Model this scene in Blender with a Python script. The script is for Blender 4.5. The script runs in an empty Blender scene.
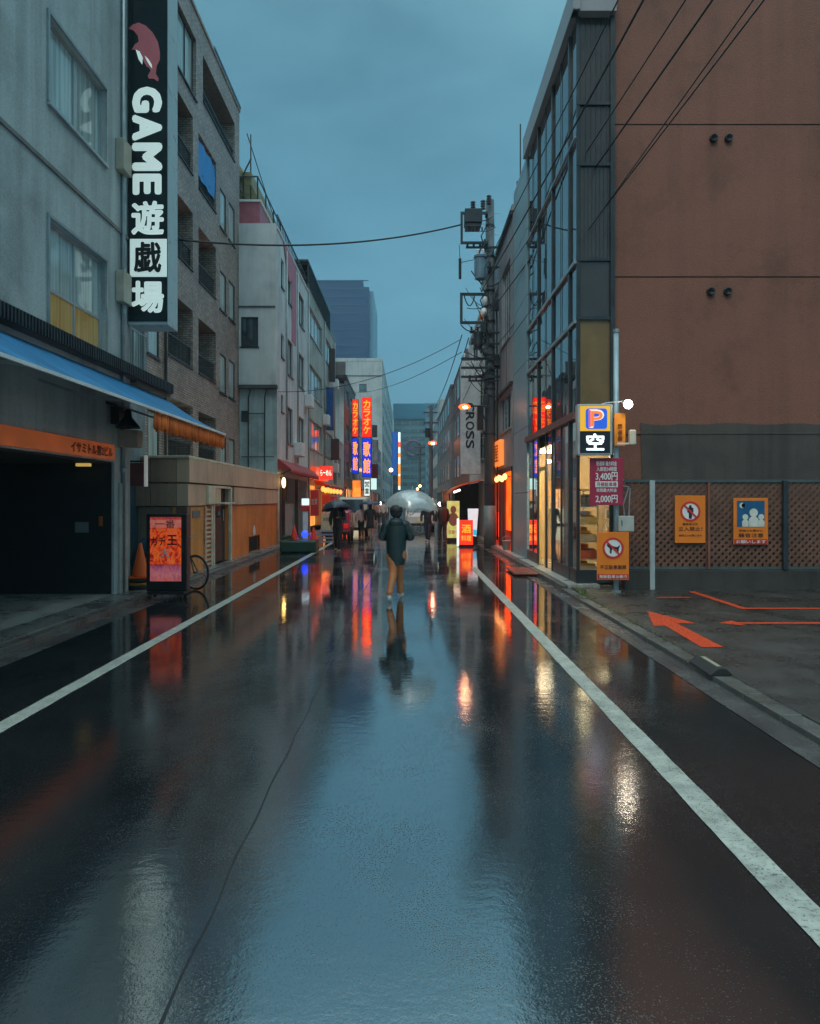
import bpy, bmesh, math, random
from mathutils import Vector, Matrix, noise as mnoise
R = math.radians
random.seed(7)
scn = bpy.context.scene
COL = scn.collection
CX, CY, F, H = 409.0, 500.0, 700.0, 1.7

def W(u, v, Y):
    "point seen at pixel (u, v) of the photo at distance Y"
    return Vector(((u - CX) / F * Y, Y, H - (v - CY) / F * Y))

def hx(s, k=1.0):
    s = s.lstrip('#'); o = []
    for i in (0, 2, 4):
        c = int(s[i:i+2], 16) / 255
        o.append((c / 12.92 if c <= .04045 else ((c + .055) / 1.055) ** 2.4) * k)
    return (o[0], o[1], o[2], 1)

# ------------------------------------------------------------------ materials
def nm(name):
    m = bpy.data.materials.new(name); m.use_nodes = True
    nt = m.node_tree; b = nt.nodes['Principled BSDF']
    return m, nt, b

def N(nt, t, **kw):
    n = nt.nodes.new(t)
    for k, v in kw.items():
        if k.startswith('i_'):
            key = k[2:]
            key = int(key) if key.isdigit() else key.replace('_', ' ')
            n.inputs[key].default_value = v
        else:
            setattr(n, k, v)
    return n

def ramp(nt, stops):
    r = nt.nodes.new('ShaderNodeValToRGB'); cr = r.color_ramp
    while len(cr.elements) < len(stops): cr.elements.new(.5)
    for e, (p, c) in zip(cr.elements, stops):
        e.position = p
        e.color = c if hasattr(c, '__len__') else (c, c, c, 1)
    return r

def plain(name, col, rough=.5, metal=0, spec=.5, var=.25, scale=3, bump=.1, bscale=None, emit=None, es=0):
    "painted or raw surface with uneven colour, roughness and a little relief"
    m, nt, b = nm(name); L = nt.links
    tc = N(nt, 'ShaderNodeTexCoord')
    n1 = N(nt, 'ShaderNodeTexNoise', i_Scale=scale, i_Detail=6, i_Roughness=.6)
    L.new(tc.outputs['Object'], n1.inputs['Vector'])
    dk = tuple(c * (1 - var) for c in col[:3]) + (1,)
    lt = tuple(min(1, c * (1 + var)) for c in col[:3]) + (1,)
    r = ramp(nt, [(.3, dk), (.7, lt)])
    L.new(n1.outputs['Fac'], r.inputs['Fac']); L.new(r.outputs['Color'], b.inputs['Base Color'])
    mr = N(nt, 'ShaderNodeMapRange'); mr.inputs['To Min'].default_value = max(.02, rough - .12); mr.inputs['To Max'].default_value = min(1, rough + .12)
    L.new(n1.outputs['Fac'], mr.inputs['Value']); L.new(mr.outputs['Result'], b.inputs['Roughness'])
    b.inputs['Metallic'].default_value = metal
    b.inputs['Specular IOR Level'].default_value = spec
    if bump:
        n2 = N(nt, 'ShaderNodeTexNoise', i_Scale=bscale or scale * 12, i_Detail=3)
        L.new(tc.outputs['Object'], n2.inputs['Vector'])
        bp = N(nt, 'ShaderNodeBump', i_Strength=bump, i_Distance=.01)
        L.new(n2.outputs['Fac'], bp.inputs['Height']); L.new(bp.outputs['Normal'], b.inputs['Normal'])
    if es:
        b.inputs['Emission Color'].default_value = emit or col
        b.inputs['Emission Strength'].default_value = es
    return m

def plaster(name, col, stain=.45, rough=.75, bump=.25, streak=True, pat=None):
    "outdoor wall: large blotches, rain streaks running down, fine grain"
    m, nt, b = nm(name); L = nt.links
    tc = N(nt, 'ShaderNodeTexCoord')
    big = N(nt, 'ShaderNodeTexNoise', i_Scale=.7, i_Detail=8, i_Roughness=.62)
    L.new(tc.outputs['Object'], big.inputs['Vector'])
    mp = N(nt, 'ShaderNodeMapping'); mp.inputs['Scale'].default_value = (3.2, 3.2, .16)
    L.new(tc.outputs['Object'], mp.inputs['Vector'])
    st = N(nt, 'ShaderNodeTexNoise', i_Scale=1.0, i_Detail=7, i_Roughness=.6)
    L.new(mp.outputs['Vector'], st.inputs['Vector'])
    fine = N(nt, 'ShaderNodeTexNoise', i_Scale=45, i_Detail=4)
    L.new(tc.outputs['Object'], fine.inputs['Vector'])
    dk = tuple(c * (1 - stain) for c in col[:3]) + (1,)
    lt = tuple(min(1, c * 1.12) for c in col[:3]) + (1,)
    r1 = ramp(nt, [(.34, dk), (.5, col), (.7, lt)])
    L.new(big.outputs['Fac'], r1.inputs['Fac'])
    r2 = ramp(nt, [(.36, 1 - stain * .8), (.55, 1.0)])
    L.new(st.outputs['Fac'], r2.inputs['Fac'])
    mx = N(nt, 'ShaderNodeMixRGB', blend_type='MULTIPLY', i_Fac=float(streak))
    L.new(r1.outputs['Color'], mx.inputs['Color1']); L.new(r2.outputs['Color'], mx.inputs['Color2'])
    r3 = ramp(nt, [(.3, .82), (.7, 1.08)])
    L.new(fine.outputs['Fac'], r3.inputs['Fac'])
    mx2 = N(nt, 'ShaderNodeMixRGB', blend_type='MULTIPLY', i_Fac=1.0)
    L.new(mx.outputs['Color'], mx2.inputs['Color1']); L.new(r3.outputs['Color'], mx2.inputs['Color2'])
    L.new(mx2.outputs['Color'], b.inputs['Base Color'])
    b.inputs['Roughness'].default_value = rough
    bp = N(nt, 'ShaderNodeBump', i_Strength=bump, i_Distance=.02)
    L.new(fine.outputs['Fac'], bp.inputs['Height']); L.new(bp.outputs['Normal'], b.inputs['Normal'])
    return m

def tilemat(name, c1, c2, mortar, bw, bh, axis='Y', rough=.45, msize=.012, off=.5):
    "small wall tiles or bricks on a facade; axis is the horizontal one"
    m, nt, b = nm(name); L = nt.links
    tc = N(nt, 'ShaderNodeTexCoord'); sp = N(nt, 'ShaderNodeSeparateXYZ'); cb = N(nt, 'ShaderNodeCombineXYZ')
    L.new(tc.outputs['Object'], sp.inputs[0])
    ad = N(nt, 'ShaderNodeMath', operation='ADD')
    L.new(sp.outputs['X'], ad.inputs[0]); L.new(sp.outputs['Y'], ad.inputs[1])
    L.new(ad.outputs[0], cb.inputs['X'])
    L.new(sp.outputs['Z'], cb.inputs['Y'])
    br = N(nt, 'ShaderNodeTexBrick', offset=off, i_Scale=1, i_Brick_Width=bw, i_Row_Height=bh, i_Mortar_Size=msize, i_Bias=0)
    br.inputs['Color1'].default_value = c1; br.inputs['Color2'].default_value = c2; br.inputs['Mortar'].default_value = mortar
    L.new(cb.outputs[0], br.inputs['Vector'])
    n = N(nt, 'ShaderNodeTexNoise', i_Scale=.8, i_Detail=8); L.new(tc.outputs['Object'], n.inputs['Vector'])
    r = ramp(nt, [(.3, .72), (.7, 1.1)]); L.new(n.outputs['Fac'], r.inputs['Fac'])
    mx = N(nt, 'ShaderNodeMixRGB', blend_type='MULTIPLY', i_Fac=1)
    L.new(br.outputs['Color'], mx.inputs['Color1']); L.new(r.outputs['Color'], mx.inputs['Color2'])
    n3 = N(nt, 'ShaderNodeTexNoise', i_Scale=9, i_Detail=3); L.new(tc.outputs['Object'], n3.inputs['Vector'])
    r3 = ramp(nt, [(.35, .75), (.65, 1.15)]); L.new(n3.outputs['Fac'], r3.inputs['Fac'])
    mx3 = N(nt, 'ShaderNodeMixRGB', blend_type='MULTIPLY', i_Fac=1)
    L.new(mx.outputs['Color'], mx3.inputs['Color1']); L.new(r3.outputs['Color'], mx3.inputs['Color2'])
    L.new(mx3.outputs['Color'], b.inputs['Base Color'])
    b.inputs['Roughness'].default_value = rough
    bp = N(nt, 'ShaderNodeBump', i_Strength=.35, i_Distance=.01); bp.invert = True
    L.new(br.outputs['Fac'], bp.inputs['Height']); L.new(bp.outputs['Normal'], b.inputs['Normal'])
    return m

def glassmat(name, tint=(.02, .03, .035, 1), ior=1.9, rough=.03, wob=.02, emit=None, es=0, curtain=None):
    "window glass in front of a dark room; curtain = pale tone: cloth behind the pane plus painted-in bright reflections"
    m, nt, b = nm(name); L = nt.links
    tc = N(nt, 'ShaderNodeTexCoord')
    n = N(nt, 'ShaderNodeTexNoise', i_Scale=.9, i_Detail=2); L.new(tc.outputs['Object'], n.inputs['Vector'])
    if curtain:
        mp = N(nt, 'ShaderNodeMapping'); mp.inputs['Scale'].default_value = (9, 9, .3); L.new(tc.outputs['Object'], mp.inputs['Vector'])
        n2 = N(nt, 'ShaderNodeTexNoise', i_Scale=1.5, i_Detail=3); L.new(mp.outputs['Vector'], n2.inputs['Vector'])
        dk = tuple(c * .55 for c in curtain[:3]) + (1,)
        r = ramp(nt, [(.35, dk), (.65, curtain)]); L.new(n2.outputs['Fac'], r.inputs['Fac'])
        L.new(r.outputs['Color'], b.inputs['Base Color'])
    else:
        lt = tuple(c * 2.2 for c in tint[:3]) + (1,)
        r = ramp(nt, [(.35, tint), (.7, lt)]); L.new(n.outputs['Fac'], r.inputs['Fac'])
        L.new(r.outputs['Color'], b.inputs['Base Color'])
    b.inputs['Roughness'].default_value = rough
    b.inputs['IOR'].default_value = ior
    bp = N(nt, 'ShaderNodeBump', i_Strength=wob, i_Distance=.1)
    L.new(n.outputs['Fac'], bp.inputs['Height']); L.new(bp.outputs['Normal'], b.inputs['Normal'])
    if es:
        b.inputs['Emission Color'].default_value = emit; b.inputs['Emission Strength'].default_value = es
    return m

def clearglass(name, tint=(.75, .85, .85, 1), k=.12):
    m = bpy.data.materials.new(name); m.use_nodes = True; nt = m.node_tree; L = nt.links
    nt.nodes.clear(); out = N(nt, 'ShaderNodeOutputMaterial')
    tr = N(nt, 'ShaderNodeBsdfTransparent', i_Color=tint); gl = N(nt, 'ShaderNodeBsdfGlossy', i_Roughness=.03)
    gl.inputs['Color'].default_value = (.9, .95, .95, 1)
    fr = N(nt, 'ShaderNodeFresnel', i_IOR=1.6)
    ad = N(nt, 'ShaderNodeMath', operation='ADD', use_clamp=True); ad.inputs[1].default_value = k * .3
    L.new(fr.outputs[0], ad.inputs[0])
    mx = N(nt, 'ShaderNodeMixShader'); L.new(ad.outputs[0], mx.inputs[0]); L.new(tr.outputs[0], mx.inputs[1]); L.new(gl.outputs[0], mx.inputs[2])
    L.new(mx.outputs[0], out.inputs[0])
    return m

def glow(name, col, s, base=None, var=0, scale=6):
    m, nt, b = nm(name); L = nt.links
    b.inputs['Base Color'].default_value = base or col
    b.inputs['Emission Strength'].default_value = s
    b.inputs['Emission Color'].default_value = col
    b.inputs['Roughness'].default_value = .3
    if var:
        tc = N(nt, 'ShaderNodeTexCoord'); n = N(nt, 'ShaderNodeTexNoise', i_Scale=scale, i_Detail=3)
        L.new(tc.outputs['Object'], n.inputs['Vector'])
        dk = tuple(c * (1 - var) for c in col[:3]) + (1,)
        r = ramp(nt, [(.35, dk), (.65, col)]); L.new(n.outputs['Fac'], r.inputs['Fac'])
        L.new(r.outputs['Color'], b.inputs['Emission Color'])
    return m

# ------------------------------------------------------------------ mesh helpers
class MB:
    def __init__(s): s.v = []; s.f = []; s.m = []
    def quad(s, pts, m=0):
        k = len(s.v); s.v += [tuple(p) for p in pts]; s.f.append(tuple(range(k, k + len(pts)))); s.m.append(m); return s
    def hexa(s, c, m=0):
        k = len(s.v); s.v += [tuple(p) for p in c]
        for f in ((0,3,2,1),(4,5,6,7),(0,1,5,4),(1,2,6,5),(2,3,7,6),(3,0,4,7)):
            s.f.append(tuple(k + i for i in f)); s.m.append(m)
        return s
    def box(s, x0, x1, y0, y1, z0, z1, m=0):
        x0, x1 = min(x0, x1), max(x0, x1); y0, y1 = min(y0, y1), max(y0, y1); z0, z1 = min(z0, z1), max(z0, z1)
        return s.hexa([(x0,y0,z0),(x1,y0,z0),(x1,y1,z0),(x0,y1,z0),(x0,y0,z1),(x1,y0,z1),(x1,y1,z1),(x0,y1,z1)], m)
    def bar(s, p, q, w, h=None, m=0, up=(0,0,1)):
        p, q = Vector(p), Vector(q); h = h or w; d = (q - p).normalized(); u = Vector(up)
        if abs(d.dot(u)) > .98: u = Vector((0, 1, 0))
        a = d.cross(u).normalized(); b = a.cross(d).normalized(); a = a * w / 2; b = b * h / 2
        return s.hexa([p-a-b, p+a-b, p+a+b, p-a+b, q-a-b, q+a-b, q+a+b, q-a+b], m)
    def cyl(s, p, q, r0, r1=None, n=12, m=0, caps=True):
        p, q = Vector(p), Vector(q); r1 = r0 if r1 is None else r1
        d = (q - p).normalized(); u = Vector((0,0,1)) if abs(d.z) < .95 else Vector((0,1,0))
        a = d.cross(u).normalized(); b = a.cross(d); k = len(s.v)
        for c, r in ((p, r0), (q, r1)):
            for i in range(n):
                t = 2*math.pi*i/n; s.v.append(tuple(c + a*math.cos(t)*r + b*math.sin(t)*r))
        for i in range(n):
            j = (i+1) % n; s.f.append((k+i, k+j, k+n+j, k+n+i)); s.m.append(m)
        if caps:
            s.f.append(tuple(k+i for i in range(n))[::-1]); s.m.append(m)
            s.f.append(tuple(k+n+i for i in range(n))); s.m.append(m)
        return s
    def tube(s, pts, r, n=8, m=0):
        pts = [Vector(p) for p in pts]; k = len(s.v); N_ = len(pts)
        rs = r if hasattr(r, '__len__') else [r]*N_
        ref = None
        for i, p in enumerate(pts):
            d = (pts[min(i+1, N_-1)] - pts[max(i-1, 0)]).normalized()
            if ref is None: ref = Vector((0,0,1)) if abs(d.z) < .9 else Vector((0,1,0))
            a = d.cross(ref).normalized(); b = a.cross(d).normalized(); ref = b
            for j in range(n):
                t = 2*math.pi*j/n; s.v.append(tuple(p + (a*math.cos(t) + b*math.sin(t))*rs[i]))
        for i in range(N_-1):
            for j in range(n):
                j2 = (j+1) % n; s.f.append((k+i*n+j, k+i*n+j2, k+(i+1)*n+j2, k+(i+1)*n+j)); s.m.append(m)
        s.f.append(tuple(k+j for j in range(n))[::-1]); s.m.append(m)
        s.f.append(tuple(k+(N_-1)*n+j for j in range(n))); s.m.append(m)
        return s
    def lathe(s, prof, c, n=20, m=0, ax=(0,0,1)):
        "prof: list of (radius, height)"
        c = Vector(c); d = Vector(ax).normalized(); u = Vector((0,1,0)) if abs(d.z) > .9 else Vector((0,0,1))
        a = d.cross(u).normalized(); b = a.cross(d); k = len(s.v)
        for r, h in prof:
            for i in range(n):
                t = 2*math.pi*i/n; s.v.append(tuple(c + d*h + a*math.cos(t)*max(r,1e-4) + b*math.sin(t)*max(r,1e-4)))
        for q in range(len(prof)-1):
            for i in range(n):
                j = (i+1) % n; s.f.append((k+q*n+i, k+q*n+j, k+(q+1)*n+j, k+(q+1)*n+i)); s.m.append(m)
        return s
    def ell(s, c, rx, ry, rz, n=14, k_=9, m=0, z0=-1, z1=1):
        "ellipsoid, from latitude z0 to z1 (in -1..1)"
        c = Vector(c); k = len(s.v); a0, a1 = math.asin(z0), math.asin(z1)
        for i in range(k_+1):
            t = a0 + (a1-a0)*i/k_; r, z = max(math.cos(t), 1e-3), math.sin(t)
            for j in range(n):
                p = 2*math.pi*j/n; s.v.append((c.x+rx*r*math.cos(p), c.y+ry*r*math.sin(p), c.z+rz*z))
        for i in range(k_):
            for j in range(n):
                j2 = (j+1) % n; s.f.append((k+i*n+j, k+i*n+j2, k+(i+1)*n+j2, k+(i+1)*n+j)); s.m.append(m)
        return s
    def torus(s, c, ax, R_, r, n=36, k_=8, m=0, a0=0, a1=2*math.pi):
        c = Vector(c); d = Vector(ax).normalized(); u = Vector((0,0,1)) if abs(d.z) < .9 else Vector((0,1,0))
        a = d.cross(u).normalized(); b = a.cross(d); k = len(s.v); full = abs(a1-a0-2*math.pi) < 1e-4
        q = n if full else n+1
        for i in range(q):
            t = a0+(a1-a0)*i/n; e = a*math.cos(t)+b*math.sin(t)
            for j in range(k_):
                p = 2*math.pi*j/k_; s.v.append(tuple(c + e*(R_+r*math.cos(p)) + d*r*math.sin(p)))
        for i in range(n):
            i2 = (i+1) % q
            for j in range(k_):
                j2 = (j+1) % k_; s.f.append((k+i*k_+j, k+i*k_+j2, k+i2*k_+j2, k+i2*k_+j)); s.m.append(m)
        return s
    def prism(s, poly, O, A, B, D, m=0):
        "polygon (a,b) in plane O+A a+B b, pushed along D"
        O, A, B, D = Vector(O), Vector(A), Vector(B), Vector(D); k = len(s.v); n = len(poly)
        for q in (Vector((0,0,0)), D):
            for a, b in poly: s.v.append(tuple(O + A*a + B*b + q))
        s.f.append(tuple(k+i for i in range(n))[::-1]); s.m.append(m)
        s.f.append(tuple(k+n+i for i in range(n))); s.m.append(m)
        for i in range(n):
            j = (i+1) % n; s.f.append((k+i, k+j, k+n+j, k+n+i)); s.m.append(m)
        return s
    def build(s, name, mats, parent=None, smooth=False, bevel=0, fixn=True):
        me = bpy.data.meshes.new(name); me.from_pydata(s.v, [], s.f); me.update()
        if not isinstance(mats, (list, tuple)): mats = [mats]
        for x in mats: me.materials.append(x)
        for p, i in zip(me.polygons, s.m): p.material_index = min(i, len(mats)-1); p.use_smooth = smooth
        if fixn:
            bm = bmesh.new(); bm.from_mesh(me); bmesh.ops.recalc_face_normals(bm, faces=bm.faces); bm.to_mesh(me); bm.free()
        o = bpy.data.objects.new(name, me); COL.objects.link(o); adopt(o, parent)
        if bevel:
            b = o.modifiers.new('bevel', 'BEVEL'); b.width = bevel; b.segments = 2; b.limit_method = 'ANGLE'; b.angle_limit = R(40)
        return o

def adopt(o, parent):
    if parent is None: return
    M = Matrix.Identity(4); p = parent; chain = []
    while p is not None: chain.append(p); p = p.parent
    for q in reversed(chain):
        loc = Matrix.LocRotScale(q.location, q.rotation_euler, q.scale)
        M = M @ (q.matrix_parent_inverse @ loc if q.parent else loc)
    o.parent = parent; o.matrix_parent_inverse = M.inverted()

def tag(o, label, cat, group=None, kind=None):
    if label: o['label'] = label
    if cat: o['category'] = cat
    if group: o['group'] = group
    if kind: o['kind'] = kind
    return o
def thing(name, label, cat, loc=(0,0,0), group=None):
    o = bpy.data.objects.new(name, None); COL.objects.link(o); o.location = loc; o.empty_display_size = .3
    return tag(o, label, cat, group)
def struct(mb, name, m, **k):
    o = mb.build(name, m, **k); o['kind'] = 'structure'; return o

# facade frame: a = along, z = up, d = outward
class FR:
    def __init__(s, O, U, Nn): s.O, s.U, s.N = Vector(O), Vector(U), Vector(Nn)
    def p(s, a, z, d=0): return s.O + s.U*a + s.N*d + Vector((0,0,z))
    def box(s, mb, a0, a1, z0, z1, d0, d1, m=0):
        return mb.hexa([s.p(a0,z0,d0), s.p(a1,z0,d0), s.p(a1,z0,d1), s.p(a0,z0,d1), s.p(a0,z1,d0), s.p(a1,z1,d0), s.p(a1,z1,d1), s.p(a0,z1,d1)], m)
    def wall(s, mb, a0, a1, z0, z1, holes=(), m=0):
        "wall skin with rectangular holes (a0,a1,z0,z1,depth) and their reveals"
        A = sorted({a0, a1} | {h[i] for h in holes for i in (0, 1)}); Z = sorted({z0, z1} | {h[i] for h in holes for i in (2, 3)})
        for i in range(len(A)-1):
            for j in range(len(Z)-1):
                ca, cz = (A[i]+A[i+1])/2, (Z[j]+Z[j+1])/2
                if any(h[0] < ca < h[1] and h[2] < cz < h[3] for h in holes): continue
                mb.quad([s.p(A[i],Z[j]), s.p(A[i+1],Z[j]), s.p(A[i+1],Z[j+1]), s.p(A[i],Z[j+1])], m)
        for h in holes:
            b0, b1, y0, y1 = h[:4]; d = -h[4]
            mb.quad([s.p(b0,y0), s.p(b1,y0), s.p(b1,y0,d), s.p(b0,y0,d)], m); mb.quad([s.p(b0,y1), s.p(b1,y1), s.p(b1,y1,d), s.p(b0,y1,d)], m)
            mb.quad([s.p(b0,y0), s.p(b0,y1), s.p(b0,y1,d), s.p(b0,y0,d)], m); mb.quad([s.p(b1,y0), s.p(b1,y1), s.p(b1,y1,d), s.p(b1,y0,d)], m)
        return mb

def window(par, fr, a0, a1, z0, z1, dep, gm, fm, nv=1, nh=0, fw=.045, sill=.05, name='window', split=None):
    mb = MB(); d0, d1 = -dep - .03, -dep + .03
    fr.box(mb, a0, a1, z0, z0+fw, d0, d1); fr.box(mb, a0, a1, z1-fw, z1, d0, d1)
    fr.box(mb, a0, a0+fw, z0+fw, z1-fw, d0, d1); fr.box(mb, a1-fw, a1, z0+fw, z1-fw, d0, d1)
    for i in range(1, nv+1):
        c = a0+(a1-a0)*i/(nv+1); fr.box(mb, c-fw/2, c+fw/2, z0+fw, z1-fw, d0+.004, d1-.004)
    for i in range(1, nh+1):
        c = z0+(z1-z0)*(split if split else i/(nh+1)); fr.box(mb, a0+fw, a1-fw, c-fw/2, c+fw/2, d0+.008, d1-.008)
    if sill: fr.box(mb, a0-.04, a1+.04, z0-.05, z0-.003, -dep, sill)
    w = mb.build(name, fm, par)
    g = MB(); g.quad([fr.p(a0+.01,z0+.01,-dep), fr.p(a1-.01,z0+.01,-dep), fr.p(a1-.01,z1-.01,-dep), fr.p(a0+.01,z1-.01,-dep)])
    g.build('pane', gm, w)
    return w

def text(name, body, c, right, up, w, h, m, parent, depth=.012, bold=.0):
    "lettering fitted to a w x h field centred on c"
    cu = bpy.data.curves.new(name, 'FONT'); cu.body = body; cu.size = 1; cu.offset = 0; cu.extrude = 0; cu.resolution_u = 3
    o = bpy.data.objects.new(name, cu); COL.objects.link(o)
    bpy.context.view_layer.update()
    dg = bpy.context.evaluated_depsgraph_get(); me = bpy.data.meshes.new_from_object(o.evaluated_get(dg))
    bpy.data.objects.remove(o); bpy.data.curves.remove(cu)
    if not me.vertices: return None
    xs = [v.co.x for v in me.vertices]; ys = [v.co.y for v in me.vertices]
    x0, x1, y0, y1 = min(xs), max(xs), min(ys), max(ys)
    r, u = Vector(right).normalized(), Vector(up).normalized(); n = r.cross(u)
    c = Vector(c)
    bm = bmesh.new(); bm.from_mesh(me)
    for v in bm.verts:
        a = ((v.co.x-x0)/(x1-x0)-.5)*w; b = ((v.co.y-y0)/(y1-y0)-.5)*h if h else 0
        v.co = c + r*a + u*b + n*depth
    if bold:                       # heavier strokes: the glyph again, nudged around, each a hair behind the last
        base = list(bm.faces); bo = bold*min(w, h if h else w)*1.1
        if len(body) > 1: bo = bold*max(.35*h, .02)*1.6
        for i in range(8):
            t = 2*math.pi*i/8; d_ = bmesh.ops.duplicate(bm, geom=base)
            for e in d_['geom']:
                if isinstance(e, bmesh.types.BMVert): e.co += r*math.cos(t)*bo + u*math.sin(t)*bo - n*depth*(.08+.05*i)
    else:
        geo = bmesh.ops.extrude_face_region(bm, geom=list(bm.faces))
        for e in geo['geom']:
            if isinstance(e, bmesh.types.BMVert): e.co -= n*(depth-.001)
        bmesh.ops.recalc_face_normals(bm, faces=bm.faces)
    bm.to_mesh(me); bm.free(); me.name = name
    me.materials.clear(); me.materials.append(m)
    ob = bpy.data.objects.new(name, me); COL.objects.link(ob); adopt(ob, parent)
    return ob
XR, ZU, YR = (1,0,0), (0,0,1), (0,1,0)
def sag(p, q, s, n=24):
    p, q = Vector(p), Vector(q); return [p.lerp(q, i/n) - Vector((0,0,4*s*(i/n)*(1-i/n))) for i in range(n+1)]

# ------------------------------------------------------------------ camera, world, sun
cam = bpy.data.cameras.new('camera'); co = bpy.data.objects.new('camera', cam); COL.objects.link(co)
co.location = (0, 0, H); co.rotation_euler = (R(90), 0, 0)
cam.sensor_fit = 'VERTICAL'; cam.sensor_height = 36; cam.lens = F/1024*36
cam.shift_x = 1/1024; cam.shift_y = -12/1024; cam.clip_start = .05; cam.clip_end = 6000
scn.camera = co
SUN_EL, SUN_AZ = 48, 200
wd = bpy.data.worlds.new('World'); scn.world = wd; wd.use_nodes = True
nt = wd.node_tree; L = nt.links; bg = nt.nodes['Background']
sky = N(nt, 'ShaderNodeTexSky', sky_type='NISHITA', sun_disc=False, sun_elevation=R(SUN_EL), sun_rotation=R(SUN_AZ), dust_density=4, air_density=1.5)
tc = N(nt, 'ShaderNodeTexCoord'); sp = N(nt, 'ShaderNodeSeparateXYZ'); L.new(tc.outputs['Generated'], sp.inputs[0])
SKYS = 1.0
dome = ramp(nt, [(0, (.42,1.48,2.15,1)), (.18, (.39,1.37,2.03,1)), (.45, (.47,1.40,1.94,1)), (.60, (.68,1.65,2.1,1)), (.80, (4.9,7.3,7.9,1)), (1, (8.5,11.6,12.0,1))])
L.new(sp.outputs['Z'], dome.inputs['Fac'])
mp = N(nt, 'ShaderNodeMapping'); mp.inputs['Scale'].default_value = (1, 1, 2.6); L.new(tc.outputs['Generated'], mp.inputs['Vector'])
cl = N(nt, 'ShaderNodeTexNoise', i_Scale=2.6, i_Detail=5, i_Roughness=.52, i_Distortion=.4); L.new(mp.outputs['Vector'], cl.inputs['Vector'])
clr = ramp(nt, [(.3, (.66,.73,.77,1)), (.5, (.98,.97,.97,1)), (.7, (1.30,1.20,1.14,1))]); L.new(cl.outputs['Fac'], clr.inputs['Fac'])
mu = N(nt, 'ShaderNodeMixRGB', blend_type='MULTIPLY', i_Fac=1); L.new(dome.outputs['Color'], mu.inputs['Color1']); L.new(clr.outputs['Color'], mu.inputs['Color2'])
mx = N(nt, 'ShaderNodeMixRGB', blend_type='MIX', i_Fac=.06); L.new(mu.outputs['Color'], mx.inputs['Color1']); L.new(sky.outputs['Color'], mx.inputs['Color2'])
L.new(mx.outputs['Color'], bg.inputs['Color']); bg.inputs['Strength'].default_value = .15
sl = bpy.data.lights.new('sun', 'SUN'); so = bpy.data.objects.new('sun', sl); COL.objects.link(so)
sl.energy = .7; sl.angle = R(30); sl.color = (1, .93, .85)
so.rotation_euler = (R(90-SUN_EL), 0, R(180-SUN_AZ)); so.location = (0, -10, 40)
vs = scn.view_settings; vs.view_transform = 'Standard'; vs.look = 'None'; vs.exposure = .5; vs.gamma = 1; vs.use_curve_mapping = False
scn.cycles.use_denoising = True
try: scn.cycles.denoiser = 'OPENIMAGEDENOISE'
except Exception: pass
scn.cycles.max_bounces = 8; scn.cycles.transparent_max_bounces = 12; scn.cycles.volume_bounces = 0
scn.cycles.sample_clamp_indirect = 4; scn.cycles.caustics_refractive = False
# ------------------------------------------------------------------ palette
M = {}
M['conc'] = plaster('concrete', (.26,.265,.26,1), stain=.4, rough=.45)
M['conc_dark'] = plaster('dark_concrete', (.10,.105,.105,1), stain=.4, rough=.45)
M['grey_wall'] = plaster('grey_render', (.45,.50,.49,1), stain=.30, rough=.7)
M['grey_low'] = plaster('grey_low_wall', (.20,.20,.19,1), stain=.35, rough=.7)
M['white_wall'] = plaster('white_render', (.66,.69,.68,1), stain=.20, rough=.7)
M['green_wall'] = plaster('greenish_render', (.42,.46,.42,1), stain=.30)
M['far_wall'] = plaster('far_render', (.42,.46,.45,1), stain=.2)
M['far_dark'] = plaster('far_dark_cladding', (.16,.19,.21,1), stain=.3)
M['tower'] = plain('tower_cladding', (.002,.04,.13,1), rough=.35, var=.12, scale=.05, bump=0)
M['tower_side'] = plain('tower_side', (.12,.26,.36,1), rough=.35, var=.1, scale=.05, bump=0)
M['tile'] = tilemat('facade_tiles', hx('#c4afa2'), hx('#a89184'), hx('#7d756e'), .2, .068)
M['brownwall'] = plaster('brown_render', (.225,.090,.058,1), stain=.36, rough=.8, bump=.7, streak=.35)
M['brick'] = tilemat('red_brick', hx('#6e3a30'), hx('#5b2f28'), hx('#4c4440'), .24, .07)
M['brownbrick'] = tilemat('brown_brick', hx('#4e3833'), hx('#5f443c'), hx('#3c3633'), .24, .07)
M['panel'] = plain('cladding_panel', (.26,.265,.27,1), rough=.4, var=.15, scale=1.2)
M['pier'] = plain('blue_grey_pier', (.20,.30,.34,1), rough=.4, var=.15, scale=1.5)
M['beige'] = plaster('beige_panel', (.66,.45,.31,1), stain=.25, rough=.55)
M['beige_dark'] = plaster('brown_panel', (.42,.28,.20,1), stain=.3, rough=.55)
M['ochre'] = plaster('ochre_render', (.84,.25,.045,1), stain=.25, rough=.55)
M['ochre2'] = plaster('yellow_ochre_render', (.78,.33,.08,1), stain=.25, rough=.55)
M['cream'] = plain('cream_paint', (.62,.56,.42,1), rough=.4)
M['steel'] = plain('dark_steel', (.035,.045,.05,1), rough=.35, metal=.3, var=.3)
M['galv'] = plain('galvanised_steel', (.34,.38,.39,1), rough=.35, metal=.5, var=.2, scale=4)
M['alu'] = plain('aluminium_frame', (.42,.46,.46,1), rough=.35, metal=.4, var=.1)
M['black'] = plain('black_paint', (.015,.017,.018,1), rough=.35, var=.3)
M['rubber'] = plain('black_rubber', (.02,.02,.02,1), rough=.6, var=.3)
M['white'] = plain('white_paint', (.72,.74,.72,1), rough=.4, var=.08)
M['darkroom'] = plain('dark_interior', (.035,.04,.042,1), rough=.8, var=.3)
M['glass'] = glassmat('window_glass')
M['glass_sky'] = glassmat('curtain_wall_glass', tint=(.012,.02,.024,1), ior=4.0, rough=.015, wob=.03)
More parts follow.
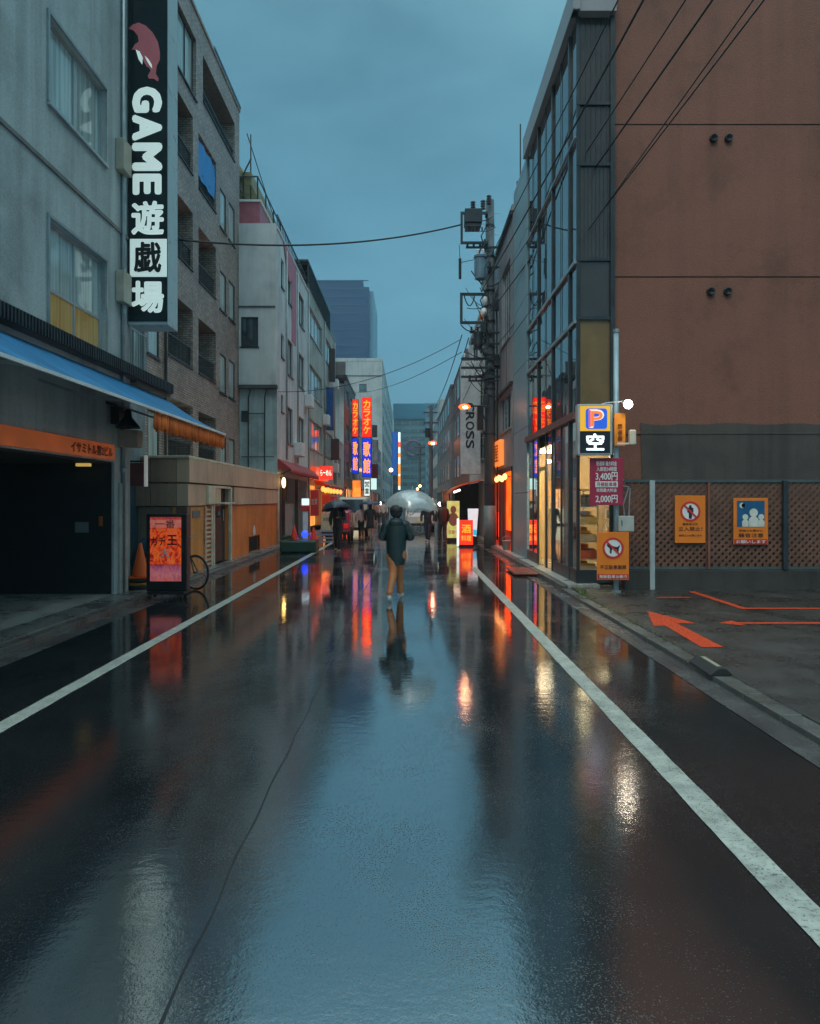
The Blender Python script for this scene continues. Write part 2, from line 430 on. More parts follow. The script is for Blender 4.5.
M['glass_cur_sheen'] = glassmat('curtain_sheen_glass', curtain=(.50,.60,.57,1), ior=1.7, rough=.06)  # pale teal curtain tone also stands in for bright reflections
M['glass_far'] = glassmat('far_glass', tint=(.05,.08,.09,1), ior=1.9, rough=.12)
M['clear'] = clearglass('shop_glass')
M['pole'] = plaster('pole_concrete', (.09,.12,.14,1), stain=.3, rough=.6)
M['cable'] = plain('cable_sheath', (.02,.026,.03,1), rough=.6, var=.1, bump=0)

# ------------------------------------------------------------------ ground, road
def road_material():
    m, nt, b = nm('wet_asphalt'); L = nt.links
    tc = N(nt, 'ShaderNodeTexCoord')
    ag = N(nt, 'ShaderNodeTexNoise', i_Scale=160, i_Detail=3, i_Roughness=.7); L.new(tc.outputs['Object'], ag.inputs['Vector'])
    med = N(nt, 'ShaderNodeTexNoise', i_Scale=1.1, i_Detail=6, i_Roughness=.6); L.new(tc.outputs['Object'], med.inputs['Vector'])
    mp = N(nt, 'ShaderNodeMapping'); mp.inputs['Scale'].default_value = (.55, .16, 1); L.new(tc.outputs['Object'], mp.inputs['Vector'])
    pud = N(nt, 'ShaderNodeTexNoise', i_Scale=1.3, i_Detail=5, i_Roughness=.55, i_Distortion=.4); L.new(mp.outputs['Vector'], pud.inputs['Vector'])
    c = ramp(nt, [(.3, (.004,.006,.007,1)), (.6, (.012,.016,.018,1)), (.8, (.032,.038,.040,1))]); L.new(ag.outputs['Fac'], c.inputs['Fac'])
    c2 = ramp(nt, [(.3, .7), (.7, 1.25)]); L.new(med.outputs['Fac'], c2.inputs['Fac'])
    mxc = N(nt, 'ShaderNodeMixRGB', blend_type='MULTIPLY', i_Fac=1); L.new(c.outputs['Color'], mxc.inputs['Color1']); L.new(c2.outputs['Color'], mxc.inputs['Color2'])
    L.new(mxc.outputs['Color'], b.inputs['Base Color'])
    wet = ramp(nt, [(.40, 0), (.56, 1)]); L.new(pud.outputs['Fac'], wet.inputs['Fac'])   # 1 = standing film, 0 = thin
    rr = N(nt, 'ShaderNodeMapRange'); rr.inputs['To Min'].default_value = .035; rr.inputs['To Max'].default_value = .012
    L.new(wet.outputs['Color'], rr.inputs['Value'])
    # how much standing water: a full film down the middle, thin towards both sides
    sx = N(nt, 'ShaderNodeSeparateXYZ'); L.new(tc.outputs['Object'], sx.inputs[0])
    nw = N(nt, 'ShaderNodeTexNoise', i_Scale=.8, i_Detail=5, i_Roughness=.6); L.new(mp.outputs['Vector'], nw.inputs['Vector'])
    ax_ = N(nt, 'ShaderNodeMath', operation='MULTIPLY_ADD'); L.new(nw.outputs['Fac'], ax_.inputs[0]); ax_.inputs[1].default_value = 1.6; L.new(sx.outputs['X'], ax_.inputs[2])
    mr2 = N(nt, 'ShaderNodeMapRange'); mr2.inputs['From Min'].default_value = -4; mr2.inputs['From Max'].default_value = 5; L.new(ax_.outputs[0], mr2.inputs['Value'])
    fl_ = ramp(nt, [(.27, 0), (.42, .55), (.50, 1), (.585, 1), (.68, .10), (1, 0)]); L.new(mr2.outputs[0], fl_.inputs['Fac'])
    yq = N(nt, 'ShaderNodeMapRange'); yq.inputs['From Min'].default_value = 3; yq.inputs['From Max'].default_value = 9; yq.inputs['To Min'].default_value = .10; yq.inputs['To Max'].default_value = .025; L.new(sx.outputs['Y'], yq.inputs['Value'])
    inv = N(nt, 'ShaderNodeMath', operation='SUBTRACT'); inv.inputs[0].default_value = 1.0; L.new(fl_.outputs['Color'], inv.inputs[1])
    ml = N(nt, 'ShaderNodeMath', operation='MULTIPLY'); L.new(inv.outputs[0], ml.inputs[0]); L.new(yq.outputs[0], ml.inputs[1])
    rs_ = N(nt, 'ShaderNodeMath', operation='ADD'); L.new(ml.outputs[0], rs_.inputs[0]); L.new(rr.outputs['Result'], rs_.inputs[1]); ROUGH = rs_; L.new(rs_.outputs[0], b.inputs['Roughness'])
    io = N(nt, 'ShaderNodeMapRange'); io.inputs['To Min'].default_value = 1.28; io.inputs['To Max'].default_value = 6.5; L.new(fl_.outputs['Color'], io.inputs['Value']); IORN = io
    # relief: stone grain breaking through where the film is thin, slow waves everywhere
    gr = N(nt, 'ShaderNodeTexNoise', i_Scale=58, i_Detail=3, i_Roughness=.65); L.new(tc.outputs['Object'], gr.inputs['Vector'])
    yr = N(nt, 'ShaderNodeMapRange'); yr.inputs['From Min'].default_value = 3.2; yr.inputs['From Max'].default_value = 9; yr.inputs['To Min'].default_value = 1; yr.inputs['To Max'].default_value = .16; L.new(sx.outputs['Y'], yr.inputs['Value'])
    gm = N(nt, 'ShaderNodeMapRange'); gm.inputs['To Min'].default_value = .085; gm.inputs['To Max'].default_value = .045
    L.new(wet.outputs['Color'], gm.inputs['Value'])
    b1 = N(nt, 'ShaderNodeBump', i_Distance=.01); gy = N(nt, 'ShaderNodeMath', operation='MULTIPLY'); L.new(gm.outputs['Result'], gy.inputs[0]); L.new(yr.outputs['Result'], gy.inputs[1]); L.new(gy.outputs[0], b1.inputs['Strength']); L.new(gr.outputs['Fac'], b1.inputs['Height'])
    mp2 = N(nt, 'ShaderNodeMapping'); mp2.inputs['Scale'].default_value = (1.0, .6, 1); L.new(tc.outputs['Object'], mp2.inputs['Vector'])
    wv = N(nt, 'ShaderNodeTexNoise', i_Scale=3.0, i_Detail=3); L.new(mp2.outputs['Vector'], wv.inputs['Vector'])
    b2 = N(nt, 'ShaderNodeBump', i_Strength=.020, i_Distance=.05); L.new(wv.outputs['Fac'], b2.inputs['Height']); L.new(b1.outputs['Normal'], b2.inputs['Normal'])
    mp3 = N(nt, 'ShaderNodeMapping'); mp3.inputs['Scale'].default_value = (.55, 1.0, 1); L.new(tc.outputs['Object'], mp3.inputs['Vector'])
    w3 = N(nt, 'ShaderNodeTexNoise', i_Scale=15, i_Detail=2, i_Roughness=.5); L.new(mp3.outputs['Vector'], w3.inputs['Vector'])
    b3_ = N(nt, 'ShaderNodeBump', i_Strength=.085, i_Distance=.01); L.new(w3.outputs['Fac'], b3_.inputs['Height']); L.new(b2.outputs['Normal'], b3_.inputs['Normal'])
    L.new(b3_.outputs['Normal'], b.inputs['Normal'])
    # stone tips standing out of the film: dull, dark, scattered in patches
    st = N(nt, 'ShaderNodeTexNoise', i_Scale=120, i_Detail=2, i_Roughness=.6); L.new(tc.outputs['Object'], st.inputs['Vector'])
    pa = N(nt, 'ShaderNodeTexNoise', i_Scale=.9, i_Detail=5, i_Roughness=.65); L.new(mp2.outputs['Vector'], pa.inputs['Vector'])
    sm = N(nt, 'ShaderNodeMath', operation='MULTIPLY_ADD'); L.new(pa.outputs['Fac'], sm.inputs[0]); sm.inputs[1].default_value = .75; L.new(st.outputs['Fac'], sm.inputs[2])
    sr_ = ramp(nt, [(.95, 0), (1.0, .62)]); L.new(sm.outputs[0], sr_.inputs['Fac'])
    m1 = N(nt, 'ShaderNodeMapRange'); m1.inputs['To Min'].default_value = 0; m1.inputs['To Max'].default_value = .42; L.new(sr_.outputs['Color'], m1.inputs['Value'])
    a1 = N(nt, 'ShaderNodeMath', operation='ADD'); L.new(ROUGH.outputs[0], a1.inputs[0]); L.new(m1.outputs[0], a1.inputs[1]); L.new(a1.outputs[0], b.inputs['Roughness'])
    mi = N(nt, 'ShaderNodeMix'); L.new(sr_.outputs['Color'], mi.inputs[0]); L.new(IORN.outputs[0], mi.inputs[2]); mi.inputs[3].default_value = 1.8; L.new(mi.outputs[0], b.inputs['IOR'])
    return m
M['road'] = road_material()

def wetconc(name, col, rough=.3, bump=.4, ior=1.6):
    m, nt, b = nm(name); L = nt.links; tc = N(nt, 'ShaderNodeTexCoord')
    a = N(nt, 'ShaderNodeTexNoise', i_Scale=1.6, i_Detail=8, i_Roughness=.65); L.new(tc.outputs['Object'], a.inputs['Vector'])
    g = N(nt, 'ShaderNodeTexNoise', i_Scale=70, i_Detail=4, i_Roughness=.7); L.new(tc.outputs['Object'], g.inputs['Vector'])
    r = ramp(nt, [(.3, tuple(x*.5 for x in col[:3])+(1,)), (.7, col)]); L.new(a.outputs['Fac'], r.inputs['Fac'])
    r2 = ramp(nt, [(.35, .55), (.65, 1.35)]); L.new(g.outputs['Fac'], r2.inputs['Fac'])
    mx = N(nt, 'ShaderNodeMixRGB', blend_type='MULTIPLY', i_Fac=1); L.new(r.outputs['Color'], mx.inputs['Color1']); L.new(r2.outputs['Color'], mx.inputs['Color2'])
    L.new(mx.outputs['Color'], b.inputs['Base Color']); b.inputs['IOR'].default_value = ior
    rr = N(nt, 'ShaderNodeMapRange'); rr.inputs['From Min'].default_value = .35; rr.inputs['From Max'].default_value = .65
    rr.inputs['To Min'].default_value = rough*.5; rr.inputs['To Max'].default_value = min(1, rough*1.5); L.new(a.outputs['Fac'], rr.inputs['Value']); L.new(rr.outputs['Result'], b.inputs['Roughness'])
    bp = N(nt, 'ShaderNodeBump', i_Strength=bump, i_Distance=.012); L.new(g.outputs['Fac'], bp.inputs['Height']); L.new(bp.outputs['Normal'], b.inputs['Normal'])
    return m
M['gutter'] = wetconc('wet_gutter_concrete', (.095,.10,.10,1), .24, ior=1.9)
M['kerb'] = wetconc('wet_kerb_stone', (.115,.12,.11,1), .36)
M['walk'] = wetconc('wet_paving', (.50,.50,.46,1), .35)
M['lot'] = wetconc('wet_lot_asphalt', (.042,.038,.033,1), .34, .9, ior=1.7)
M['pave'] = wetconc('wet_pavement', (.20,.205,.20,1), .28, ior=1.8)
M['earth'] = wetconc('bare_ground', (.08,.08,.075,1), .6)

gb = MB(); gb.quad([(-160,-60,-.03), (160,-60,-.03), (160,620,-.03), (-160,620,-.03)]); struct(gb, 'ground', M['earth'])
# the road with its long joint: a shallow grooved lip that wanders a little
rb = MB(); ys = [-12 + i*.125 for i in range(560)] + [58 + 6*i for i in range(1, 41)]
def jx(y): return -.82 + .010*math.sin(y*1.3) + .018*math.sin(y*.37+1) + .006*math.sin(y*7.1)
prof = [(-4.15,0), (-3.0,.003), (-1.6,.0062), (-1.0,.0065), (-.045,.0065), (-.014,.0065), (-.0065,.0065), (.0065,.0065), (.014,.0065), (.045,.0065), (1.0,.0065), (2.2,.003), (2.6,0)]
rows = []
for y in ys:
    j = jx(y); row = []
    for i, (x, z) in enumerate(prof):
        xx = j + x + (.0045*mnoise.noise((y*9, x*60, 0)) if i in (6,7) else 0) if 4 <= i <= 9 else x
        row.append((xx, y, z))
    rows.append(row)
n = len(prof); rb.v = [p for r_ in rows for p in r_]
for i in range(len(rows)-1):
    for k in range(n-1):
        rb.f.append((i*n+k, i*n+k+1, (i+1)*n+k+1, (i+1)*n+k)); rb.m.append(1 if k == 6 else 0)
# fill between the last profile sample and beyond x of far end
M['tar'] = plain('joint_tar', (.008,.009,.01,1), rough=.5, var=.3)
ro = rb.build('road', [M['road'], M['tar']], smooth=True); ro['kind'] = 'structure'

def linemat():
    m, nt, b = nm('road_paint'); L = nt.links; tc = N(nt, 'ShaderNodeTexCoord')
    a = N(nt, 'ShaderNodeTexNoise', i_Scale=6, i_Detail=8, i_Roughness=.7); L.new(tc.outputs['Object'], a.inputs['Vector'])
    g = N(nt, 'ShaderNodeTexNoise', i_Scale=60, i_Detail=5, i_Roughness=.75); L.new(tc.outputs['Object'], g.inputs['Vector'])
    r = ramp(nt, [(.3, (.20,.22,.20,1)), (.6, (.41,.44,.39,1))]); L.new(a.outputs['Fac'], r.inputs['Fac'])
    w = ramp(nt, [(.36, (.12,.12,.12,1)), (.46, (1,1,1,1))]); L.new(g.outputs['Fac'], w.inputs['Fac'])
    mx = N(nt, 'ShaderNodeMixRGB', blend_type='MULTIPLY', i_Fac=1); L.new(r.outputs['Color'], mx.inputs['Color1']); L.new(w.outputs['Color'], mx.inputs['Color2'])
    L.new(mx.outputs['Color'], b.inputs['Base Color']); b.inputs['Roughness'].default_value = .45
    bp = N(nt, 'ShaderNodeBump', i_Strength=.3, i_Distance=.006); L.new(g.outputs['Fac'], bp.inputs['Height']); L.new(bp.outputs['Normal'], b.inputs['Normal'])
    return m
M['paint'] = linemat()
def rz(x):
    for (a, z0), (b_, z1) in zip(prof[:4]+prof[10:], (prof[:4]+prof[10:])[1:]):
        if a <= x <= b_: return z0+(z1-z0)*(x-a)/(b_-a)
    return 0
def stripe(name, x0, x1, y0, y1, m, kind='structure'):
    s = MB(); yy = [y0]
    while yy[-1] < y1: yy.append(min(y1, yy[-1] + .12 if yy[-1] < 14 else yy[-1] + 3))
    for i, y in enumerate(yy):
        a = .006*mnoise.noise((y*5, 1.3, x0)) + .004*mnoise.noise((y*23, 0, x0)); b_ = .006*mnoise.noise((y*5, 7.3, x1)) + .004*mnoise.noise((y*23, 9, x1))
        s.v += [(x0+a, y, rz(x0)+.005), (x1+b_, y, rz(x1)+.005)]
        if i: k = 2*i; s.f.append((k-2, k-1, k+1, k)); s.m.append(0)
    o = s.build(name, m); o['kind'] = kind; return o
stripe('road_marking', -3.12, -2.97, -10, 30, M['paint'])
stripe('road_marking', 1.55, 1.705, -10, 17.6, M['paint'])

# right: gutter, kerb, parking lot ; left: gutter, kerb, paving
s = MB(); s.quad([(2.6,-12,.004), (2.87,-12,-.012), (2.87,60,-.012), (2.6,60,.004)]); struct(s, 'gutter', M['gutter'])
s = MB()
y = -12
while y < 13.2:
    e = .006*random.random(); dx = .01*(random.random()-.5)
    s.box(2.87+dx, 3.05+dx, y+.006, y+.594, -.03, .035+e); y += .6
struct(s, 'kerb', M['kerb'], bevel=.008)
s = MB(); s.quad([(3.04,-12,.028), (26,-12,.028), (26,13.6,.05), (3.04,13.6,.05)]); struct(s, 'parking_lot', M['lot'])
s = MB()
y = 13.2
while y < 30:
    s.box(2.87, 3.0, y+.006, y+.894, -.03, .09); y += .9
struct(s, 'kerb', M['kerb'], bevel=.01)
s = MB(); s.box(3.0, 3.6, 13.2, 120, -.03, .10); struct(s, 'pavement', M['walk'])
s = MB(); s.quad([(-4.5,-12,-.02), (-4.15,-12,.0), (-4.15,60,0), (-4.5,60,-.02)]); struct(s, 'gutter', M['gutter'])
s = MB()
y = -12
while y < 60:
    s.box(-4.66, -4.5, y+.006, y+.594, -.03, .05 + .006*random.random()); y += .6
struct(s, 'kerb', M['kerb'], bevel=.01)
s = MB(); s.box(-9, -4.66, -12, 120, -.03, .07)
struct(s, 'pavement', M['pave'])
s = MB()      # far road carrying on down the street
s.quad([(-4.15,58,.001), (-12,58,.001), (-30,300,.001), (-4.15,300,.001)]); s.quad([(2.6,60,.001), (6,60,.001), (24,300,.001), (2.6,300,.001)])
struct(s, 'far_road', M['road'])

# orange paint in the lot
def opaint():
    m, nt, b = nm('orange_lot_paint'); L = nt.links; tc = N(nt, 'ShaderNodeTexCoord')
    g = N(nt, 'ShaderNodeTexNoise', i_Scale=40, i_Detail=6, i_Roughness=.8); L.new(tc.outputs['Object'], g.inputs['Vector'])
    r = ramp(nt, [(.43, (.09,.02,.01,1)), (.54, (.85,.070,.008,1))]); L.new(g.outputs['Fac'], r.inputs['Fac'])
    L.new(r.outputs['Color'], b.inputs['Base Color']); b.inputs['Roughness'].default_value = .5
    return m
M['opaint'] = opaint()
def lz(y): return .028 + (y+12)/25.6*.022 + .006
def flat(name, poly):
    s = MB(); s.quad([(x, y, lz(y)) for x, y in poly]); return struct(s, name, M['opaint'])
flat('parking_marking', [(3.28,7.85), (3.53,7.85), (3.58,9.35), (3.84,9.35), (3.54,10.4), (3.20,9.15), (3.36,9.2)])
flat('parking_marking', [(5.02,10.7), (5.14,10.7), (5.14,12.6), (5.02,12.6)])
flat('parking_marking', [(5.145,10.58), (9.5,10.58), (9.5,10.7), (5.02,10.7), (5.02,10.58)])
flat('parking_marking', [(4.15,9.38), (4.42,9.58), (4.42,9.44), (5.6,9.44), (5.6,9.32), (4.42,9.32), (4.42,9.18)])
flat('parking_marking', [(4.2,11.78), (4.75,11.78), (4.75,11.88), (4.2,11.88)])

# ------------------------------------------------------------------ generic building shell
def shell(root, x0, x1, y0, y1, h, wm, holes=None, parapet=.0, roofm=None, name='wall'):
    "holes: dict of side -> list; sides W (x0), E (x1), S (y0), N (y1)"
    holes = holes or {}
    fr = {'E': FR((x1,y0,0),(0,1,0),(1,0,0)), 'W': FR((x0,y0,0),(0,1,0),(-1,0,0)), 'S': FR((x0,y0,0),(1,0,0),(0,-1,0)), 'N': FR((x0,y1,0),(1,0,0),(0,1,0))}
    ln = {'E': y1-y0, 'W': y1-y0, 'S': x1-x0, 'N': x1-x0}
    mb = MB()
    for k in fr: fr[k].wall(mb, 0, ln[k], 0, h, holes.get(k, ()))
    mb.quad([(x0,y0,h-.01), (x1,y0,h-.01), (x1,y1,h-.01), (x0,y1,h-.01)])
    o = mb.build(name, wm, root, fixn=False)
    if parapet:
        p = MB(); t = .18
        p.box(x0-.04, x1+.04, y0-.04, y0+t, h, h+parapet); p.box(x0-.04, x1+.04, y1-t, y1+.04, h, h+parapet)
        p.box(x0-.04, x0+t, y0+t, y1-t, h, h+parapet); p.box(x1-t, x1+.04, y0+t, y1-t, h, h+parapet)
        p.build('parapet', roofm or wm, root, bevel=.01)
    return fr

# ================================================================== LEFT 1: grey office building
b1 = thing('office_building', 'grey rendered building at the left edge with dark garage opening and yellow lit upper window', 'building', (-5.1, 8, 0))
Y0 = 2.0
def a_(y): return y - Y0
ww = [(a_(9.9), a_(11.75), 7.33, 8.58, .12), (a_(9.9), a_(11.75), 4.03, 5.7, .12), (a_(9.9), a_(11.75), 10.6, 11.9, .12),
      (a_(5.5), a_(7.6), 7.33, 8.58, .12), (a_(5.5), a_(7.6), 4.03, 5.7, .12)]
gar = (a_(5.5), a_(12.1), .07, 2.36, 2.6)
fr = shell(b1, -11, -5.1, Y0, 12.8, 15.5, M['grey_wall'], {'E': ww + [gar]}, parapet=.15)['E']
M['glass_yel'] = glassmat('lamplit_curtained_glass', curtain=(.42,.33,.12,1), ior=1.7, rough=.06, emit=(.8,.45,.08,1), es=.05)
for i, h in enumerate(ww):
    w = window(b1, fr, h[0], h[1], h[2], h[3], .10, M['glass_cur_sheen'], M['alu'], nv=1, nh=1 if h[2] < 6 else 0, split=.42)
    if h[2] < 6:
        g = MB(); g.quad([fr.p(h[0]+.05, h[2]+.05, -.095), fr.p(h[1]-.05, h[2]+.05, -.095), fr.p(h[1]-.05, h[2]+.72, -.095), fr.p(h[0]+.05, h[2]+.72, -.095)])
        g.build('lit_curtain', M['glass_yel'], w)
# window reveals framed in a proud dark surround
for h in ww[:3]:
    q = MB(); 
    for (p0,p1,z0,z1) in ((h[0]-.05,h[0]-.003,h[2],h[3]), (h[1]+.003,h[1]+.05,h[2],h[3]), (h[0]-.05,h[1]+.05,h[3]+.003,h[3]+.05)):
        fr.box(q, p0, p1, z0, z1, .001, .03)
    q.build('window_surround', M['galv'], b1)
# garage: dark room with roller door at the back, pale notice, small lamp
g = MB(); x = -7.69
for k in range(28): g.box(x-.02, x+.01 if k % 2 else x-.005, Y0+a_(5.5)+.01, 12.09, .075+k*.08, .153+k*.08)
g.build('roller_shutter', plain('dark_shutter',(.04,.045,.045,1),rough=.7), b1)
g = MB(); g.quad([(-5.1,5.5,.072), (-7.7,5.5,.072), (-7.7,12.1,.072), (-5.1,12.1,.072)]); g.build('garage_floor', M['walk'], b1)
g = MB(); g.box(-7.6,-5.14,12.07,12.097,.08,2.35); g.box(-7.6,-5.14,5.5,12.07,2.33,2.355); g.build('garage_shade_panels', plain('painted_garage_shade',(.02,.023,.024,1),rough=.8), b1)  # dark panels added over the pale reveals so the recess reads as shade
MB().box(-5.75,-5.52,12.05,12.065,1.14,1.32).build('notice_board', M['galv'], b1)
MB().box(-5.62,-5.40,11.8,11.9,2.27,2.32).build('garage_lamp', glow('dull_lamp', (.9,.6,.15,1), .35), b1)
MB().box(-5.32,-5.28,12.0,12.095,1.25,1.42).build('call_button_plate', plain('orange_plate', (.5,.12,.03,1)), b1)
MB().box(-5.13,-5.06,12.26,12.62,.06,2.0).build('corner_trim', plain('pale_trim', (.40,.42,.40,1)), b1, bevel=.01)
# sign band over the garage
sb = MB(); fr.box(sb, a_(8.0), a_(12.0), 2.385, 2.64, .002, .06)
M['orange_lit'] = glow('lit_orange_panel', (1,.17,.04,1), .10, base=(.75,.2,.06,1), var=.45, scale=3)
sbo = sb.build('sign_band', M['orange_lit'], b1, bevel=.008)
text('lettering', 'イサミトル第2ビル', fr.p(a_(11.15), 2.505, .062), YR, ZU, 1.45, .16, M['black'], sbo, bold=.06)
MB().box(-5.095,-4.75,12.25,12.5,2.63,2.93).build('light_box', plain('dull_cream_box', (.42,.38,.30,1)), b1, bevel=.015)
for z in (7.45, 5.15):
    MB().box(-5.095,-4.95,12.15,12.5,z,z+.55).build('meter_box', plain('meter_box_paint', (.36,.33,.26,1)), b1, bevel=.01)
MB().cyl((-5.06,12.40,.05),(-5.06,12.40,15.4),.035,n=10).build('drain_pipe', M['galv'], b1, smooth=True)
for z in (2.2,5,8,11,14): MB().cyl((-5.06,12.40,z),(-5.06,12.40,z+.07),.046,n=10).build('pipe_clip', M['galv'], b1)
MB().box(-5.13,-5.07,Y0,12.8,6.4,6.46).build('string_course', M['grey_low'], b1)
# bell lamp over the corner
lp = MB(); lp.tube([(-5.09,11.75,3.34), (-4.95,11.8,3.30), (-4.84,11.9,3.18)], .022)
la = lp.build('wall_lamp_arm', M['black'], b1)
MB().lathe([(.03,.32),(.055,.3),(.07,.18),(.20,.02),(.205,0),(.19,.0),(.06,.16),(.01,.18)], (-4.80,11.95,2.93), n=20).build('lamp_shade', M['black'], la, smooth=True)
MB().box(-5.09,-4.95,11.95,12.15,3.0,3.30).build('control_box', M['black'], b1)

# awning
aw = thing('awning', 'long blue fabric awning over the garage with pleated orange valance', 'awning', (-5.1, 10, 3.9))
def awnmat(name, c, c2):
    m, nt, b = nm(name); L = nt.links; tc = N(nt, 'ShaderNodeTexCoord')
    mp = N(nt, 'ShaderNodeMapping'); mp.inputs['Scale'].default_value = (.6, 7, .6); L.new(tc.outputs['Object'], mp.inputs['Vector'])
    n_ = N(nt, 'ShaderNodeTexNoise', i_Scale=1.4, i_Detail=6); L.new(mp.outputs['Vector'], n_.inputs['Vector'])
    r = ramp(nt, [(.3, c), (.7, c2)]); L.new(n_.outputs['Fac'], r.inputs['Fac']); L.new(r.outputs['Color'], b.inputs['Base Color'])
    b.inputs['Roughness'].default_value = .6
    bp = N(nt, 'ShaderNodeBump', i_Strength=.35, i_Distance=.04); L.new(n_.outputs['Fac'], bp.inputs['Height']); L.new(bp.outputs['Normal'], b.inputs['Normal'])
    return m
s = MB(); ny, nx = 60, 6
for i in range(ny+1):
    y = 5.0 + 9.6*i/ny
    for j in range(nx+1):
        t = j/nx; s.v.append((-5.06+1.22*t, y, 3.80-.72*t-.05*math.sin(math.pi*t)+.012*math.sin(y*6)*math.sin(math.pi*t)))
for i in range(ny):
    for j in range(nx):
        k = i*(nx+1)+j; s.f.append((k,k+1,k+nx+2,k+nx+1)); s.m.append(0)
cv = s.build('canopy', awnmat('blue_canvas', (.002,.085,.22,1), (.006,.24,.50,1)), aw, smooth=True)
so_ = cv.modifiers.new('solid', 'SOLIDIFY'); so_.thickness = .015
MB().bar((-3.83,5,3.065),(-3.83,14.6,3.065),.03,.04).build('front_rail', M['white'], aw)
s = MB(); nn = 160
for i in range(nn+1):
    y = 10.6+4.0*i/nn; w = .03*math.sin(i*1.35)+.012*math.sin(i*.41)
    s.v += [(-3.86+w*.3, y, 3.04), (-3.88+w, y, 2.80-.035*abs(math.sin(i*.17))-.02*math.sin(i*.9))]
    if i: k = 2*i; s.f.append((k-2,k-1,k+1,k)); s.m.append(0)
va = s.build('valance', awnmat('orange_canvas', (.55,.08,.01,1), (.95,.20,.02,1)), aw, smooth=True)
v2 = va.modifiers.new('solid', 'SOLIDIFY'); v2.thickness = .006
s = MB(); s.box(-5.095,-4.93,5,14.6,3.90,4.12)
for i in range(120): s.box(-4.925,-4.90,5.02+i*.08,5.06+i*.08,3.91,4.10)
s.build('cassette', M['steel'], aw)
for y in (7.0, 9.6, 12.2, 14.2):
    s = MB(); s.bar((-5.08,y,3.35),(-4.4,y,3.12),.035); s.bar((-4.4,y,3.12),(-3.86,y,3.05),.03); s.cyl((-4.4,y-.04,3.12),(-4.4,y+.04,3.12),.04)
    s.build('folding_arm', M['galv'], aw)
MB().box(-5.9,-5.0,12.85,14.7,3.86,4.02).build('mounting_slab', M['conc_dark'], aw)

# projecting sign
ps = thing('vertical_sign', 'tall black projecting sign with white lettering GAME 遊戯場 and a pink dolphin', 'sign', (-4.73, 12.7, 4.87))
MB().box(-5.085,-4.36,12.67,13.2,4.87,11.6).build('sign_box', plain('sign_side_paint', (.42,.50,.50,1), rough=.3, var=.1), ps, bevel=.012)
MB().box(-5.075,-4.37,12.655,12.668,4.93,11.58).build('face_panel', plain('black_acrylic', (.010,.022,.026,1), rough=.2, var=.1, bump=0), ps)
M['letter'] = glow('white_acrylic', (.75,.95,.88,1), .26, base=(.88,.92,.88,1))
Yf = 12.655
def fc(u0,u1,v0,v1): 
    p, q = W(u0,v0,Yf), W(u1,v1,Yf); return (p+q)/2, abs(q.x-p.x), abs(p.z-q.z)
for ch, v0, v1 in (('G',87,113),('A',115,141),('M',143,171),('E',174,195)):
    c, w, h = fc(132.5,162,v0,v1); text('lettering', ch, c, (0,0,-1), (1,0,0), h*.84, w*.86, M['letter'], ps, bold=.095)
for ch, v0, v1 in (('遊',202,234),('場',282,312)):
    c, w, h = fc(132.5,163,v0,v1); text('lettering', ch, c, XR, ZU, w, h, M['letter'], ps, bold=.035)
p, q = W(130,239,Yf), W(167,277,Yf); pl = MB().box(p.x,q.x,Yf-.012,Yf,q.z,p.z).build('white_plate', M['letter'], ps, bevel=.006)
c, w, h = fc(135,161,243,272); text('lettering', '戯', c+Vector((0,-.012,0)), XR, ZU, w, h, M['black'], ps, bold=.03)
# leaping dolphin, nose up: body, belly patch and tail flukes
def dol(pts, m, nm_, off):
    poly = [(W(u,v,Yf).x, W(u,v,Yf).z) for u, v in pts]
    MB().prism(poly, (0,Yf-off,0), XR, ZU, (0,.008,0)).build(nm_, m, ps)
M['pink'] = plain('pink_acrylic', (.80,.20,.22,1), rough=.3, var=.06, bump=0)
dol([(158,82),(159,79),(156,74),(157,66),(160,60),(160,52),(158,42),(153,33),(146,26),(139,23),(133,25),(129,29),(134,31),(138,36),(139,42),(135,45),(132,50),(138,50),(141,53),(144,62),(147,67),(149,68),(151,71),(148,76),(149,79),(154,79)], M['pink'], 'dolphin_emblem', .014)
dol([(145,56),(149,60),(152,65),(152.5,69),(150,66),(147,61)], M['letter'], 'dolphin_highlight', .018)
dol([(136,50),(140,52),(143,58),(142.5,65),(139,60)], M['letter'], 'dolphin_highlight', .018)
for z in (5.6, 8.2, 10.8): MB().box(-5.12,-5.07,12.75,12.81,z,z+.12).build('bracket', M['steel'], ps)

# ================================================================== narrow rear building in the gap
ng = thing('rear_building', 'narrow blue-grey building squeezed behind the tall black sign', 'building', (-5.9, 14.9, 0))
nh = [(1.55,2.5,z,z+1.25,.1) for z in (4.3,7.0,9.7,12.3)]
f_ = shell(ng, -12, -5.9, 13.1, 15.65, 14.2, plaster('blue_grey_render', (.26,.33,.35,1), stain=.35), {'E': nh+[(1.5,2.5,.07,2.3,.2)]})['E']
for h in nh:
    w = window(ng, f_, *h[:4], .08, M['glass_cur_sheen'], M['alu'], nv=1)
    s = MB()
    for k in range(7): f_.box(s, h[0]+.04+k*.145, h[0]+.055+k*.145, h[2], h[2]+1.0, .05, .065)
    f_.box(s, h[0], h[1], h[2]+1.0, h[2]+1.03, .045, .07); f_.box(s, h[0], h[1], h[2]+.05, h[2]+.08, .045, .07)
    s.build('window_grille', M['galv'], ng)
MB().box(-6.05,-6.0,14.62,15.6,.07,2.28).build('door', plain('blue_door', (.03,.08,.11,1)), ng)
ms = thing('maroon_sign', 'maroon hanging signboard with a faintly glowing white tube at its edge, beside the garage column', 'sign', (-5.3,13.6,2.2))
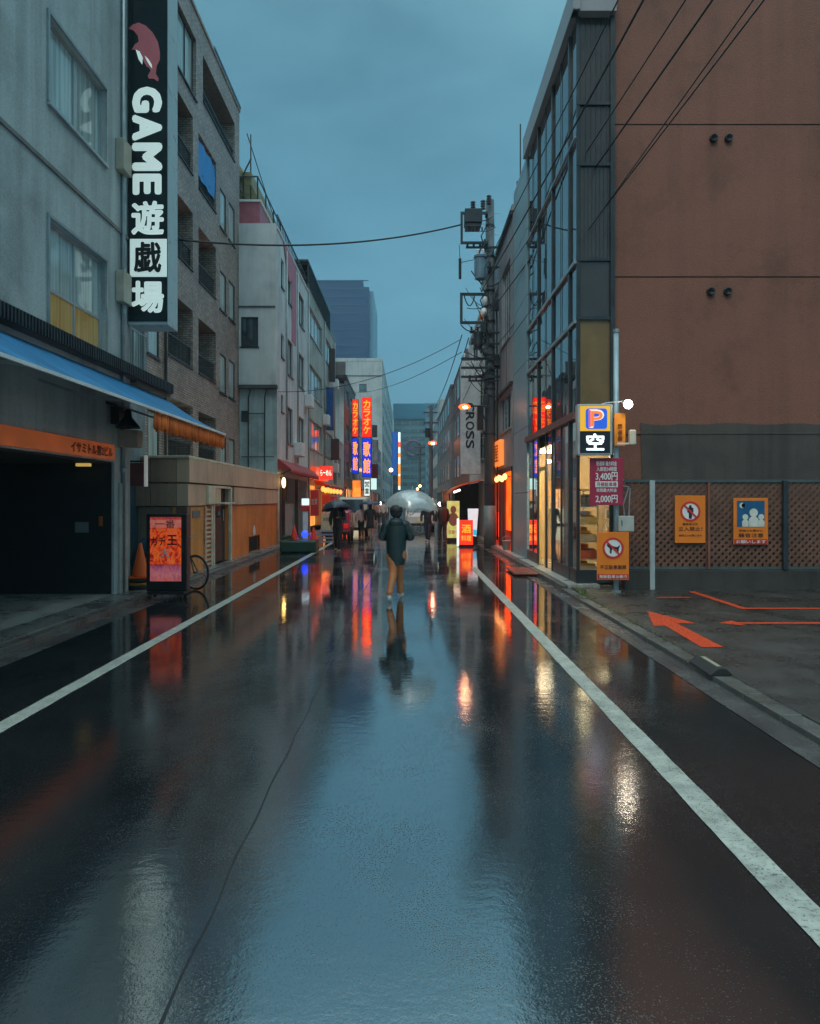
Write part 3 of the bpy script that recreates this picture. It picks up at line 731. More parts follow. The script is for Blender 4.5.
MB().box(-5.46,-5.13,13.55,13.62,1.97,2.42).build('board', plain('maroon_board', (.22,.07,.07,1)), ms, bevel=.01)
MB().cyl((-5.095,13.56,1.96),(-5.095,13.56,2.56),.036,n=12).build('glow_tube', plain('white_tube', (.8,.82,.78,1),es=.15), ms, smooth=True)  # faint glow put into the tube so it stays white
MB().bar((-5.9,13.58,2.45),(-5.1,13.58,2.45),.03).build('bracket', M['steel'], ms)

# ================================================================== LEFT 2: tiled apartment block
b2 = thing('apartment_building', 'brown tiled apartment block with recessed balconies and one bright blue sheet', 'building', (-6.3, 20, 0))
Y2 = 15.7
def c_(y): return y - Y2
hol, logg, win = [], [], []
for k, zt in enumerate((12.85, 10.05, 7.2, 4.4)):
    logg.append((c_(18.3), c_(20.4), zt-1.72, zt, 1.1))
for k, zt in enumerate((12.7, 9.9, 7.15, 4.35)):
    logg.append((c_(20.95), c_(22.85), zt-1.68, zt, 1.1))
for zt in (12.15, 9.4, 6.62, 3.85):
    win.append((c_(23.3), c_(24.1), zt-1.32, zt, .05)); win.append((c_(24.45), c_(25.3), zt-1.32, zt+.02, .05))
for zt in (14.9, 12.2, 9.3, 6.5, 3.9): win.append((c_(16.85), c_(17.65), zt-1.25, zt, .05))
top1 = (c_(21.4), c_(25.3), 13.87, 15.3, 1.1); top2 = (c_(18.5), c_(20.7), 13.5, 15.3, .14)
hol = logg + win + [top1, top2]
f2 = shell(b2, -13, -6.3, Y2, 26, 16.1, M['tile'], {'E': hol}, parapet=.12)['E']
for h in win: window(b2, f2, *h[:4], .035, M['glass_cur_sheen'], M['steel'], nv=0, sill=.04)
window(b2, f2, *top2[:4], .12, M['glass_cur_sheen'], M['steel'], nv=2)
M['rail'] = M['steel']
for i, h in enumerate(logg + [top1]):
    window(b2, f2, h[0]+.06, h[1]-.06, h[2]+.06, h[3]-.12, 1.06, M['glass'] if i != 8 else M['glass_cur_sheen'], M['alu'] if i == 8 else M['steel'], nv=1 if i < 8 else 4, sill=0, name='balcony_door')
    s = MB(); f2.box(s, h[0]+.002, h[1]-.002, h[2]+.002, h[2]+.03, -1.05, .04)
    rt = h[2] + (.62 if i < 8 else .42)
    f2.box(s, h[0]+.01, h[1]-.01, rt, rt+.04, -.09, -.05); f2.box(s, h[0]+.01, h[1]-.01, h[2]+.09, h[2]+.12, -.085, -.055)
    k = h[0]+.06
    while k < h[1]-.04: f2.box(s, k, k+.018, h[2]+.03, rt, -.08, -.062); k += .11
    s.build('balcony_railing', M['rail'], b2)
h = logg[4]   # blue sheet on the top balcony of the second column
s = MB(); n_ = 14
for i in range(n_+1):
    a = h[0]+.03+(h[1]-h[0]-.06)*i/n_
    for j in range(5):
        z = h[3]-.12-1.12*j/4; s.v.append(tuple(f2.p(a, z, -.04-.02*math.sin(i*1.1+j))))
for i in range(n_):
    for j in range(4): k = i*5+j; s.f.append((k,k+5,k+6,k+1)); s.m.append(0)
o = s.build('blue_sheet', plain('blue_tarpaulin', (.012,.24,.62,1), rough=.4, var=.15, scale=6), smooth=True); tag(o, 'bright blue sheet hung across an upper balcony of the brown tiled apartment block', 'tarpaulin')
s = MB(); s.box(-6.34,-6.24,22.5,26.02,16.22,16.30); s.build('roof_coping', plain('blue_coping', (.05,.16,.30,1)), b2)
for y in (18.0,): MB().cyl((-6.25,y,.07),(-6.25,y,16),.04,n=8).build('drain_pipe', M['conc_dark'], b2, smooth=True)
# laundry-like things and air units on balconies
for i in (2,3,5,6):
    h = logg[i]; ac = MB(); a = h[0]+.25; f2.box(ac, a, a+.75, h[2]+.03, h[2]+.6, -.75, -.4); ac.build('air_conditioner', M['white'], b2, bevel=.02)

# ================================================================== LEFT 3: low annex with ochre wall
b3 = thing('annex_building', 'low street-front annex clad in beige panels above an ochre wall with a doorway', 'building', (-4.9, 20, 0))
Y3, Y3e = 15.45, 26.0
e_ = lambda y: y - Y3
door = (e_(17.45), e_(19.0), .07, 2.0, .1); hatch = (e_(21.45), e_(22.85), .08, .56, .08)
mb = MB(); fa = FR((-4.9,Y3,0),(0,1,0),(1,0,0)); fa.wall(mb, 0, Y3e-Y3, 0, 1.55, [(door[0],door[1],.07,1.549,.1), hatch])
low = mb.build('lower_wall', M['ochre'], b3, fixn=False)
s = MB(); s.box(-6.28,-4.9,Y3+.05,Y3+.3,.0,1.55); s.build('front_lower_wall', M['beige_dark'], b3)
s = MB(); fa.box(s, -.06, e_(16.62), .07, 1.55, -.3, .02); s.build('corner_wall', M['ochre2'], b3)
s = MB(); fa.box(s, -.10, .16, .07, 1.56, -.2, .035); s.build('corner_post', plain('brown_post', (.17,.09,.07,1)), b3)
# panels, in two courses, butt-jointed with thin gaps
for z0, z1, d in ((1.57,2.06,.05), (2.09,2.62,.08)):
    y = Y3-.08; first = True
    while y < Y3e-.01:
        y1 = min(y+1.35, Y3e)
        if not (z0 < 1.6 and 17.40 < (y+y1)/2 < 19.05):
            s = MB(); zz0 = z0; s.box(-5.1, -4.9+d, y+.008, y1-.008, zz0, z1); s.build('panel', M['beige'], b3, bevel=.006)
        elif z0 < 1.6:
            s = MB(); s.box(-5.1,-4.9+d, 17.38, 17.44, 1.57, z1); s.box(-5.1,-4.9+d, 19.02, 19.2, 1.57, z1); s.build('panel', M['beige'], b3)
        y = y1
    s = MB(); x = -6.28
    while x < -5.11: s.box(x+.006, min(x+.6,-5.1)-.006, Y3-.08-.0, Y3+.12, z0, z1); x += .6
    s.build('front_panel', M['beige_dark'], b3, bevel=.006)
MB().box(-6.28,-4.82,Y3-.1,Y3e,2.624,2.68).build('coping', M['cream'], b3, bevel=.008)
MB().box(-6.28,-4.93,Y3+.12,Y3e,2.5,2.62).build('roof', M['conc_dark'], b3)
s = MB(); fa.box(s, door[0]-.10, door[0], .07, 2.02, -.02, .07); fa.box(s, door[1], door[1]+.12, .07, 2.02, -.02, .07); fa.box(s, door[0], door[1], 2.0, 2.06, -.02, .07)
s.build('door_frame', M['cream'], b3, bevel=.006)
s = MB(); s.box(-5.06,-5.0,17.45,19.0,.07,2.0); dr = s.build('back_door', M['darkroom'], b3)
s = MB(); n_ = 40
for i in range(n_+1):
    y = 17.5+1.0*i/n_; s.v += [(-4.97+.012*math.sin(i*1.3),y,1.25),(-4.97+.015*math.sin(i*1.3+.4),y,.12)]
    if i: k=2*i; s.f.append((k-2,k-1,k+1,k)); s.m.append(0)
s.build('door_curtain', plain('brown_cloth', (.09,.06,.05,1)), dr, smooth=True)
MB().box(-4.995,-4.985,17.5,18.5,1.3,1.9).build('door_glass', M['glass'], dr)
MB().cyl((-4.97,18.75,1.15),(-4.97,18.75,1.45),.015).build('door_handle', M['galv'], dr)
MB().box(-4.93,-4.55,17.36,18.3,1.60,1.64).build('door_canopy', M['cream'], b3, bevel=.006)
# lattice strip, plaque, notice, hatch grille
s = MB(); 
for z in [.12+.11*i for i in range(13)]: fa.box(s, e_(16.72), e_(17.22), z, z+.05, .002, .035)
fa.box(s, e_(16.68), e_(16.74), .07, 1.55, .036, .06); fa.box(s, e_(17.2), e_(17.3), .07, 1.55, .036, .06)
s.build('lattice_strip', M['cream'], b3)
s = MB(); fa.box(s, e_(15.75), e_(16.3), 1.30, 1.46, .021, .04); s.build('name_plaque', plain('blue_grey_plaque', (.12,.18,.19,1)), b3)
s = MB(); fa.box(s, e_(16.75), e_(17.3), 1.60, 2.04, .052, .12); s.build('panel_sign', M['cream'], b3, bevel=.01)
s = MB(); fa.box(s, e_(22.0), e_(22.3), .60, .74, .001, .012); s.prism([(0,0),(.3,0),(.15,.16)], fa.p(e_(22.0), .742, .001), (0,1,0), (0,0,1), (.012,0,0)); s.build('notice', M['white'], b3)
s = MB(); 
for i in range(9): fa.box(s, hatch[0], hatch[1], .10+i*.05, .12+i*.05, -.06, -.03)
fa.box(s, hatch[0]-.04, hatch[0], .08, .58, -.02, .02); fa.box(s, hatch[1], hatch[1]+.04, .08, .58, -.02, .02); s.build('hatch_grille', M['steel'], b3)
s = MB(); s.quad([fa.p(hatch[0],.08,-.075), fa.p(hatch[1],.08,-.075), fa.p(hatch[1],.56,-.075), fa.p(hatch[0],.56,-.075)]); s.build('hatch_back', M['darkroom'], b3)
MB().cyl((-4.86,25.95,.05),(-4.86,25.95,2.75),.05,n=10).build('drain_pipe', M['cream'], b3, smooth=True)
# ================================================================== LEFT 4: white building
def zat(v, u, X): return H + (CY - v) / (u - CX) * X      # height seen at (u,v) on plane x = X
b4 = thing('white_building', 'white rendered four storey building with pink stripe, over the red awning shop', 'building', (-4.9, 30, 0))
Y4, Y4e = 26.02, 34.0
g_ = lambda y: y - Y4
W4 = [(g_(26.8), g_(27.4), 9.9, 11.0, .12), (g_(28.1), g_(29.15), 9.75, 10.75, .12),
      (g_(26.8), g_(27.4), 7.2, 8.1, .12), (g_(28.1), g_(29.5), 6.8, 8.25, .12), (g_(31.0), g_(32.7), 6.8, 8.3, .12),
      (g_(26.8), g_(27.3), 5.1, 5.75, .12), (g_(28.2), g_(29.5), 4.0, 5.5, .12), (g_(31.0), g_(32.7), 3.95, 5.45, .12), (g_(31.0),g_(32.7), 9.6, 11.0,.12)]
shop4 = (g_(26.5), g_(33.6), .07, 2.6, 1.6)
f4 = shell(b4, -13, -4.9, Y4, Y4e, 11.75, M['white_wall'], {'E': W4 + [shop4]}, parapet=.12)['E']
for h in W4: window(b4, f4, *h[:4], .10, M['glass_cur_sheen'], M['steel'], nv=1 if h[1]-h[0] > 1 else 0)
s = MB(); f4.box(s, g_(29.2), g_(30.3), 8.35, 11.74, .002, .02); s.prism([(0,11.74),(2.2,11.74),(2.2,10.9),(1.2,10.6)], f4.p(g_(27.2),0,.022), (0,1,0), (0,0,1), (.01,0,0)); s.build('pink_stripe', plain('pink_paint', (.50,.13,.17,1), var=.15), b4)
# street-front block on the south face: cantilevered upper box with one window, pipes below
s = MB(); fs = FR((-6.28,25.8,0),(1,0,0),(0,-1,0)); fs.wall(s, 0, 1.37, 5.95, 11.9, [(.08,.72,7.35,8.45,.12)])
s.quad([(-6.28,25.8,5.95),(-4.91,25.8,5.95),(-4.91,26.02,5.95),(-6.28,26.02,5.95)]); s.quad([(-4.91,25.8,5.95),(-4.91,26.02,5.95),(-4.91,26.02,11.9),(-4.91,25.8,11.9)]); s.build('front_face', M['white_wall'], b4, fixn=False)
window(b4, fs, .08,.72,7.35,8.45,.10, M['glass'], M['steel'], nv=0, sill=.03)
s = MB(); s.box(-6.28,-4.93,25.76,25.798,8.45+.35,8.85); s.box(-6.28,-4.86,25.74,26.0,5.82,5.945); s.build('ledge', M['conc_dark'], b4)
s = MB(); s.box(-6.28,-4.9,25.985,26.019,2.7,5.8); s.build('lower_front_face', plaster('blue_white_render', (.38,.47,.48,1), stain=.3), b4)
s = MB()
for x in (-5.95,-5.35): s.tube([(x,25.93,2.7),(x,25.93,5.5),(x+.08,25.93,5.8)], .022, 6)
s.tube([(-6.2,25.92,4.9),(-5.35,25.92,4.9)], .02, 6); s.tube([(-6.2,25.92,3.3),(-5.0,25.92,3.3)], .022, 6)
s.box(-6.2,-5.95,25.88,25.97,4.6,5.0); s.build('service_pipes', M['steel'], b4)
# rooftop: pink band, terrace frame and mast
s = MB(); s.box(-9.5,-5.75,27.0,33.0,11.9,13.2); s.build('penthouse', plain('pink_band_render', (.42,.12,.15,1), var=.2), b4)
s = MB(); s.box(-9.5,-5.7,26.95,33.05,13.2,13.28); s.build('penthouse_roof', M['white'], b4)
s = MB(); s.box(-9.5,-6.1,27.1,32.5,13.9,14.4); s.prism([(0,0),(2.6,0),(2.2,.7),(0,.9)], (-9.0,27.3,14.4), (1,0,0), (0,0,1), (0,4.5,0)); s.build('roof_shed', plain('straw_mat', (.30,.27,.14,1), var=.3), b4)
s = MB()
for y in (27.05,28.6,30.2,31.8): 
    for x in (-8.5,-7.2,-6.4,-5.85): s.cyl((x,y,13.28),(x,y,14.2),.03,n=6)
s.tube([(-5.85,27.05,14.2),(-5.85,31.8,14.2)], .03, 6); s.tube([(-8.5,27.05,14.2),(-5.85,27.05,14.2)], .03, 6)
s.tube([(-6.9,27.05,13.3),(-6.1,27.05,14.9)], .03, 6); s.tube([(-6.3,27.05,13.3),(-7.1,27.05,14.9)], .03, 6)
s.tube([(-6.15,27.2,13.3),(-6.15,27.2,15.9)], .025, 6); s.tube([(-6.3,27.2,15.95),(-6.1,27.8,15.2),(-5.9,31,13.9),(-5.3,33.9,12.3)], .02, 6)
s.build('roof_railing', M['steel'], b4)
s = MB()
for y in [26.2+.35*i for i in range(23)]: s.box(-4.95,-4.92,y,y+.025,11.87,12.35)
s.box(-4.96,-4.91,26.2,33.95,12.35,12.39); s.build('parapet_rail', M['steel'], b4)
# shop inside: back wall, counter, warm lamp
s = MB(); s.quad([(-6.5,26.5,.08),(-6.5,33.6,.08),(-6.5,33.6,2.59),(-6.5,26.5,2.59)]); s.quad([(-4.9,26.5,.075),(-6.5,26.5,.075),(-6.5,33.6,.075),(-4.9,33.6,.075)]); s.build('shop_interior', plain('shop_back_wall', (.20,.13,.10,1), scale=1.2, var=.4), b4)
s = MB(); f4.box(s, g_(27.6), g_(30.6), .07, 1.55, -.3, -.12); s.build('shop_counter', plain('pale_panel', (.34,.36,.35,1), var=.3), b4)
s = MB(); f4.box(s, g_(26.5), g_(26.62), .07, 2.6, -.05, .04); f4.box(s, g_(27.45), g_(27.55), .07, 2.6, -.1, .03); f4.box(s, g_(30.7), g_(30.85), .07, 2.6, -.1, .03); s.build('shop_post', plain('brown_timber', (.10,.06,.05,1)), b4)
s = MB(); f4.box(s, g_(28.6), g_(29.6), 1.65, 2.5, -.3, -.26); s.build('menu_panel', plain('dark_menu', (.02,.02,.02,1)), b4)
ln = thing('shop_lamp', 'small yellow glowing lamp under the near end of the red awning', 'lamp', (-4.75,26.55,2.3))
MB().ell((-4.75,26.55,2.36),.07,.07,.20).build('lamp_globe', glow('yellow_lamp', (1,.62,.16,1), 7), ln, smooth=True)
MB().cyl((-4.75,26.55,2.55),(-4.75,26.55,2.75),.015).build('lamp_stem', M['black'], ln)

def shop_awning(label, xw, xo, y0, y1, zt, zo, m, vh=.18, name='awning', cat='awning', scal=True, edge=None):
    a = thing(name, label, cat, (xw,(y0+y1)/2,zt)); sg = 1 if xo > xw else -1
    s = MB(); s.hexa([(xw,y0,zt-.03),(xo,y0,zo-.03),(xo,y1,zo-.03),(xw,y1,zt-.03),(xw,y0,zt),(xo,y0,zo),(xo,y1,zo),(xw,y1,zt)]); s.build('canopy', m, a)
    s = MB(); n_ = int((y1-y0)*10)
    for i in range(n_+1):
        y = y0+(y1-y0)*i/n_; s.v += [(xo+sg*.006,y,zo),(xo+sg*(.01+.012*math.sin(i*1.7)),y,zo-vh-(.03*abs(math.sin(i*.8)) if scal else 0))]
        if i: k=2*i; s.f.append((k-2,k-1,k+1,k)); s.m.append(0)
    o = s.build('valance', m, a, smooth=True); md = o.modifiers.new('solid','SOLIDIFY'); md.thickness = .01
    s = MB(); s.prism([(0,0),(1,0),(0,1)], (xw,y0-.01,zo-.03), (xo-xw,0,0), (0,0,zt-zo), (0,.02,0)); s.build('side_panel', m, a)
    s = MB(); s.bar((xw,y0+.1,zo-.25),(xo,y0+.1,zo-.05),.03); s.bar((xw,y1-.1,zo-.25),(xo,y1-.1,zo-.05),.03); s.build('awning_frame', M['steel'], a)
    return a
M['redcan'] = awnmat('red_canvas', (.24,.02,.025,1), (.42,.045,.04,1))
shop_awning('dark red shop awning under the white building, beyond the ochre annex', -4.89, -4.42, 26.1, 34.2, 3.25, 2.88, M['redcan'])

# ================================================================== LEFT 5
b5 = thing('grey_building', 'greenish grey building with wide window bands and a dark slatted roof terrace', 'building', (-4.9, 40, 0))
Y5, Y5e = 34.02, 46.0
W5 = []
for z0, z1 in ((9.9,11.3),(6.95,8.45),(4.3,5.75)):
    W5 += [(34.4-Y5, 39.4-Y5, z0, z1, .12), (41.0-Y5, 44.8-Y5, z0, z1, .12)]
f5 = shell(b5, -13, -4.9, Y5, Y5e, 12.1, M['green_wall'], {'E': W5+[(34.6-Y5,45.4-Y5,.07,2.6,1.2)]}, parapet=.1)['E']
for h in W5: window(b5, f5, *h[:4], .10, M['glass_cur_sheen'], M['galv'], nv=3)
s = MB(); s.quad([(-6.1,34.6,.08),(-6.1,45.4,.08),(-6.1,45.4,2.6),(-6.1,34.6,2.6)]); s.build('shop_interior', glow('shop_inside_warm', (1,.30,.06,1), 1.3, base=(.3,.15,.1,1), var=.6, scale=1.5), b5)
s = MB(); s.box(-6.4,-4.75,33.0,42.5,12.95,13.05)
for i in range(28): s.box(-4.80,-4.76,33.1+i*.34,33.14+i*.34,11.9,12.95)
for i in range(20): s.box(-6.3,-4.85,33.1+i*.48,33.16+i*.48,12.85,12.94)
s.build('roof_terrace_frame', M['steel'], b5)
for (y,z) in ((30.2,3.6),(33.2,6.1),(40.1,6.0),(45.3,3.5),(45.2,8.9)):
    s = MB(); s.box(-4.895,-4.55,y-.4,y+.4,z,z+.55); s.box(-4.895,-4.5,y-.38,y-.34,z-.04,z); s.box(-4.895,-4.5,y+.34,y+.38,z-.04,z); s.build('air_conditioner', M['white'], b5 if y > 34 else b4, bevel=.02)
for (y,z0_,z1_) in ((27.8,3.3,11.6),(30.6,3.3,11.6),(33.9,.1,11.9),(40.4,2.8,12.0),(45.8,2.8,12.0)): MB().cyl((-4.85,y,z0_),(-4.85,y,z1_),.035,n=8).build('drain_pipe', M['galv'], b5 if y > 34 else b4, smooth=True)
# signs between the shops
def lit_box(name, label, cat, x0,x1,y0,y1,z0,z1, m, letters=None, frame=M['steel'], group=None, letm=None, vertical=False, frt='S'):
    r = thing(name, label, cat, ((x0+x1)/2,(y0+y1)/2,z0), group)
    MB().box(x0,x1,y0,y1,z0,z1).build('sign_box', frame, r, bevel=.01)
    MB().box(x0+.03,x1-.03,y0-.006,y0+.01,z0+.03,z1-.03).build('face_panel', m, r)
    if letters:
        w, h = (x1-x0)*.7, (z1-z0)*.86
        if vertical:
            k = len(letters); hh = h/k
            for i, ch in enumerate(letters): text('lettering', ch, ((x0+x1)/2, y0-.007, z1-(z1-z0)*.07-hh*(i+.5)), XR, ZU, w, hh*.86, letm, r, bold=.03)
        else: text('lettering', letters, ((x0+x1)/2, y0-.007, (z0+z1)/2), XR, ZU, w, (z1-z0)*.5, letm, r, bold=.02)
    return r
lit_box('projecting_sign','narrow blue sign box high on the greenish grey building','sign',-4.85,-4.42,41,41.3,5.8,8.3, plain('blue_sign_face',(.02,.10,.32,1)))
lit_box('projecting_sign','brown projecting board above the blue sign box on the left','sign',-4.85,-4.5,42.5,42.8,8.9,10.9, plain('brown_sign_face',(.09,.06,.05,1)))
lit_box('projecting_sign','dark red-brown projecting board low on the greenish grey building','sign',-4.85,-4.35,43.5,43.8,4.2,5.5, plain('maroon_sign_face',(.12,.04,.035,1)))
rs = thing('shop_sign', 'glowing orange-red shop signboard with white characters above the left shops', 'sign', (-4.6,38,3))
MB().box(-4.88,-4.6,34.6,40.0,2.75,3.35).build('sign_box', glow('red_orange_lit', (1,.085,.02,1), .85, base=(.5,.06,.03,1), var=.6, scale=1.4), rs)
MB().box(-4.6,-3.95,36.0,36.3,2.75,3.45).build('flag_panel', glow('red_lit', (1,.05,.03,1), .7, base=(.5,.05,.03,1), var=.4, scale=3), rs)
text('lettering', 'らーめん', (-4.27,35.99,3.1), XR, ZU, .58, .3, glow('white_lit', (1,.95,.8,1), 1.2), rs)
shop_awning('orange-lit red awning of the second shop on the left', -4.89, -4.2, 36.5, 45.5, 2.72, 2.5, plain('orange_red_canvas', (.45,.08,.03,1)), vh=.15)
for i, (x, y, z, h, mcol, lab) in enumerate(((-4.75,35.2,.9,1.3,(.5,.05,.08,1),'pink-red hanging banner beside the white post sign'), (-4.45,37.5,.5,1.5,(.55,.09,.05,1),'red banner with pale writing in front of the second left shop'), (-4.3,40,.6,1.3,(.45,.06,.20,1),'crimson banner farthest along the left shops'))):
    r = thing('banner', lab, 'banner', (x,y,z)); w = .42
    MB().box(x-w/2,x+w/2,y,y+.012,z,z+h).build('cloth', plain('banner_cloth', mcol, var=.3, scale=6), r)
    MB().cyl((x-w/2-.02,y,.07),(x-w/2-.02,y,z+h+.05),.015).build('pole', M['white'], r)
    MB().cyl((x-w/2-.02,y,z+h+.03),(x+w/2,y,z+h+.03),.012).build('rod', M['white'], r)
    text('lettering', ('営','業','中')[i]+('業','中','')[i] if i < 2 else '酒', (x,y-.002,z+h*.55), XR, ZU, .3, .7 if i == 2 else .3, M['white'], r, bold=.02)
# white post sign, blue ball, cones, planter, slatted bench, menu board
r = thing('post_sign', 'white pillar sign with red and white cap beside the blue glowing ball', 'sign', (-3.5,23.9,.07))
MB().box(-3.62,-3.46,23.85,24.0,.02,1.32).build('pillar', M['white'], r, bevel=.01)
MB().box(-3.68,-3.40,23.82,24.03,1.32,1.52).build('cap', plain('red_cap', (.55,.04,.04,1)), r, bevel=.02)
MB().box(-3.66,-3.42,23.84,24.01,1.521,1.75).build('lamp_box', glow('cool_white_lit', (.7,.85,.9,1), .7), r, bevel=.02)
o = MB().ell((-3.42,22.95,.58),.11,.11,.11).build('glow_ball', glow('blue_light', (.01,.03,1,1), 3.2), smooth=True); tag(o, 'small glowing blue ball lamp between the two red cones', 'lamp')
def cone(label, x, y, z, h=.7, m=None, bands=True, s_=1, grp=None):
    r = thing('traffic_cone', label, 'traffic cone', (x,y,z), grp)
    MB().lathe([(.05*s_,.06),(.155*s_,.06),(.15*s_,.08),(.028*s_,h),(.02*s_,h+.01),(.001,h+.01)], (x,y,z-.02), n=24).build('cone_body', m, r, smooth=True)
    MB().box(x-.18*s_,x+.18*s_,y-.18*s_,y+.18*s_,z,z+.04).build('cone_base', m, r, bevel=.015)
    return r
M['orange'] = plain('orange_plastic', (.85,.16,.015,1), rough=.35, var=.1)
M['redpl'] = plain('red_plastic', (.70,.04,.02,1), rough=.35, var=.1)
cone('red cone to the left of the blue ball lamp', -3.72, 22.7, .40, .5, M['redpl'], s_=.8)
cone('red cone to the right of the blue ball lamp', -3.12, 22.85, .40, .42, M['redpl'], s_=.8)
r = thing('planter', 'long dark green planter box with shrubs at the kerb under the red cones', 'planter', (-3.5,23,0))
MB().box(-4.15,-2.98,22.4,23.3,.01,.40).build('box', plain('dark_green_box', (.02,.06,.045,1), rough=.35), r, bevel=.06)
s = MB()
rr = random.Random(3)
for i in range(260):
    x, y, z = rr.uniform(-4.12,-3.75), rr.uniform(22.5,23.2), .40+rr.random()*.12; a = rr.uniform(0,6.28); l = .05
    s.quad([(x,y,z),(x+l*math.cos(a),y+l*math.sin(a),z+.03),(x+l*math.cos(a+.7),y+l*math.sin(a+.7),z+.05)])
s.build('leaves', plain('dark_leaf', (.03,.07,.03,1)), r)
r = thing('slatted_barrier', 'low grey slatted barrier at the kerb behind the dark umbrella walker', 'barrier', (-3.3,26.5,0))
for y0 in (25.6,):
    s = MB()
    for k in range(4): s.box(-3.55,-2.72,y0-.0,y0+.03,.14+k*.13,.21+k*.13)
    s.build('slats', M['galv'], r)
    for x in (-3.52,-2.78): MB().box(x,x+.04,y0+.03,y0+.4,.0,.66).build('leg', M['steel'], r)
r = thing('menu_board', 'cream menu board standing behind the slatted barrier', 'sign', (-3.3,27.4,0))
MB().box(-3.45,-2.85,27.4,27.45,.45,1.2).build('board', plain('cream_board', (.55,.46,.30,1), var=.2), r, bevel=.01)
for x in (-3.42,-2.92): MB().box(x,x+.04,27.45,27.48,0,1.15).build('leg', M['steel'], r)
text('lettering', 'お品書き', (-3.15,27.399,.95), XR, ZU, .42, .14, plain('maroon_ink',(.25,.05,.04,1)), r, bold=.02)

def shopfront(par, fr, a0, a1, z0, z1, c, e, d=.03):  # flat glowing panel added to give the ground floor its warm shop light
    s = MB(); s.quad([fr.p(a0,z0,d), fr.p(a1,z0,d), fr.p(a1,z1,d), fr.p(a0,z1,d)]); o = s.build('shopfront_glow_panel', glow('shopfront_light', c, e, base=(.3,.15,.08,1), var=.75, scale=2.2), par)
    s = MB(); k = a0
    while k <= a1+.01: fr.box(s, k-.04, k+.04, z0-.1, z1, d+.005, d+.06); k += (a1-a0)/max(1,round((a1-a0)/1.3))
    fr.box(s, a0-.04, a1+.04, z1, z1+.12, d, d+.10); fr.box(s, a0+.04, a1-.04, z0-.1, z0+.25, d+.004, d+.05); s.build('shopfront_frame', M['steel'], par)
# lanterns and small lit boards, added along the left shops for more glow
for i,(y,z) in enumerate(((35.0,2.25),(36.1,2.2),(37.3,2.22),(38.6,2.2),(40.2,2.2),(42.0,2.2),(44.0,2.2))):
    r = thing('paper_lantern', 'small glowing added lantern in the row under the left shop awnings', 'lantern', (-4.3,y,z), 'added lanterns under the left shop awnings')
    MB().ell((-4.3,y,z),.10,.10,.14).build('lantern_body', glow('added_lantern_glow',(1,.16,.03,1),3.2), r, smooth=True); MB().cyl((-4.3,y,z+.13),(-4.3,y,z+.3),.012).build('hook', M['black'], r)
for i,(x,y,w,h,c,e,lab) in enumerate(((-4.05,34.9,.5,.95,(1,.35,.08,1),.8,'small added amber lit board on the kerb before the second left shop'),(-3.9,43,.55,1.1,(1,.12,.04,1),.9,'added red lit standing board far along the left shops'),(-3.7,47.5,.5,1.0,(.8,.75,.5,1),.7,'added pale lit standing board just beyond the left shops'))):
    r = thing('standing_sign', lab, 'sign', (x,y,0)); MB().box(x-w/2,x+w/2,y,y+.1,.12,.12+h).build('panel', glow('added_board_glow',c,e,var=.6,scale=6), r, bevel=.01); MB().box(x-w/2-.02,x+w/2+.02,y-.02,y+.14,0,.12).build('base', M['black'], r)
# ================================================================== LEFT 6, 7, towers
b6 = thing('brick_side_building', 'pale building with brown brick street side behind the red and blue signs', 'building', (-4.7,55,0))
h6 = [(1.2,3.4,z,z+1.2,.1) for z in (3.4,6.1,8.6)] + [(5,8.5,z,z+1.2,.1) for z in (3.4,6.1,8.6)]
f6 = shell(b6, -12, -4.62, 50, 60, 10.6, M['brownbrick'], {'E': h6}, parapet=.2)['E']
for h in h6: window(b6, f6, *h[:4], .08, M['glass_far'], M['galv'], nv=2)
shopfront(b6, f6, .5, 9.5, .2, 2.5, (1,.42,.14,1), 1.3)
MB().box(-7,-4.65,49.9,49.99,.1,10.0).build('south_render', M['white_wall'], b6)
MB().box(-6.4,-4.3,48.4,49.9,10.2,10.35).build('roof_canopy', M['steel'], b6)
s = MB(); s.box(-6.2,-4.4,48.6,48.66,10.35,11.3); s.build('roof_screen', M['conc_dark'], b6)
b6b = thing('low_building', 'small pale building with pitched front between the grey building and brick side building', 'building', (-4.9,48,0))
f = shell(b6b, -11, -4.75, 46.05, 49.8, 5.6, M['green_wall'], {'E': [(.6,2.8,3.2,4.6,.1)]}, parapet=.15)['E']; window(b6b, f, .6,2.8,3.2,4.6,.08, M['glass_far'], M['galv'], nv=2)
s = MB(); s.prism([(0,0),(2.4,0),(0,1.4)], (-7.1,46.0,5.75), (1,0,0), (0,0,1), (0,.3,0)); s.build('gable', M['green_wall'], b6b)
def bs(label, u0, u1, v0, v1, Y, m, ch, lm, name='vertical_sign', vertical=True):
    p, q = W(u0,v0,Y), W(u1,v1,Y)
    return lit_box(name, label, 'sign', p.x, q.x, Y, Y+.4, q.z, p.z, m, ch, letm=lm, vertical=vertical)
RED = glow('red_sign_lit', (1,.010,.003,1), 1.7, base=(.3,.01,.01,1)); BLU = glow('blue_sign_lit', (.004,.05,1,1), .5, base=(.01,.03,.3,1))
YEL = glow('yellow_letter_lit', (1,.30,.02,1), 1.0); RED2 = glow('red_sign_dim', (.8,.03,.01,1), .8, base=(.3,.02,.01,1))
WL = glow('white_sign_lit', (.75,.9,.85,1), .8)
bs('tall red lit sign with yellow characters, right one of the pair', 362, 371.5, 397, 437, 52, RED, 'カラオケ', YEL)
bs('blue lit sign with yellow characters under the right tall red sign', 362, 371.5, 438, 477, 52, BLU, '歌館', YEL)
bs('narrow red lit sign with yellow characters, left one of the pair', 352, 358.5, 399, 437, 54, RED2, 'カラオケ', YEL)
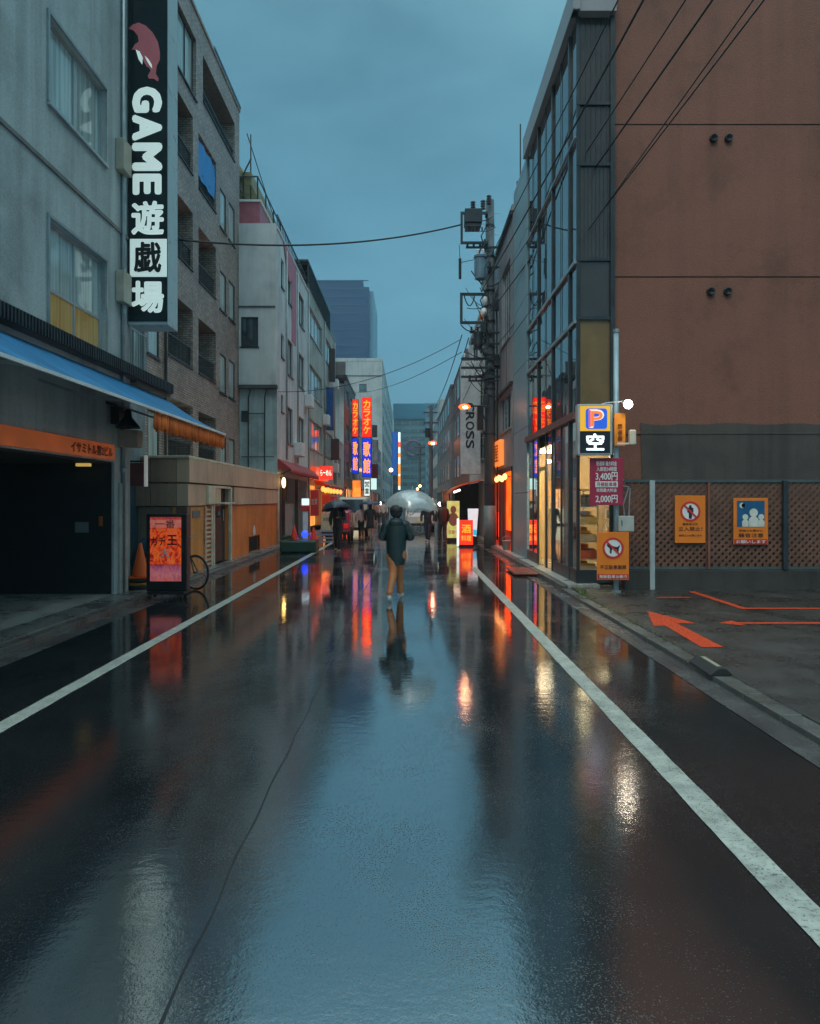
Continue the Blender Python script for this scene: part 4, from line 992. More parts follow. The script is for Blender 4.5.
bs('narrow blue lit sign with yellow characters under the left red sign', 352, 358.5, 438, 474, 54, BLU, '歌館', YEL)
bs('small white lit sign with dark characters below the red and blue signs', 364, 370, 479.5, 496, 51.5, WL, '営業', M['black'])
bs('pale green lit sign box hanging right of the small white sign', 370.5, 377, 478, 490, 51.6, glow('pale_green_lit',(.6,.85,.8,1),.6), None, None, vertical=False)
bs('orange lit sign under the narrow blue sign', 352, 361, 480, 497, 53, glow('amber_lit',(1,.25,.03,1),1.1,var=.7,scale=2.5), None, None)
bs('dark red square sign to the right of the blue sign', 372, 378, 464, 478, 55, plain('dark_red_face',(.2,.02,.03,1)), None, None)
bs('grey framed sign box beside the top of the red and blue signs', 372, 377, 425, 437, 56, plain('dark_grey_face',(.05,.05,.06,1)), None, None)
bs('pale narrow signboard right of the blue sign', 373, 378, 440, 462, 57, plain('pale_face',(.35,.38,.38,1)), None, None)
b7 = thing('large_grey_building', 'large plain grey building with few windows at the end of the left row', 'building', (-10,114,0))
h7 = [(14-3.5,14-2.4,19.7,20.9,.2), (14-2.2,14-1.2,13,14.2,.2)]
f7 = shell(b7, -17, -4.4, 114, 190, 24.3, M['far_wall'], {'S': [(8.9,10.1,19.4,20.6,.2),(5.5,6.6,19.4,20.6,.2)]}, parapet=.5)
for h in ((8.9,10.1,19.4,20.6),(5.5,6.6,19.4,20.6)): window(b7, f7['S'], *h, .15, M['glass_far'], M['steel'], nv=1)
MB().box(-17,-4.4,113.9,113.99,21.9,22.0).build('joint_band', M['conc_dark'], b7)
for k in range(7):
    for j in range(8): MB().box(-4.399,-4.38,118+j*8.5,122+j*8.5,2+k*3.1,3.6+k*3.1).build('window', M['glass_far'], b7)
b6c = thing('mid_building', 'pale mid-rise building with balconies between the brick side building and the large grey one', 'building', (-4.6,80,0))
f = shell(b6c, -14, -4.5, 61, 112, 9.0, M['far_wall'], {}, parapet=.3)['E']
for a,c,e in ((1,(1,.30,.10,1),1.2),(13,(.9,.75,.5,1),.9),(26,(1,.2,.06,1),1.2),(38,(.7,.8,.8,1),.8)): shopfront(b6c, f, a, a+9, .2, 2.6, c, e)
for k in range(3):
    for j in range(9): MB().box(-4.499,-4.46,63+j*5.4,66.5+j*5.4,3.6+k*1.95,4.9+k*1.95).build('window', M['glass_far'], b6c)
def tower(name, label, x0,x1,y0,y1,h, m, ms=None, floors=0, step=None):
    t = thing(name, label, 'building', ((x0+x1)/2,y0,0)); mb = MB().box(x0,x1,y0,y1,0,h); mb.build('tower_body', m, t)
    if step: MB().box(*step).build('upper_block', m, t)
    if floors:
        s = MB(); fh = h/floors
        for k in range(floors): s.box(x0-.1,x1+.1,y0-.25,y0-.01,fh*k+fh*.35,fh*k+fh*.85)
        s.build('window_band', M['glass_far'], t)
        s = MB(); n_ = max(2,int((x1-x0)/3.2))
        for k in range(n_+1): x = x0+(x1-x0)*k/n_; s.box(x-.15,x+.15,y0-.4,y0-.02,0,h)
        s.build('fins', m, t)
    return t
Yt = 260
p, q = W(310,280,Yt), W(363,361,Yt)
t = tower('blue_tower', 'tall dark blue office tower rising behind the left buildings', p.x, q.x, Yt, Yt+40, p.z, M['tower'])
p2 = W(369,287,Yt); MB().box(q.x,p2.x,Yt,Yt+39,0,p2.z).build('side_wing', M['tower'], t); MB().box(p2.x,p2.x+1.5,Yt+2,Yt+36,0,p2.z-1).build('end_wing', M['tower_side'], t)
s = MB()
for k in range(26): s.box(p.x,p2.x-.2,Yt-.12,Yt-.01,8+k*3.0,8.35+k*3.0)
s.build('floor_lines', plain('tower_line', (.008,.06,.14,1)), t)
Yg = 300; p, q = W(394,405,Yg), W(426,500,Yg)
t = tower('glass_office', 'teal glass office block closing the far end of the street', p.x, q.x, Yg, Yg+30, p.z, plain('teal_cladding',(.14,.33,.38,1),rough=.4,var=.1,scale=.1,bump=0), floors=13)
MB().box(p.x-.3,q.x+.3,Yg-1,Yg-.5,p.z-6,p.z+.5).build('top_band', plain('teal_top_band',(.03,.20,.30,1),rough=.3,var=.1,bump=0), t)
c = W(413,448,Yg-1.5); s = MB(); s.torus((c.x,Yg-1.5,c.z),(0,1,0),3.1,.55,n=40); s.box(c.x-2.2,c.x+2.2,Yg-1.7,Yg-1.3,c.z-.5,c.z+.5); s.build('round_emblem', plain('mauve_emblem',(.22,.12,.25,1)), t)
p, q = W(426,403,280), W(449,500,280)
tower('far_office', 'blue-grey far building right of the teal glass office', p.x, q.x+4, 280, 300, p.z, plain('far_blue',(.10,.26,.36,1),var=.1,scale=.1,bump=0), floors=12)
p, q = W(388,420,150), W(397,500,150)
t = tower('far_building', 'narrow blue-grey far building at the left edge of the street end', -6.5, q.x, 192, 210, 20, M['far_dark'], floors=6)
bs('far blue vertical sign at the left end of the street', 392, 397, 432, 475, 130, glow('far_blue_lit',(.02,.12,.5,1),.35), None, None)
r = bs('thin banded orange and white strip sign at the far left of the street end', 398, 400.6, 432, 490, 120, glow('strip_white',(.8,.9,.9,1),.8), None, None)
for i,(v0,v1,cc) in enumerate(((442,447,(1,.1,.02,1)),(453,457,(1,.3,.03,1)),(464,474,(1,.35,.03,1)),(476,486,(1,.3,.03,1)))):
    p, q = W(398.1,v0,119.9), W(400.5,v1,119.9); MB().box(p.x,q.x,119.95,119.985,q.z,p.z).build('colour_band', glow('strip_band',cc,.7), r)

# ================================================================== RIGHT 1: curtain wall building with blank brown side
g1 = thing('glass_building', 'corner building with dark glass curtain wall to the street and blank brown side wall', 'building', (3.25,16,0))
XG, YG, YP, YQ, HG = 3.25, 13.5, 19.1, 21.5, 11.2
s = MB(); s.wallf = None
fb = FR((3.95,13.55,0),(1,0,0),(0,-1,0))
TH = 11.5; zz = [0,6.0,6.03,8.95,8.98,TH]
for i in range(0,6,2): s.quad([fb.p(0,zz[i]), fb.p(12,zz[i]), fb.p(12,zz[i+1]), fb.p(0,zz[i+1])])
s.quad([(3.95,13.55,TH),(15.95,13.55,TH),(15.95,21.5,TH),(3.95,21.5,TH)]); s.quad([(15.95,13.55,0),(15.95,21.5,0),(15.95,21.5,TH),(15.95,13.55,TH)])
s.quad([(3.95,13.55,HG),(3.95,21.5,HG),(3.95,21.5,TH),(3.95,13.55,TH)]); s.quad([(3.3,21.5,0),(15.95,21.5,0),(15.95,21.5,TH),(3.3,21.5,TH)])
s.build('side_wall', M['brownwall'], g1, fixn=False)
s = MB()
for z in (6.0,8.95): fb.box(s, 0, 12, z+.007, z+.023, -.03, -.012)
s.build('wall_joint', plain('joint_dark_brown',(.06,.03,.022,1)), g1)  # the joints' own darker brown
s = MB(); n_=46
ed = [(i*12/n_, 3.17+.05*mnoise.noise((i*.4,0,0))+.03*mnoise.noise((i*1.7,3,0))) for i in range(n_+1)]
poly = [(.62,.05)] + [(max(a,.5+.0*a),b) for a,b in ed if a > .5] + [(12,.05)]
s.prism(poly, fb.p(0,0,.004), (1,0,0), (0,0,1), (0,-.012,0)); s.build('lower_render', plaster('dark_patched_render', (.075,.062,.052,1), stain=.4, rough=.7, bump=.6), g1)
for u, v in ((713,139),(728,139),(710,292),(727,292)):
    c = W(u,v,13.55); s = MB(); s.lathe([(.075,.0),(.078,.06),(.06,.075),(.055,.02),(.001,.02)], (c.x,13.548,c.z), n=16, ax=(0,-1,0)); s.build('vent_cap', M['black'], g1, smooth=True)
# corner: front-facing glazed strip
ff = FR((XG,13.5,0),(1,0,0),(0,-1,0))
M['panel_dk'] = plain('dark_glass_panel', (.050,.040,.034,1), rough=.12, var=.25, scale=1.5, spec=.8)
M['tan'] = plain('tan_blind', (.19,.12,.045,1), rough=.25, var=.2, scale=2)
tr = [3.36, 5.20, 6.33, 8.16, 9.33, HG]
for i in range(5):
    s = MB(); s.quad([ff.p(.05,tr[i]), ff.p(.65,tr[i]), ff.p(.65,tr[i+1]), ff.p(.05,tr[i+1])]); s.build('corner_panel', M['tan'] if i == 0 else M['panel_dk'], g1)
s = MB()
for z in tr[:-1]+[HG-.06]: ff.box(s, -.02, .70, z-.03, z+.03, .003, .05)
ff.box(s, .62, .70, 2.6, HG, .002, .07); ff.box(s, -.02, .035, .1, HG, -.03, .04)
for i in (3,4):
    for k in range(1,6): ff.box(s, .05+k*.1, .06+k*.1, tr[i], tr[i+1] if i<4 else HG, .002, .012)
for k in range(1,8): ff.box(s, .05+k*.075, .056+k*.075, tr[2], tr[3], .002, .01)
s.build('corner_frame', M['steel'], g1)
# street facade
fg = FR((XG,13.5,0),(0,1,0),(-1,0,0))
mull = [.6, 2.25, 4.0]; edges = [0]+mull+[5.6]
rows_ = [3.36, 5.15, 6.3, HG-.2]
for i in range(len(edges)-1):
    for j in range(3):
        tw = (random.random()-.5)*.006; tw2 = (random.random()-.5)*.006
        s = MB(); s.quad([fg.p(edges[i],rows_[j],tw), fg.p(edges[i+1],rows_[j],-tw), fg.p(edges[i+1],rows_[j+1],-tw+tw2), fg.p(edges[i],rows_[j+1],tw+tw2)]); s.build('glass_pane', M['glass_sky'], g1)
s = MB()
for a in mull: fg.box(s, a-.055, a+.055, .1, HG-.2, -.01, .04)
for a in (1.42, 3.12, 4.8): fg.box(s, a-.015, a+.015, 3.41, HG-.2, .01, .022)
s.build('mullion', M['steel'], g1, bevel=.008)
s = MB()
for z in (5.15,6.3): fg.box(s, .0, 5.6, z-.035, z+.035, .012, .06)
for z in (8.7,): fg.box(s, .0, 5.6, z-.02, z+.02, .012, .06)
s.build('transom', M['galv'], g1)
s = MB(); fg.box(s, -.02, 5.6, 3.26, 3.40, .01, .10); s.build('shop_fascia', plain('maroon_fascia',(.16,.07,.06,1)), g1)
s = MB(); s.prism([(-.25,0),(5.62,0),(5.62,.55),(-.25,.55)], fg.p(0,HG-.2,.0), (0,1,0), (0,0,1), (-.14,0,0)); s.build('roof_fascia', M['panel'], g1, bevel=.01)
s = MB(); s.box(XG-.13, 3.95, 13.3, 13.5, HG-.2, HG+.34); s.box(XG, 3.95, 13.5, 19.1, HG-.01, HG+.02); s.build('roof_return', M['panel'], g1)
# pier
s = MB(); z = .1
while z < 11.1: s.box(XG-.04, 3.95, YP+.0, YQ-.02, z+.006, min(z+1.8,11.1)-.006); z += 1.8
s.build('end_pier', M['pier'], g1, bevel=.008)
MB().cyl((XG-.02,20.3,11.1),(XG-.02,20.3,12.6),.02).build('roof_mast', M['steel'], g1)
# shop on the ground floor
s = MB(); s.quad([(3.3,13.7,.115),(9,13.7,.115),(9,19.05,.115),(3.3,19.05,.115)]); s.build('shop_floor', plain('shop_floor_tile',(.45,.38,.28,1),rough=.25), g1)
wm = plain('shop_warm_wall', (.62,.44,.24,1), var=.15, scale=1)
s = MB(); s.quad([(9,13.6,.1),(9,19.05,.1),(9,19.05,3.3),(9,13.6,3.3)]); s.quad([(3.9,13.6,.1),(9,13.6,.1),(9,13.6,3.3),(3.9,13.6,3.3)]); s.quad([(3.3,19.06,.1),(9,19.06,.1),(9,19.06,3.3),(3.3,19.06,3.3)]); s.build('shop_wall', wm, g1, fixn=False)
s = MB(); s.quad([(3.26,13.52,2.98),(9,13.52,2.98),(9,19.06,2.98),(3.26,19.06,2.98)]); s.build('shop_ceiling', plain('shop_ceiling_paint',(.6,.5,.36,1)), g1)
for (x,y) in ((3.80,14.3),(3.80,16.2),(3.80,17.9),(5.2,15.2),(5.2,17.2),(6.8,16.2)):
    MB().box(x-.5,x+.5,y-.06,y+.06,2.90,2.97).build('ceiling_light', glow('tube_light',(1,.80,.50,1),26), g1)
for a0, a1 in ((.04,.53),(.67,2.18),(2.32,3.0),(4.07,5.55)):
    s = MB(); s.quad([fg.p(a0,.35), fg.p(a1,.35), fg.p(a1,3.26), fg.p(a0,3.26)]); s.build('shop_window', M['clear'], g1)
s = MB(); s.quad([ff.p(.04,.35), ff.p(.62,.35), ff.p(.62,2.6), ff.p(.04,2.6)]); s.build('shop_window', M['clear'], g1)
s = MB(); ff.box(s, .04,.62,2.6,3.33,-.05,.02); ff.box(s,.04,.62,.1,.35,-.05,.03); ff.box(s,.62,.70,.1,2.6,-.05,.03); fg.box(s,0,2.18,.1,.35,-.03,.03); fg.box(s,4.07,5.6,.1,.35,-.03,.03)
fg.box(s,2.97,3.03,.1,3.26,-.01,.03); fg.box(s,3.86,3.92,.1,3.26,-.01,.03); fg.box(s,1.4,1.44,.35,3.26,-.01,.02); fg.box(s,4.8,4.84,.35,3.26,-.01,.02)
s.build('shop_frame', M['steel'], g1)
s = MB(); fg.box(s,3.05,3.12,.11,2.5,-.02,.03); fg.box(s,3.78,3.85,.11,2.5,-.02,.03); fg.box(s,3.12,3.78,2.42,2.5,-.04,.03); s.build('door_frame', plain('yellow_door_frame',(.60,.42,.12,1)), g1)
for (y,u_) in ((15.3,545),(16.9,535)):
    MB().box(3.33,3.62,y-.07,y+.07,2.60,2.66).build('hanging_light', glow('hanging_tube',(1,.84,.6,1),34), g1)
    MB().cyl((3.48,y,2.66),(3.48,y,2.98),.01).build('light_rod', M['steel'], g1)
rr = random.Random(11)
def shelf(x0,x1,y0,y1,h):
    r = thing('shop_shelf', None, 'shelf', ((x0+x1)/2,(y0+y1)/2,.12)); s = MB(); n_=5
    for k in range(n_+1): s.box(x0,x1,y0,y1,.13+k*(h-.13)/n_,.15+k*(h-.13)/n_)
    for x in (x0,x1-.03): 
        for y in (y0,y1-.03): s.box(x,x+.03,y,y+.03,.12,h+.02)
    s.build('rack', plain('shelf_cream',(.6,.5,.35,1)), r)
    cols = [(.5,.1,.05,1),(.6,.45,.15,1),(.1,.12,.14,1),(.55,.5,.42,1),(.45,.18,.06,1)]
    s = MB()
    for k in range(n_):
        z = .155+k*(h-.13)/n_; x = x0+.05
        along = (y1-y0) > (x1-x0); a, b_ = (y0,y1) if along else (x0,x1); t = a+.04
        while t < b_-.1:
            w = rr.uniform(.05,.14); hh = rr.uniform(.12,.26); mi = rr.randrange(5)
            if along: s.box(x0+.03,x1-.03,t,t+w,z,z+hh,mi)
            else: s.box(t,t+w,y0+.03,y1-.03,z,z+hh,mi)
            t += w+.012
    s.build('goods', [plain('goods_%s'%n2,c2,rough=.4) for n2,c2 in zip(('red','yellow','dark','pale','brown'),cols)], r)
    return r
for args, lab in (((3.45,3.85,14.2,15.4,1.9),'goods shelf just inside the shop corner window'), ((4.4,5.9,14.6,14.95,1.7),'goods shelf across the shop behind the front glass strip'), ((5.2,5.6,16,18.6,1.9),'long goods shelf deeper inside the lit shop')):
    tag(shelf(*args), lab, 'shelf')
r = thing('shop_banner', 'white vertical banner with small dark writing inside the shop by its door', 'banner', (3.4,16.0,.12))
MB().box(3.36,3.40,15.82,16.12,.75,1.6).build('cloth', glow('banner_white',(.9,.88,.8,1),.35), r); MB().cyl((3.38,15.8,.12),(3.38,15.8,1.65),.012).build('pole', M['galv'], r)
text('lettering','いらっしゃいませ',(3.355,15.97,1.18),(0,0,-1),(0,-1,0),.75,.12,M['black'],r,bold=.02)
r = tag(MB().box(3.55,3.56,15.35,15.55,2.25,2.5).build('exit_sign', glow('green_white_lit',(.7,.95,.8,1),.8)), 'small pale green-and-white hanging sign inside the lit shop', 'sign')
o = MB().box(2.35,3.0,15.6,17.0,.02,.075).build('door_mat', plain('red_brown_rubber',(.22,.05,.03,1),rough=.3,bump=.4), bevel=.02); tag(o, 'red-brown ramp mat at the kerb before the lit shop door', 'mat')
# ================================================================== RIGHT 2: grey building with orange shop
g2 = thing('grey_panel_building', 'grey panelled building with the orange-lit shop, behind the concrete utility pole', 'building', (3.3,25,0))
S2, E2, XB = 21.55, 28.6, 3.2
h2 = [(.4,3.2,4.0,5.2,.12),(3.6,6.6,4.0,5.2,.12),(.6,2.6,6.9,9.4,.12),(3.4,5.6,6.9,9.4,.12)]
fr2 = shell(g2, XB, 14, S2, E2, 10.6, plaster('grey_cladding',(.27,.27,.28,1),stain=.3,rough=.5), {'W': h2+[(.15,6.9,.1,2.75,2.2)]}, parapet=.2)['W']
for i,h in enumerate(h2): window(g2, fr2, *h[:4], .10, M['glass_cur_sheen'] if i % 2 else M['glass_sky'], M['galv'], nv=3)
for z0,z1 in ((5.28,5.36),(10.5,10.62)):
    s = MB(); fr2.box(s, 0, 7.0, z0, z1, .002, .10); s.build('ledge', M['steel'], g2)
s = MB()
for k in range(1,5): fr2.box(s, k*1.4-.012, k*1.4+.012, 5.4, 6.85, .001, .01)
s.build('panel_joint', M['steel'], g2)
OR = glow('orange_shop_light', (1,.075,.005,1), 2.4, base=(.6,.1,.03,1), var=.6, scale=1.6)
s = MB(); s.quad([(XB+2.1,S2+.15,.12),(XB+2.1,E2-.15,.12),(XB+2.1,E2-.15,2.7),(XB+2.1,S2+.15,2.7)]); s.build('shop_back_wall', plain('orange_wall',(.6,.16,.05,1)), g2)
s = MB(); s.quad([(XB,S2+.15,.11),(XB+2.1,S2+.15,.11),(XB+2.1,E2-.15,.11),(XB,E2-.15,.11)]); s.build('shop_floor', plain('red_floor',(.25,.07,.04,1)), g2)
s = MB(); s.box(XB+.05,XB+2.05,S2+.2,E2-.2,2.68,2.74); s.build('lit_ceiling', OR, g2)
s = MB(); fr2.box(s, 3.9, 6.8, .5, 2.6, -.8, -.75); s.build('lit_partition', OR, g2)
s = MB(); n_ = 60
for i in range(n_+1):
    a = 3.2+3.5*i/n_; w=.02*math.sin(i*1.1); s.v += [tuple(fr2.p(a,1.25,-.12+w)), tuple(fr2.p(a,.35,-.12+1.5*w))]
    if i: k=2*i; s.f.append((k-2,k-1,k+1,k)); s.m.append(0)
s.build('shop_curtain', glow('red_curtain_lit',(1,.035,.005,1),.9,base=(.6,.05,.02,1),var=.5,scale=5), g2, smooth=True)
s = MB()
for a in (.15,2.3,3.1,5.0,6.8): fr2.box(s, a-.05,a+.05,.1,2.75,-.06,.03)
fr2.box(s, .1,6.9,2.62,2.75,-.05,.04); s.build('shop_frame', plain('dark_timber',(.07,.03,.02,1)), g2)
s = MB(); fr2.box(s, 2.0, 5.5, 2.88, 3.74, .01, .16); sgn = s.build('shop_sign', glow('orange_sign_lit',(1,.22,.03,1),.8,base=(.6,.25,.1,1),var=.3,scale=4), g2, bevel=.01)
text('lettering', '居酒屋', fr2.p(3.75,3.31,.165), (0,-1,0), ZU, 3.0, .6, plain('red_ink',(.30,.03,.01,1)), sgn, bold=.02)
for i,(y,z) in enumerate(((22.5,2.45),(23.2,2.40),(23.9,2.45),(24.6,2.42),(26.2,2.45),(27.3,2.4))):
    r = thing('paper_lantern', 'small glowing lantern in the row along the orange shop front', 'lantern', (XB-.12,y,z), 'lanterns along the orange shop front')
    MB().ell((XB-.12,y,z),.075,.075,.10).build('lantern_body', glow('lantern_lit',(1,.36,.10,1),3.2), r, smooth=True)
    MB().cyl((XB-.12,y,z+.10),(XB-.12,y,z+.22),.012).build('hook', M['black'], r)
r = thing('bucket', 'pale bucket on the pavement between the utility pole and the blue-grey pier', 'bucket', (3.12,22.4,.10))
MB().lathe([(.001,.0),(.11,0),(.14,.30),(.15,.30),(.13,.27),(.10,.02)],(3.12,22.4,.105),n=20).build('bucket_body', plain('pale_plastic',(.5,.5,.45,1)), r, smooth=True)
MB().torus((3.12,22.4,.40),(0,1,0),.14,.006,n=20,a0=0,a1=math.pi).build('handle', M['galv'], r)

# RIGHT 3: white building with tall rotated letter sign ; RIGHT 4: red-brown one
g3 = thing('white_right_building', 'pale building behind the utility pole, beside the tall lettered sign', 'building', (3.2,32,0))
h3 = [(.8,3,z,z+1.3,.1) for z in (3.4,5.8,8.0)]+[(4,6.4,z,z+1.3,.1) for z in (3.4,5.8,8.0)]
f3 = shell(g3, 3.2, 13, 28.65, 37.0, 9.9, M['far_wall'], {'W': h3}, parapet=.2)['W']
for h in h3: window(g3, f3, *h[:4], .08, M['glass_far'], M['steel'], nv=1)
shopfront(g3, f3, 3.9, 8.0, .25, 2.2, (1,.25,.06,1), 1.0)
cs = thing('vertical_sign', 'tall pale projecting sign with dark sideways lettering behind the near utility pole', 'sign', (2.75,30,2.8))
p, q = W(461,361,30), W(480,474,30)
MB().box(p.x,q.x+.02,30,30.5,q.z,p.z).build('sign_box', plain('pale_sign_paint',(.44,.50,.52,1),rough=.4), cs, bevel=.015)
for i, ch in enumerate('CROSS'):
    v0 = 403+i*9.3; a, b_ = W(466,v0,29.99), W(474,v0+8,29.99); text('lettering', ch, ((a.x+b_.x)/2,29.995,(a.z+b_.z)/2), (0,0,-1), (1,0,0), abs(a.z-b_.z), abs(b_.x-a.x), M['black'], cs, bold=.03)
MB().box(q.x,3.2,30.1,30.4,7.2,7.26).build('bracket', M['steel'], cs); MB().box(q.x,3.2,30.1,30.4,4.0,4.06).build('bracket', M['steel'], cs)
g4 = thing('red_brown_building', 'red-brown brick building with rounded roof corner, right of the street end', 'building', (3.2,45,0))
s = MB(); n_=8; yy = 37.05
prof4 = [(0,0),(13,0),(13,10.2),(2.6,10.2)]+[(2.6-2.6*math.sin(t*math.pi/2/n_)*1.0, 10.2-1.6*(1-math.cos(t*math.pi/2/n_))) for t in range(1,n_+1)]
s.prism(prof4, (3.2,yy,0), (0,1,0), (0,0,1), (10,0,0)); s.build('wall', M['brick'], g4)
f = FR((3.2,yy,0),(0,1,0),(-1,0,0))
def fwin(f, a0, a1, z0, z1, par):
    s = MB(); f.box(s, a0, a1, z0, z1, .002, .04); s.build('window', M['glass_far'], par)
for a in (3.5,7,10.2):
    for z in (3.2,5.8,8.2): fwin(f,a,a+1.8,z,z+1.3,g4)
shopfront(g4, f, 1, 12, .2, 2.4, (1,.34,.10,1), 1.0)
g5 = thing('dark_far_building', 'dark grey-teal row building beyond the red-brown one', 'building', (3.3,60,0))
f = shell(g5, 3.0, 14, 50.2, 74, 9.8, M['far_dark'], {}, parapet=.2)['W']
for a in range(6):
    for z in (4.2,6.6,9.0): fwin(f,1+a*3.8,3.4+a*3.8,z-1,z+.3,g5)
shopfront(g5, f, 1, 10, .2, 2.4, (1,.22,.06,1), 1.1); shopfront(g5, f, 12, 22, .2, 2.4, (.9,.8,.6,1), .8)
g6 = thing('pale_far_building', 'pale grey-green building at the far right of the street end', 'building', (4,95,0))
f = shell(g6, 3.4, 22, 76, 125, 12.5, M['far_wall'], {}, parapet=.2)['W']
for a in range(9):
    for z in (2.8,5.6,8.4,11.1): fwin(f,1.5+a*5.2,5.2+a*5.2,z-1,z+.4,g6)

# orange-lit canopy and stall signs right of centre
cn = thing('shop_canopy', 'curved orange-red canopy over the stall signs left of the utility pole', 'awning', (2.6,29.5,2.3))
s = MB(); pts = [(1.72,2.04),(1.80,2.16),(2.05,2.30),(2.5,2.45),(3.2,2.60)]
s.prism(pts+[(a,b-.06) for a,b in reversed(pts)], (0,28.9,0), (1,0,0), (0,0,1), (0,3.4,0)); s.build('canopy', plain('orange_red_canopy',(.60,.10,.03,1)), cn)
s = MB()
for a,b in pts[1:]: s.cyl((a,28.85,b-.2),(a,28.95,b-.03),.012)
s.build('canopy_fringe', M['steel'], cn)
MB().bar((1.85,28.95,2.02),(2.12,28.95,2.12),.05,.08).build('glow_tube', glow('tube_white_lit',(1,.75,.55,1),3.5), cn)
MB().cyl((1.85,32,0),(1.85,32,2.1),.03).build('post', M['steel'], cn); MB().cyl((1.85,29.1,0),(1.85,29.1,2.1),.03).build('post', M['steel'], cn)
MB().quad([(2.0,32.3,0),(3.2,32.3,0),(3.2,32.3,2.5),(2.0,32.3,2.3)]).build('back_panel', M['darkroom'], cn)
def poster(name, r, x0, x1, z0, z1, y, c, letters):
    nt_ = glow('poster_'+name, c, .35, base=c, var=.5, scale=4); MB().box(x0,x1,y,y+.05,z0,z1).build('panel', nt_, r, bevel=.006)
r = thing('poster_board', 'yellow-green lit poster board with a portrait figure beneath the orange canopy', 'sign', (1.88,29.8,0))
p, q = W(447,501,28.8), W(459.5,538,28.8)
MB().box(p.x,q.x,28.8,28.9,q.z,p.z).build('panel', glow('yellow_green_lit',(.55,.62,.18,1),.5,var=.5,scale=5), r, bevel=.01)
s = MB(); s.ell((p.x+.26,28.79,p.z-.35),.12,.01,.15); s.ell((p.x+.26,28.79,p.z-.75),.2,.01,.28); s.build('portrait_shape', plain('brown_print',(.25,.13,.08,1)), r)
MB().box(p.x,q.x,28.84,28.9,.0,q.z).build('foot', M['black'], r)
text('lettering','営業中',((p.x+q.x)/2,28.795,q.z+.25),XR,ZU,.4,.16,plain('red_ink2',(.5,.08,.03,1)),r)
r = thing('standing_sign', 'red standing signboard with yellow characters at the kerb left of the utility pole', 'sign', (2.06,25.3,0))
p, q = W(459.5,520,25.3), W(473,547,25.3)
MB().box(p.x,q.x,25.3,25.4,.08,p.z).build('panel', glow('red_board_lit',(1,.035,.01,1),.75,base=(.5,.04,.02,1),var=.3,scale=5), r, bevel=.01)
text('lettering','酒',((p.x+q.x)/2,25.295,.66),XR,ZU,.33,.3,YEL,r,bold=.02); text('lettering','料理',((p.x+q.x)/2,25.295,.32),XR,ZU,.36,.2,YEL,r,bold=.02)
MB().box(p.x-.03,q.x+.03,25.28,25.45,.0,.08).build('base', M['black'], r); MB().box(p.x-.09,p.x-.02,25.28,25.42,.03,p.z+.05).build('white_edge', WL, r)
r = thing('standing_sign', 'white and light blue tilted standing board behind the red signboard', 'sign', (2.4,26.8,0))
p, q = W(467,509,26.8), W(478.5,537,26.8)
s = MB(); s.prism([(.06,.36),(.36,.30),(.44,1.37),(.03,1.37)],(p.x,26.8,0),(1,0,0),(0,0,1),(0,.04,0)); s.build('panel', glow('white_blue_lit',(.6,.78,.85,1),.5,var=.2,scale=6), r)
s = MB(); s.prism([(.14,.38),(.36,.34),(.37,.55),(.15,.6)],(p.x,26.79,0),(1,0,0),(0,0,1),(0,.008,0)); s.build('blue_band', glow('cyan_lit',(.02,.45,.65,1),.6), r)
MB().box(p.x+.08,p.x+.4,26.85,26.95,0,.36).build('foot', M['black'], r)

# ================================================================== utility pole
PX, PY = 2.88, 24.9
up = thing('utility_pole', 'tall concrete utility pole with transformers and wire frames on the right pavement', 'utility pole', (PX,PY,0))
s = MB(); s.cyl((PX,PY,-.02),(PX,PY,12.35),.21,.15,n=20); s.build('pole', M['pole'], up, smooth=True)
for z in (2.2,4.0,5.6,6.8,8.0,9.1,10.3,11.4): MB().cyl((PX,PY,z),(PX,PY,z+.07),.225-.005*z,n=20).build('pole_band', M['steel'], up)
s = MB()
for k in range(26):
    z = 2.4+k*.38; sd = 1 if k%2 else -1; s.cyl((PX+sd*.15,PY,z),(PX+sd*.33,PY,z),.012,n=6)
s.build('climbing_step', M['galv'], up)
def frame(u0,u1,v0,v1,t=.06):
    p, q = W(u0,v0,PY-.35), W(u1,v1,PY-.35); s = MB(); y = PY-.35
    s.box(p.x,q.x,y-t/2,y+t/2,p.z-t,p.z); s.box(p.x,q.x,y-t/2,y+t/2,q.z,q.z+t); s.box(p.x,p.x+t,y-t/2,y+t/2,q.z+t,p.z-t)
    s.box(q.x-t,q.x,y,y+.3,p.z-t,p.z); s.box(q.x-t,q.x,y,y+.3,q.z,q.z+t)
    return s.build('wire_frame', M['steel'], up)
frame(460.5,488,212,244,.08); frame(460,487,293,324,.09)
p = W(474,214,PY-.3); q = W(464,231,PY-.3)
s = MB(); s.box(q.x,p.x+.25,PY-.75,PY-.15,q.z+.15,p.z+.02); s.box(q.x+.03,p.x+.2,PY-.7,PY-.2,q.z-.0,q.z+.15)
for k in range(5): s.cyl((q.x+.08+k*.13,PY-.65,q.z-.14),(q.x+.08+k*.13,PY-.65,q.z),.03,n=8)
s.build('switch_box', M['steel'], up, bevel=.02)
def insul(x,y,z,m='pale_insul',h=.3,r=.07):
    s = MB(); pr = []
    for k in range(4): pr += [(r*.5,k*h/4),(r,k*h/4+.02),(r,k*h/4+.04),(r*.5,k*h/4+.06)]
    s.lathe(pr+[(.01,h+.02)],(x,y,z),n=12); return s
for u,v in ((473,210),(489,204),(483,209)):
    c = W(u,v,PY-.3); insul(c.x,PY-.3,c.z-.02,h=.34,r=.09).build('insulator', M['steel'], up, smooth=True)
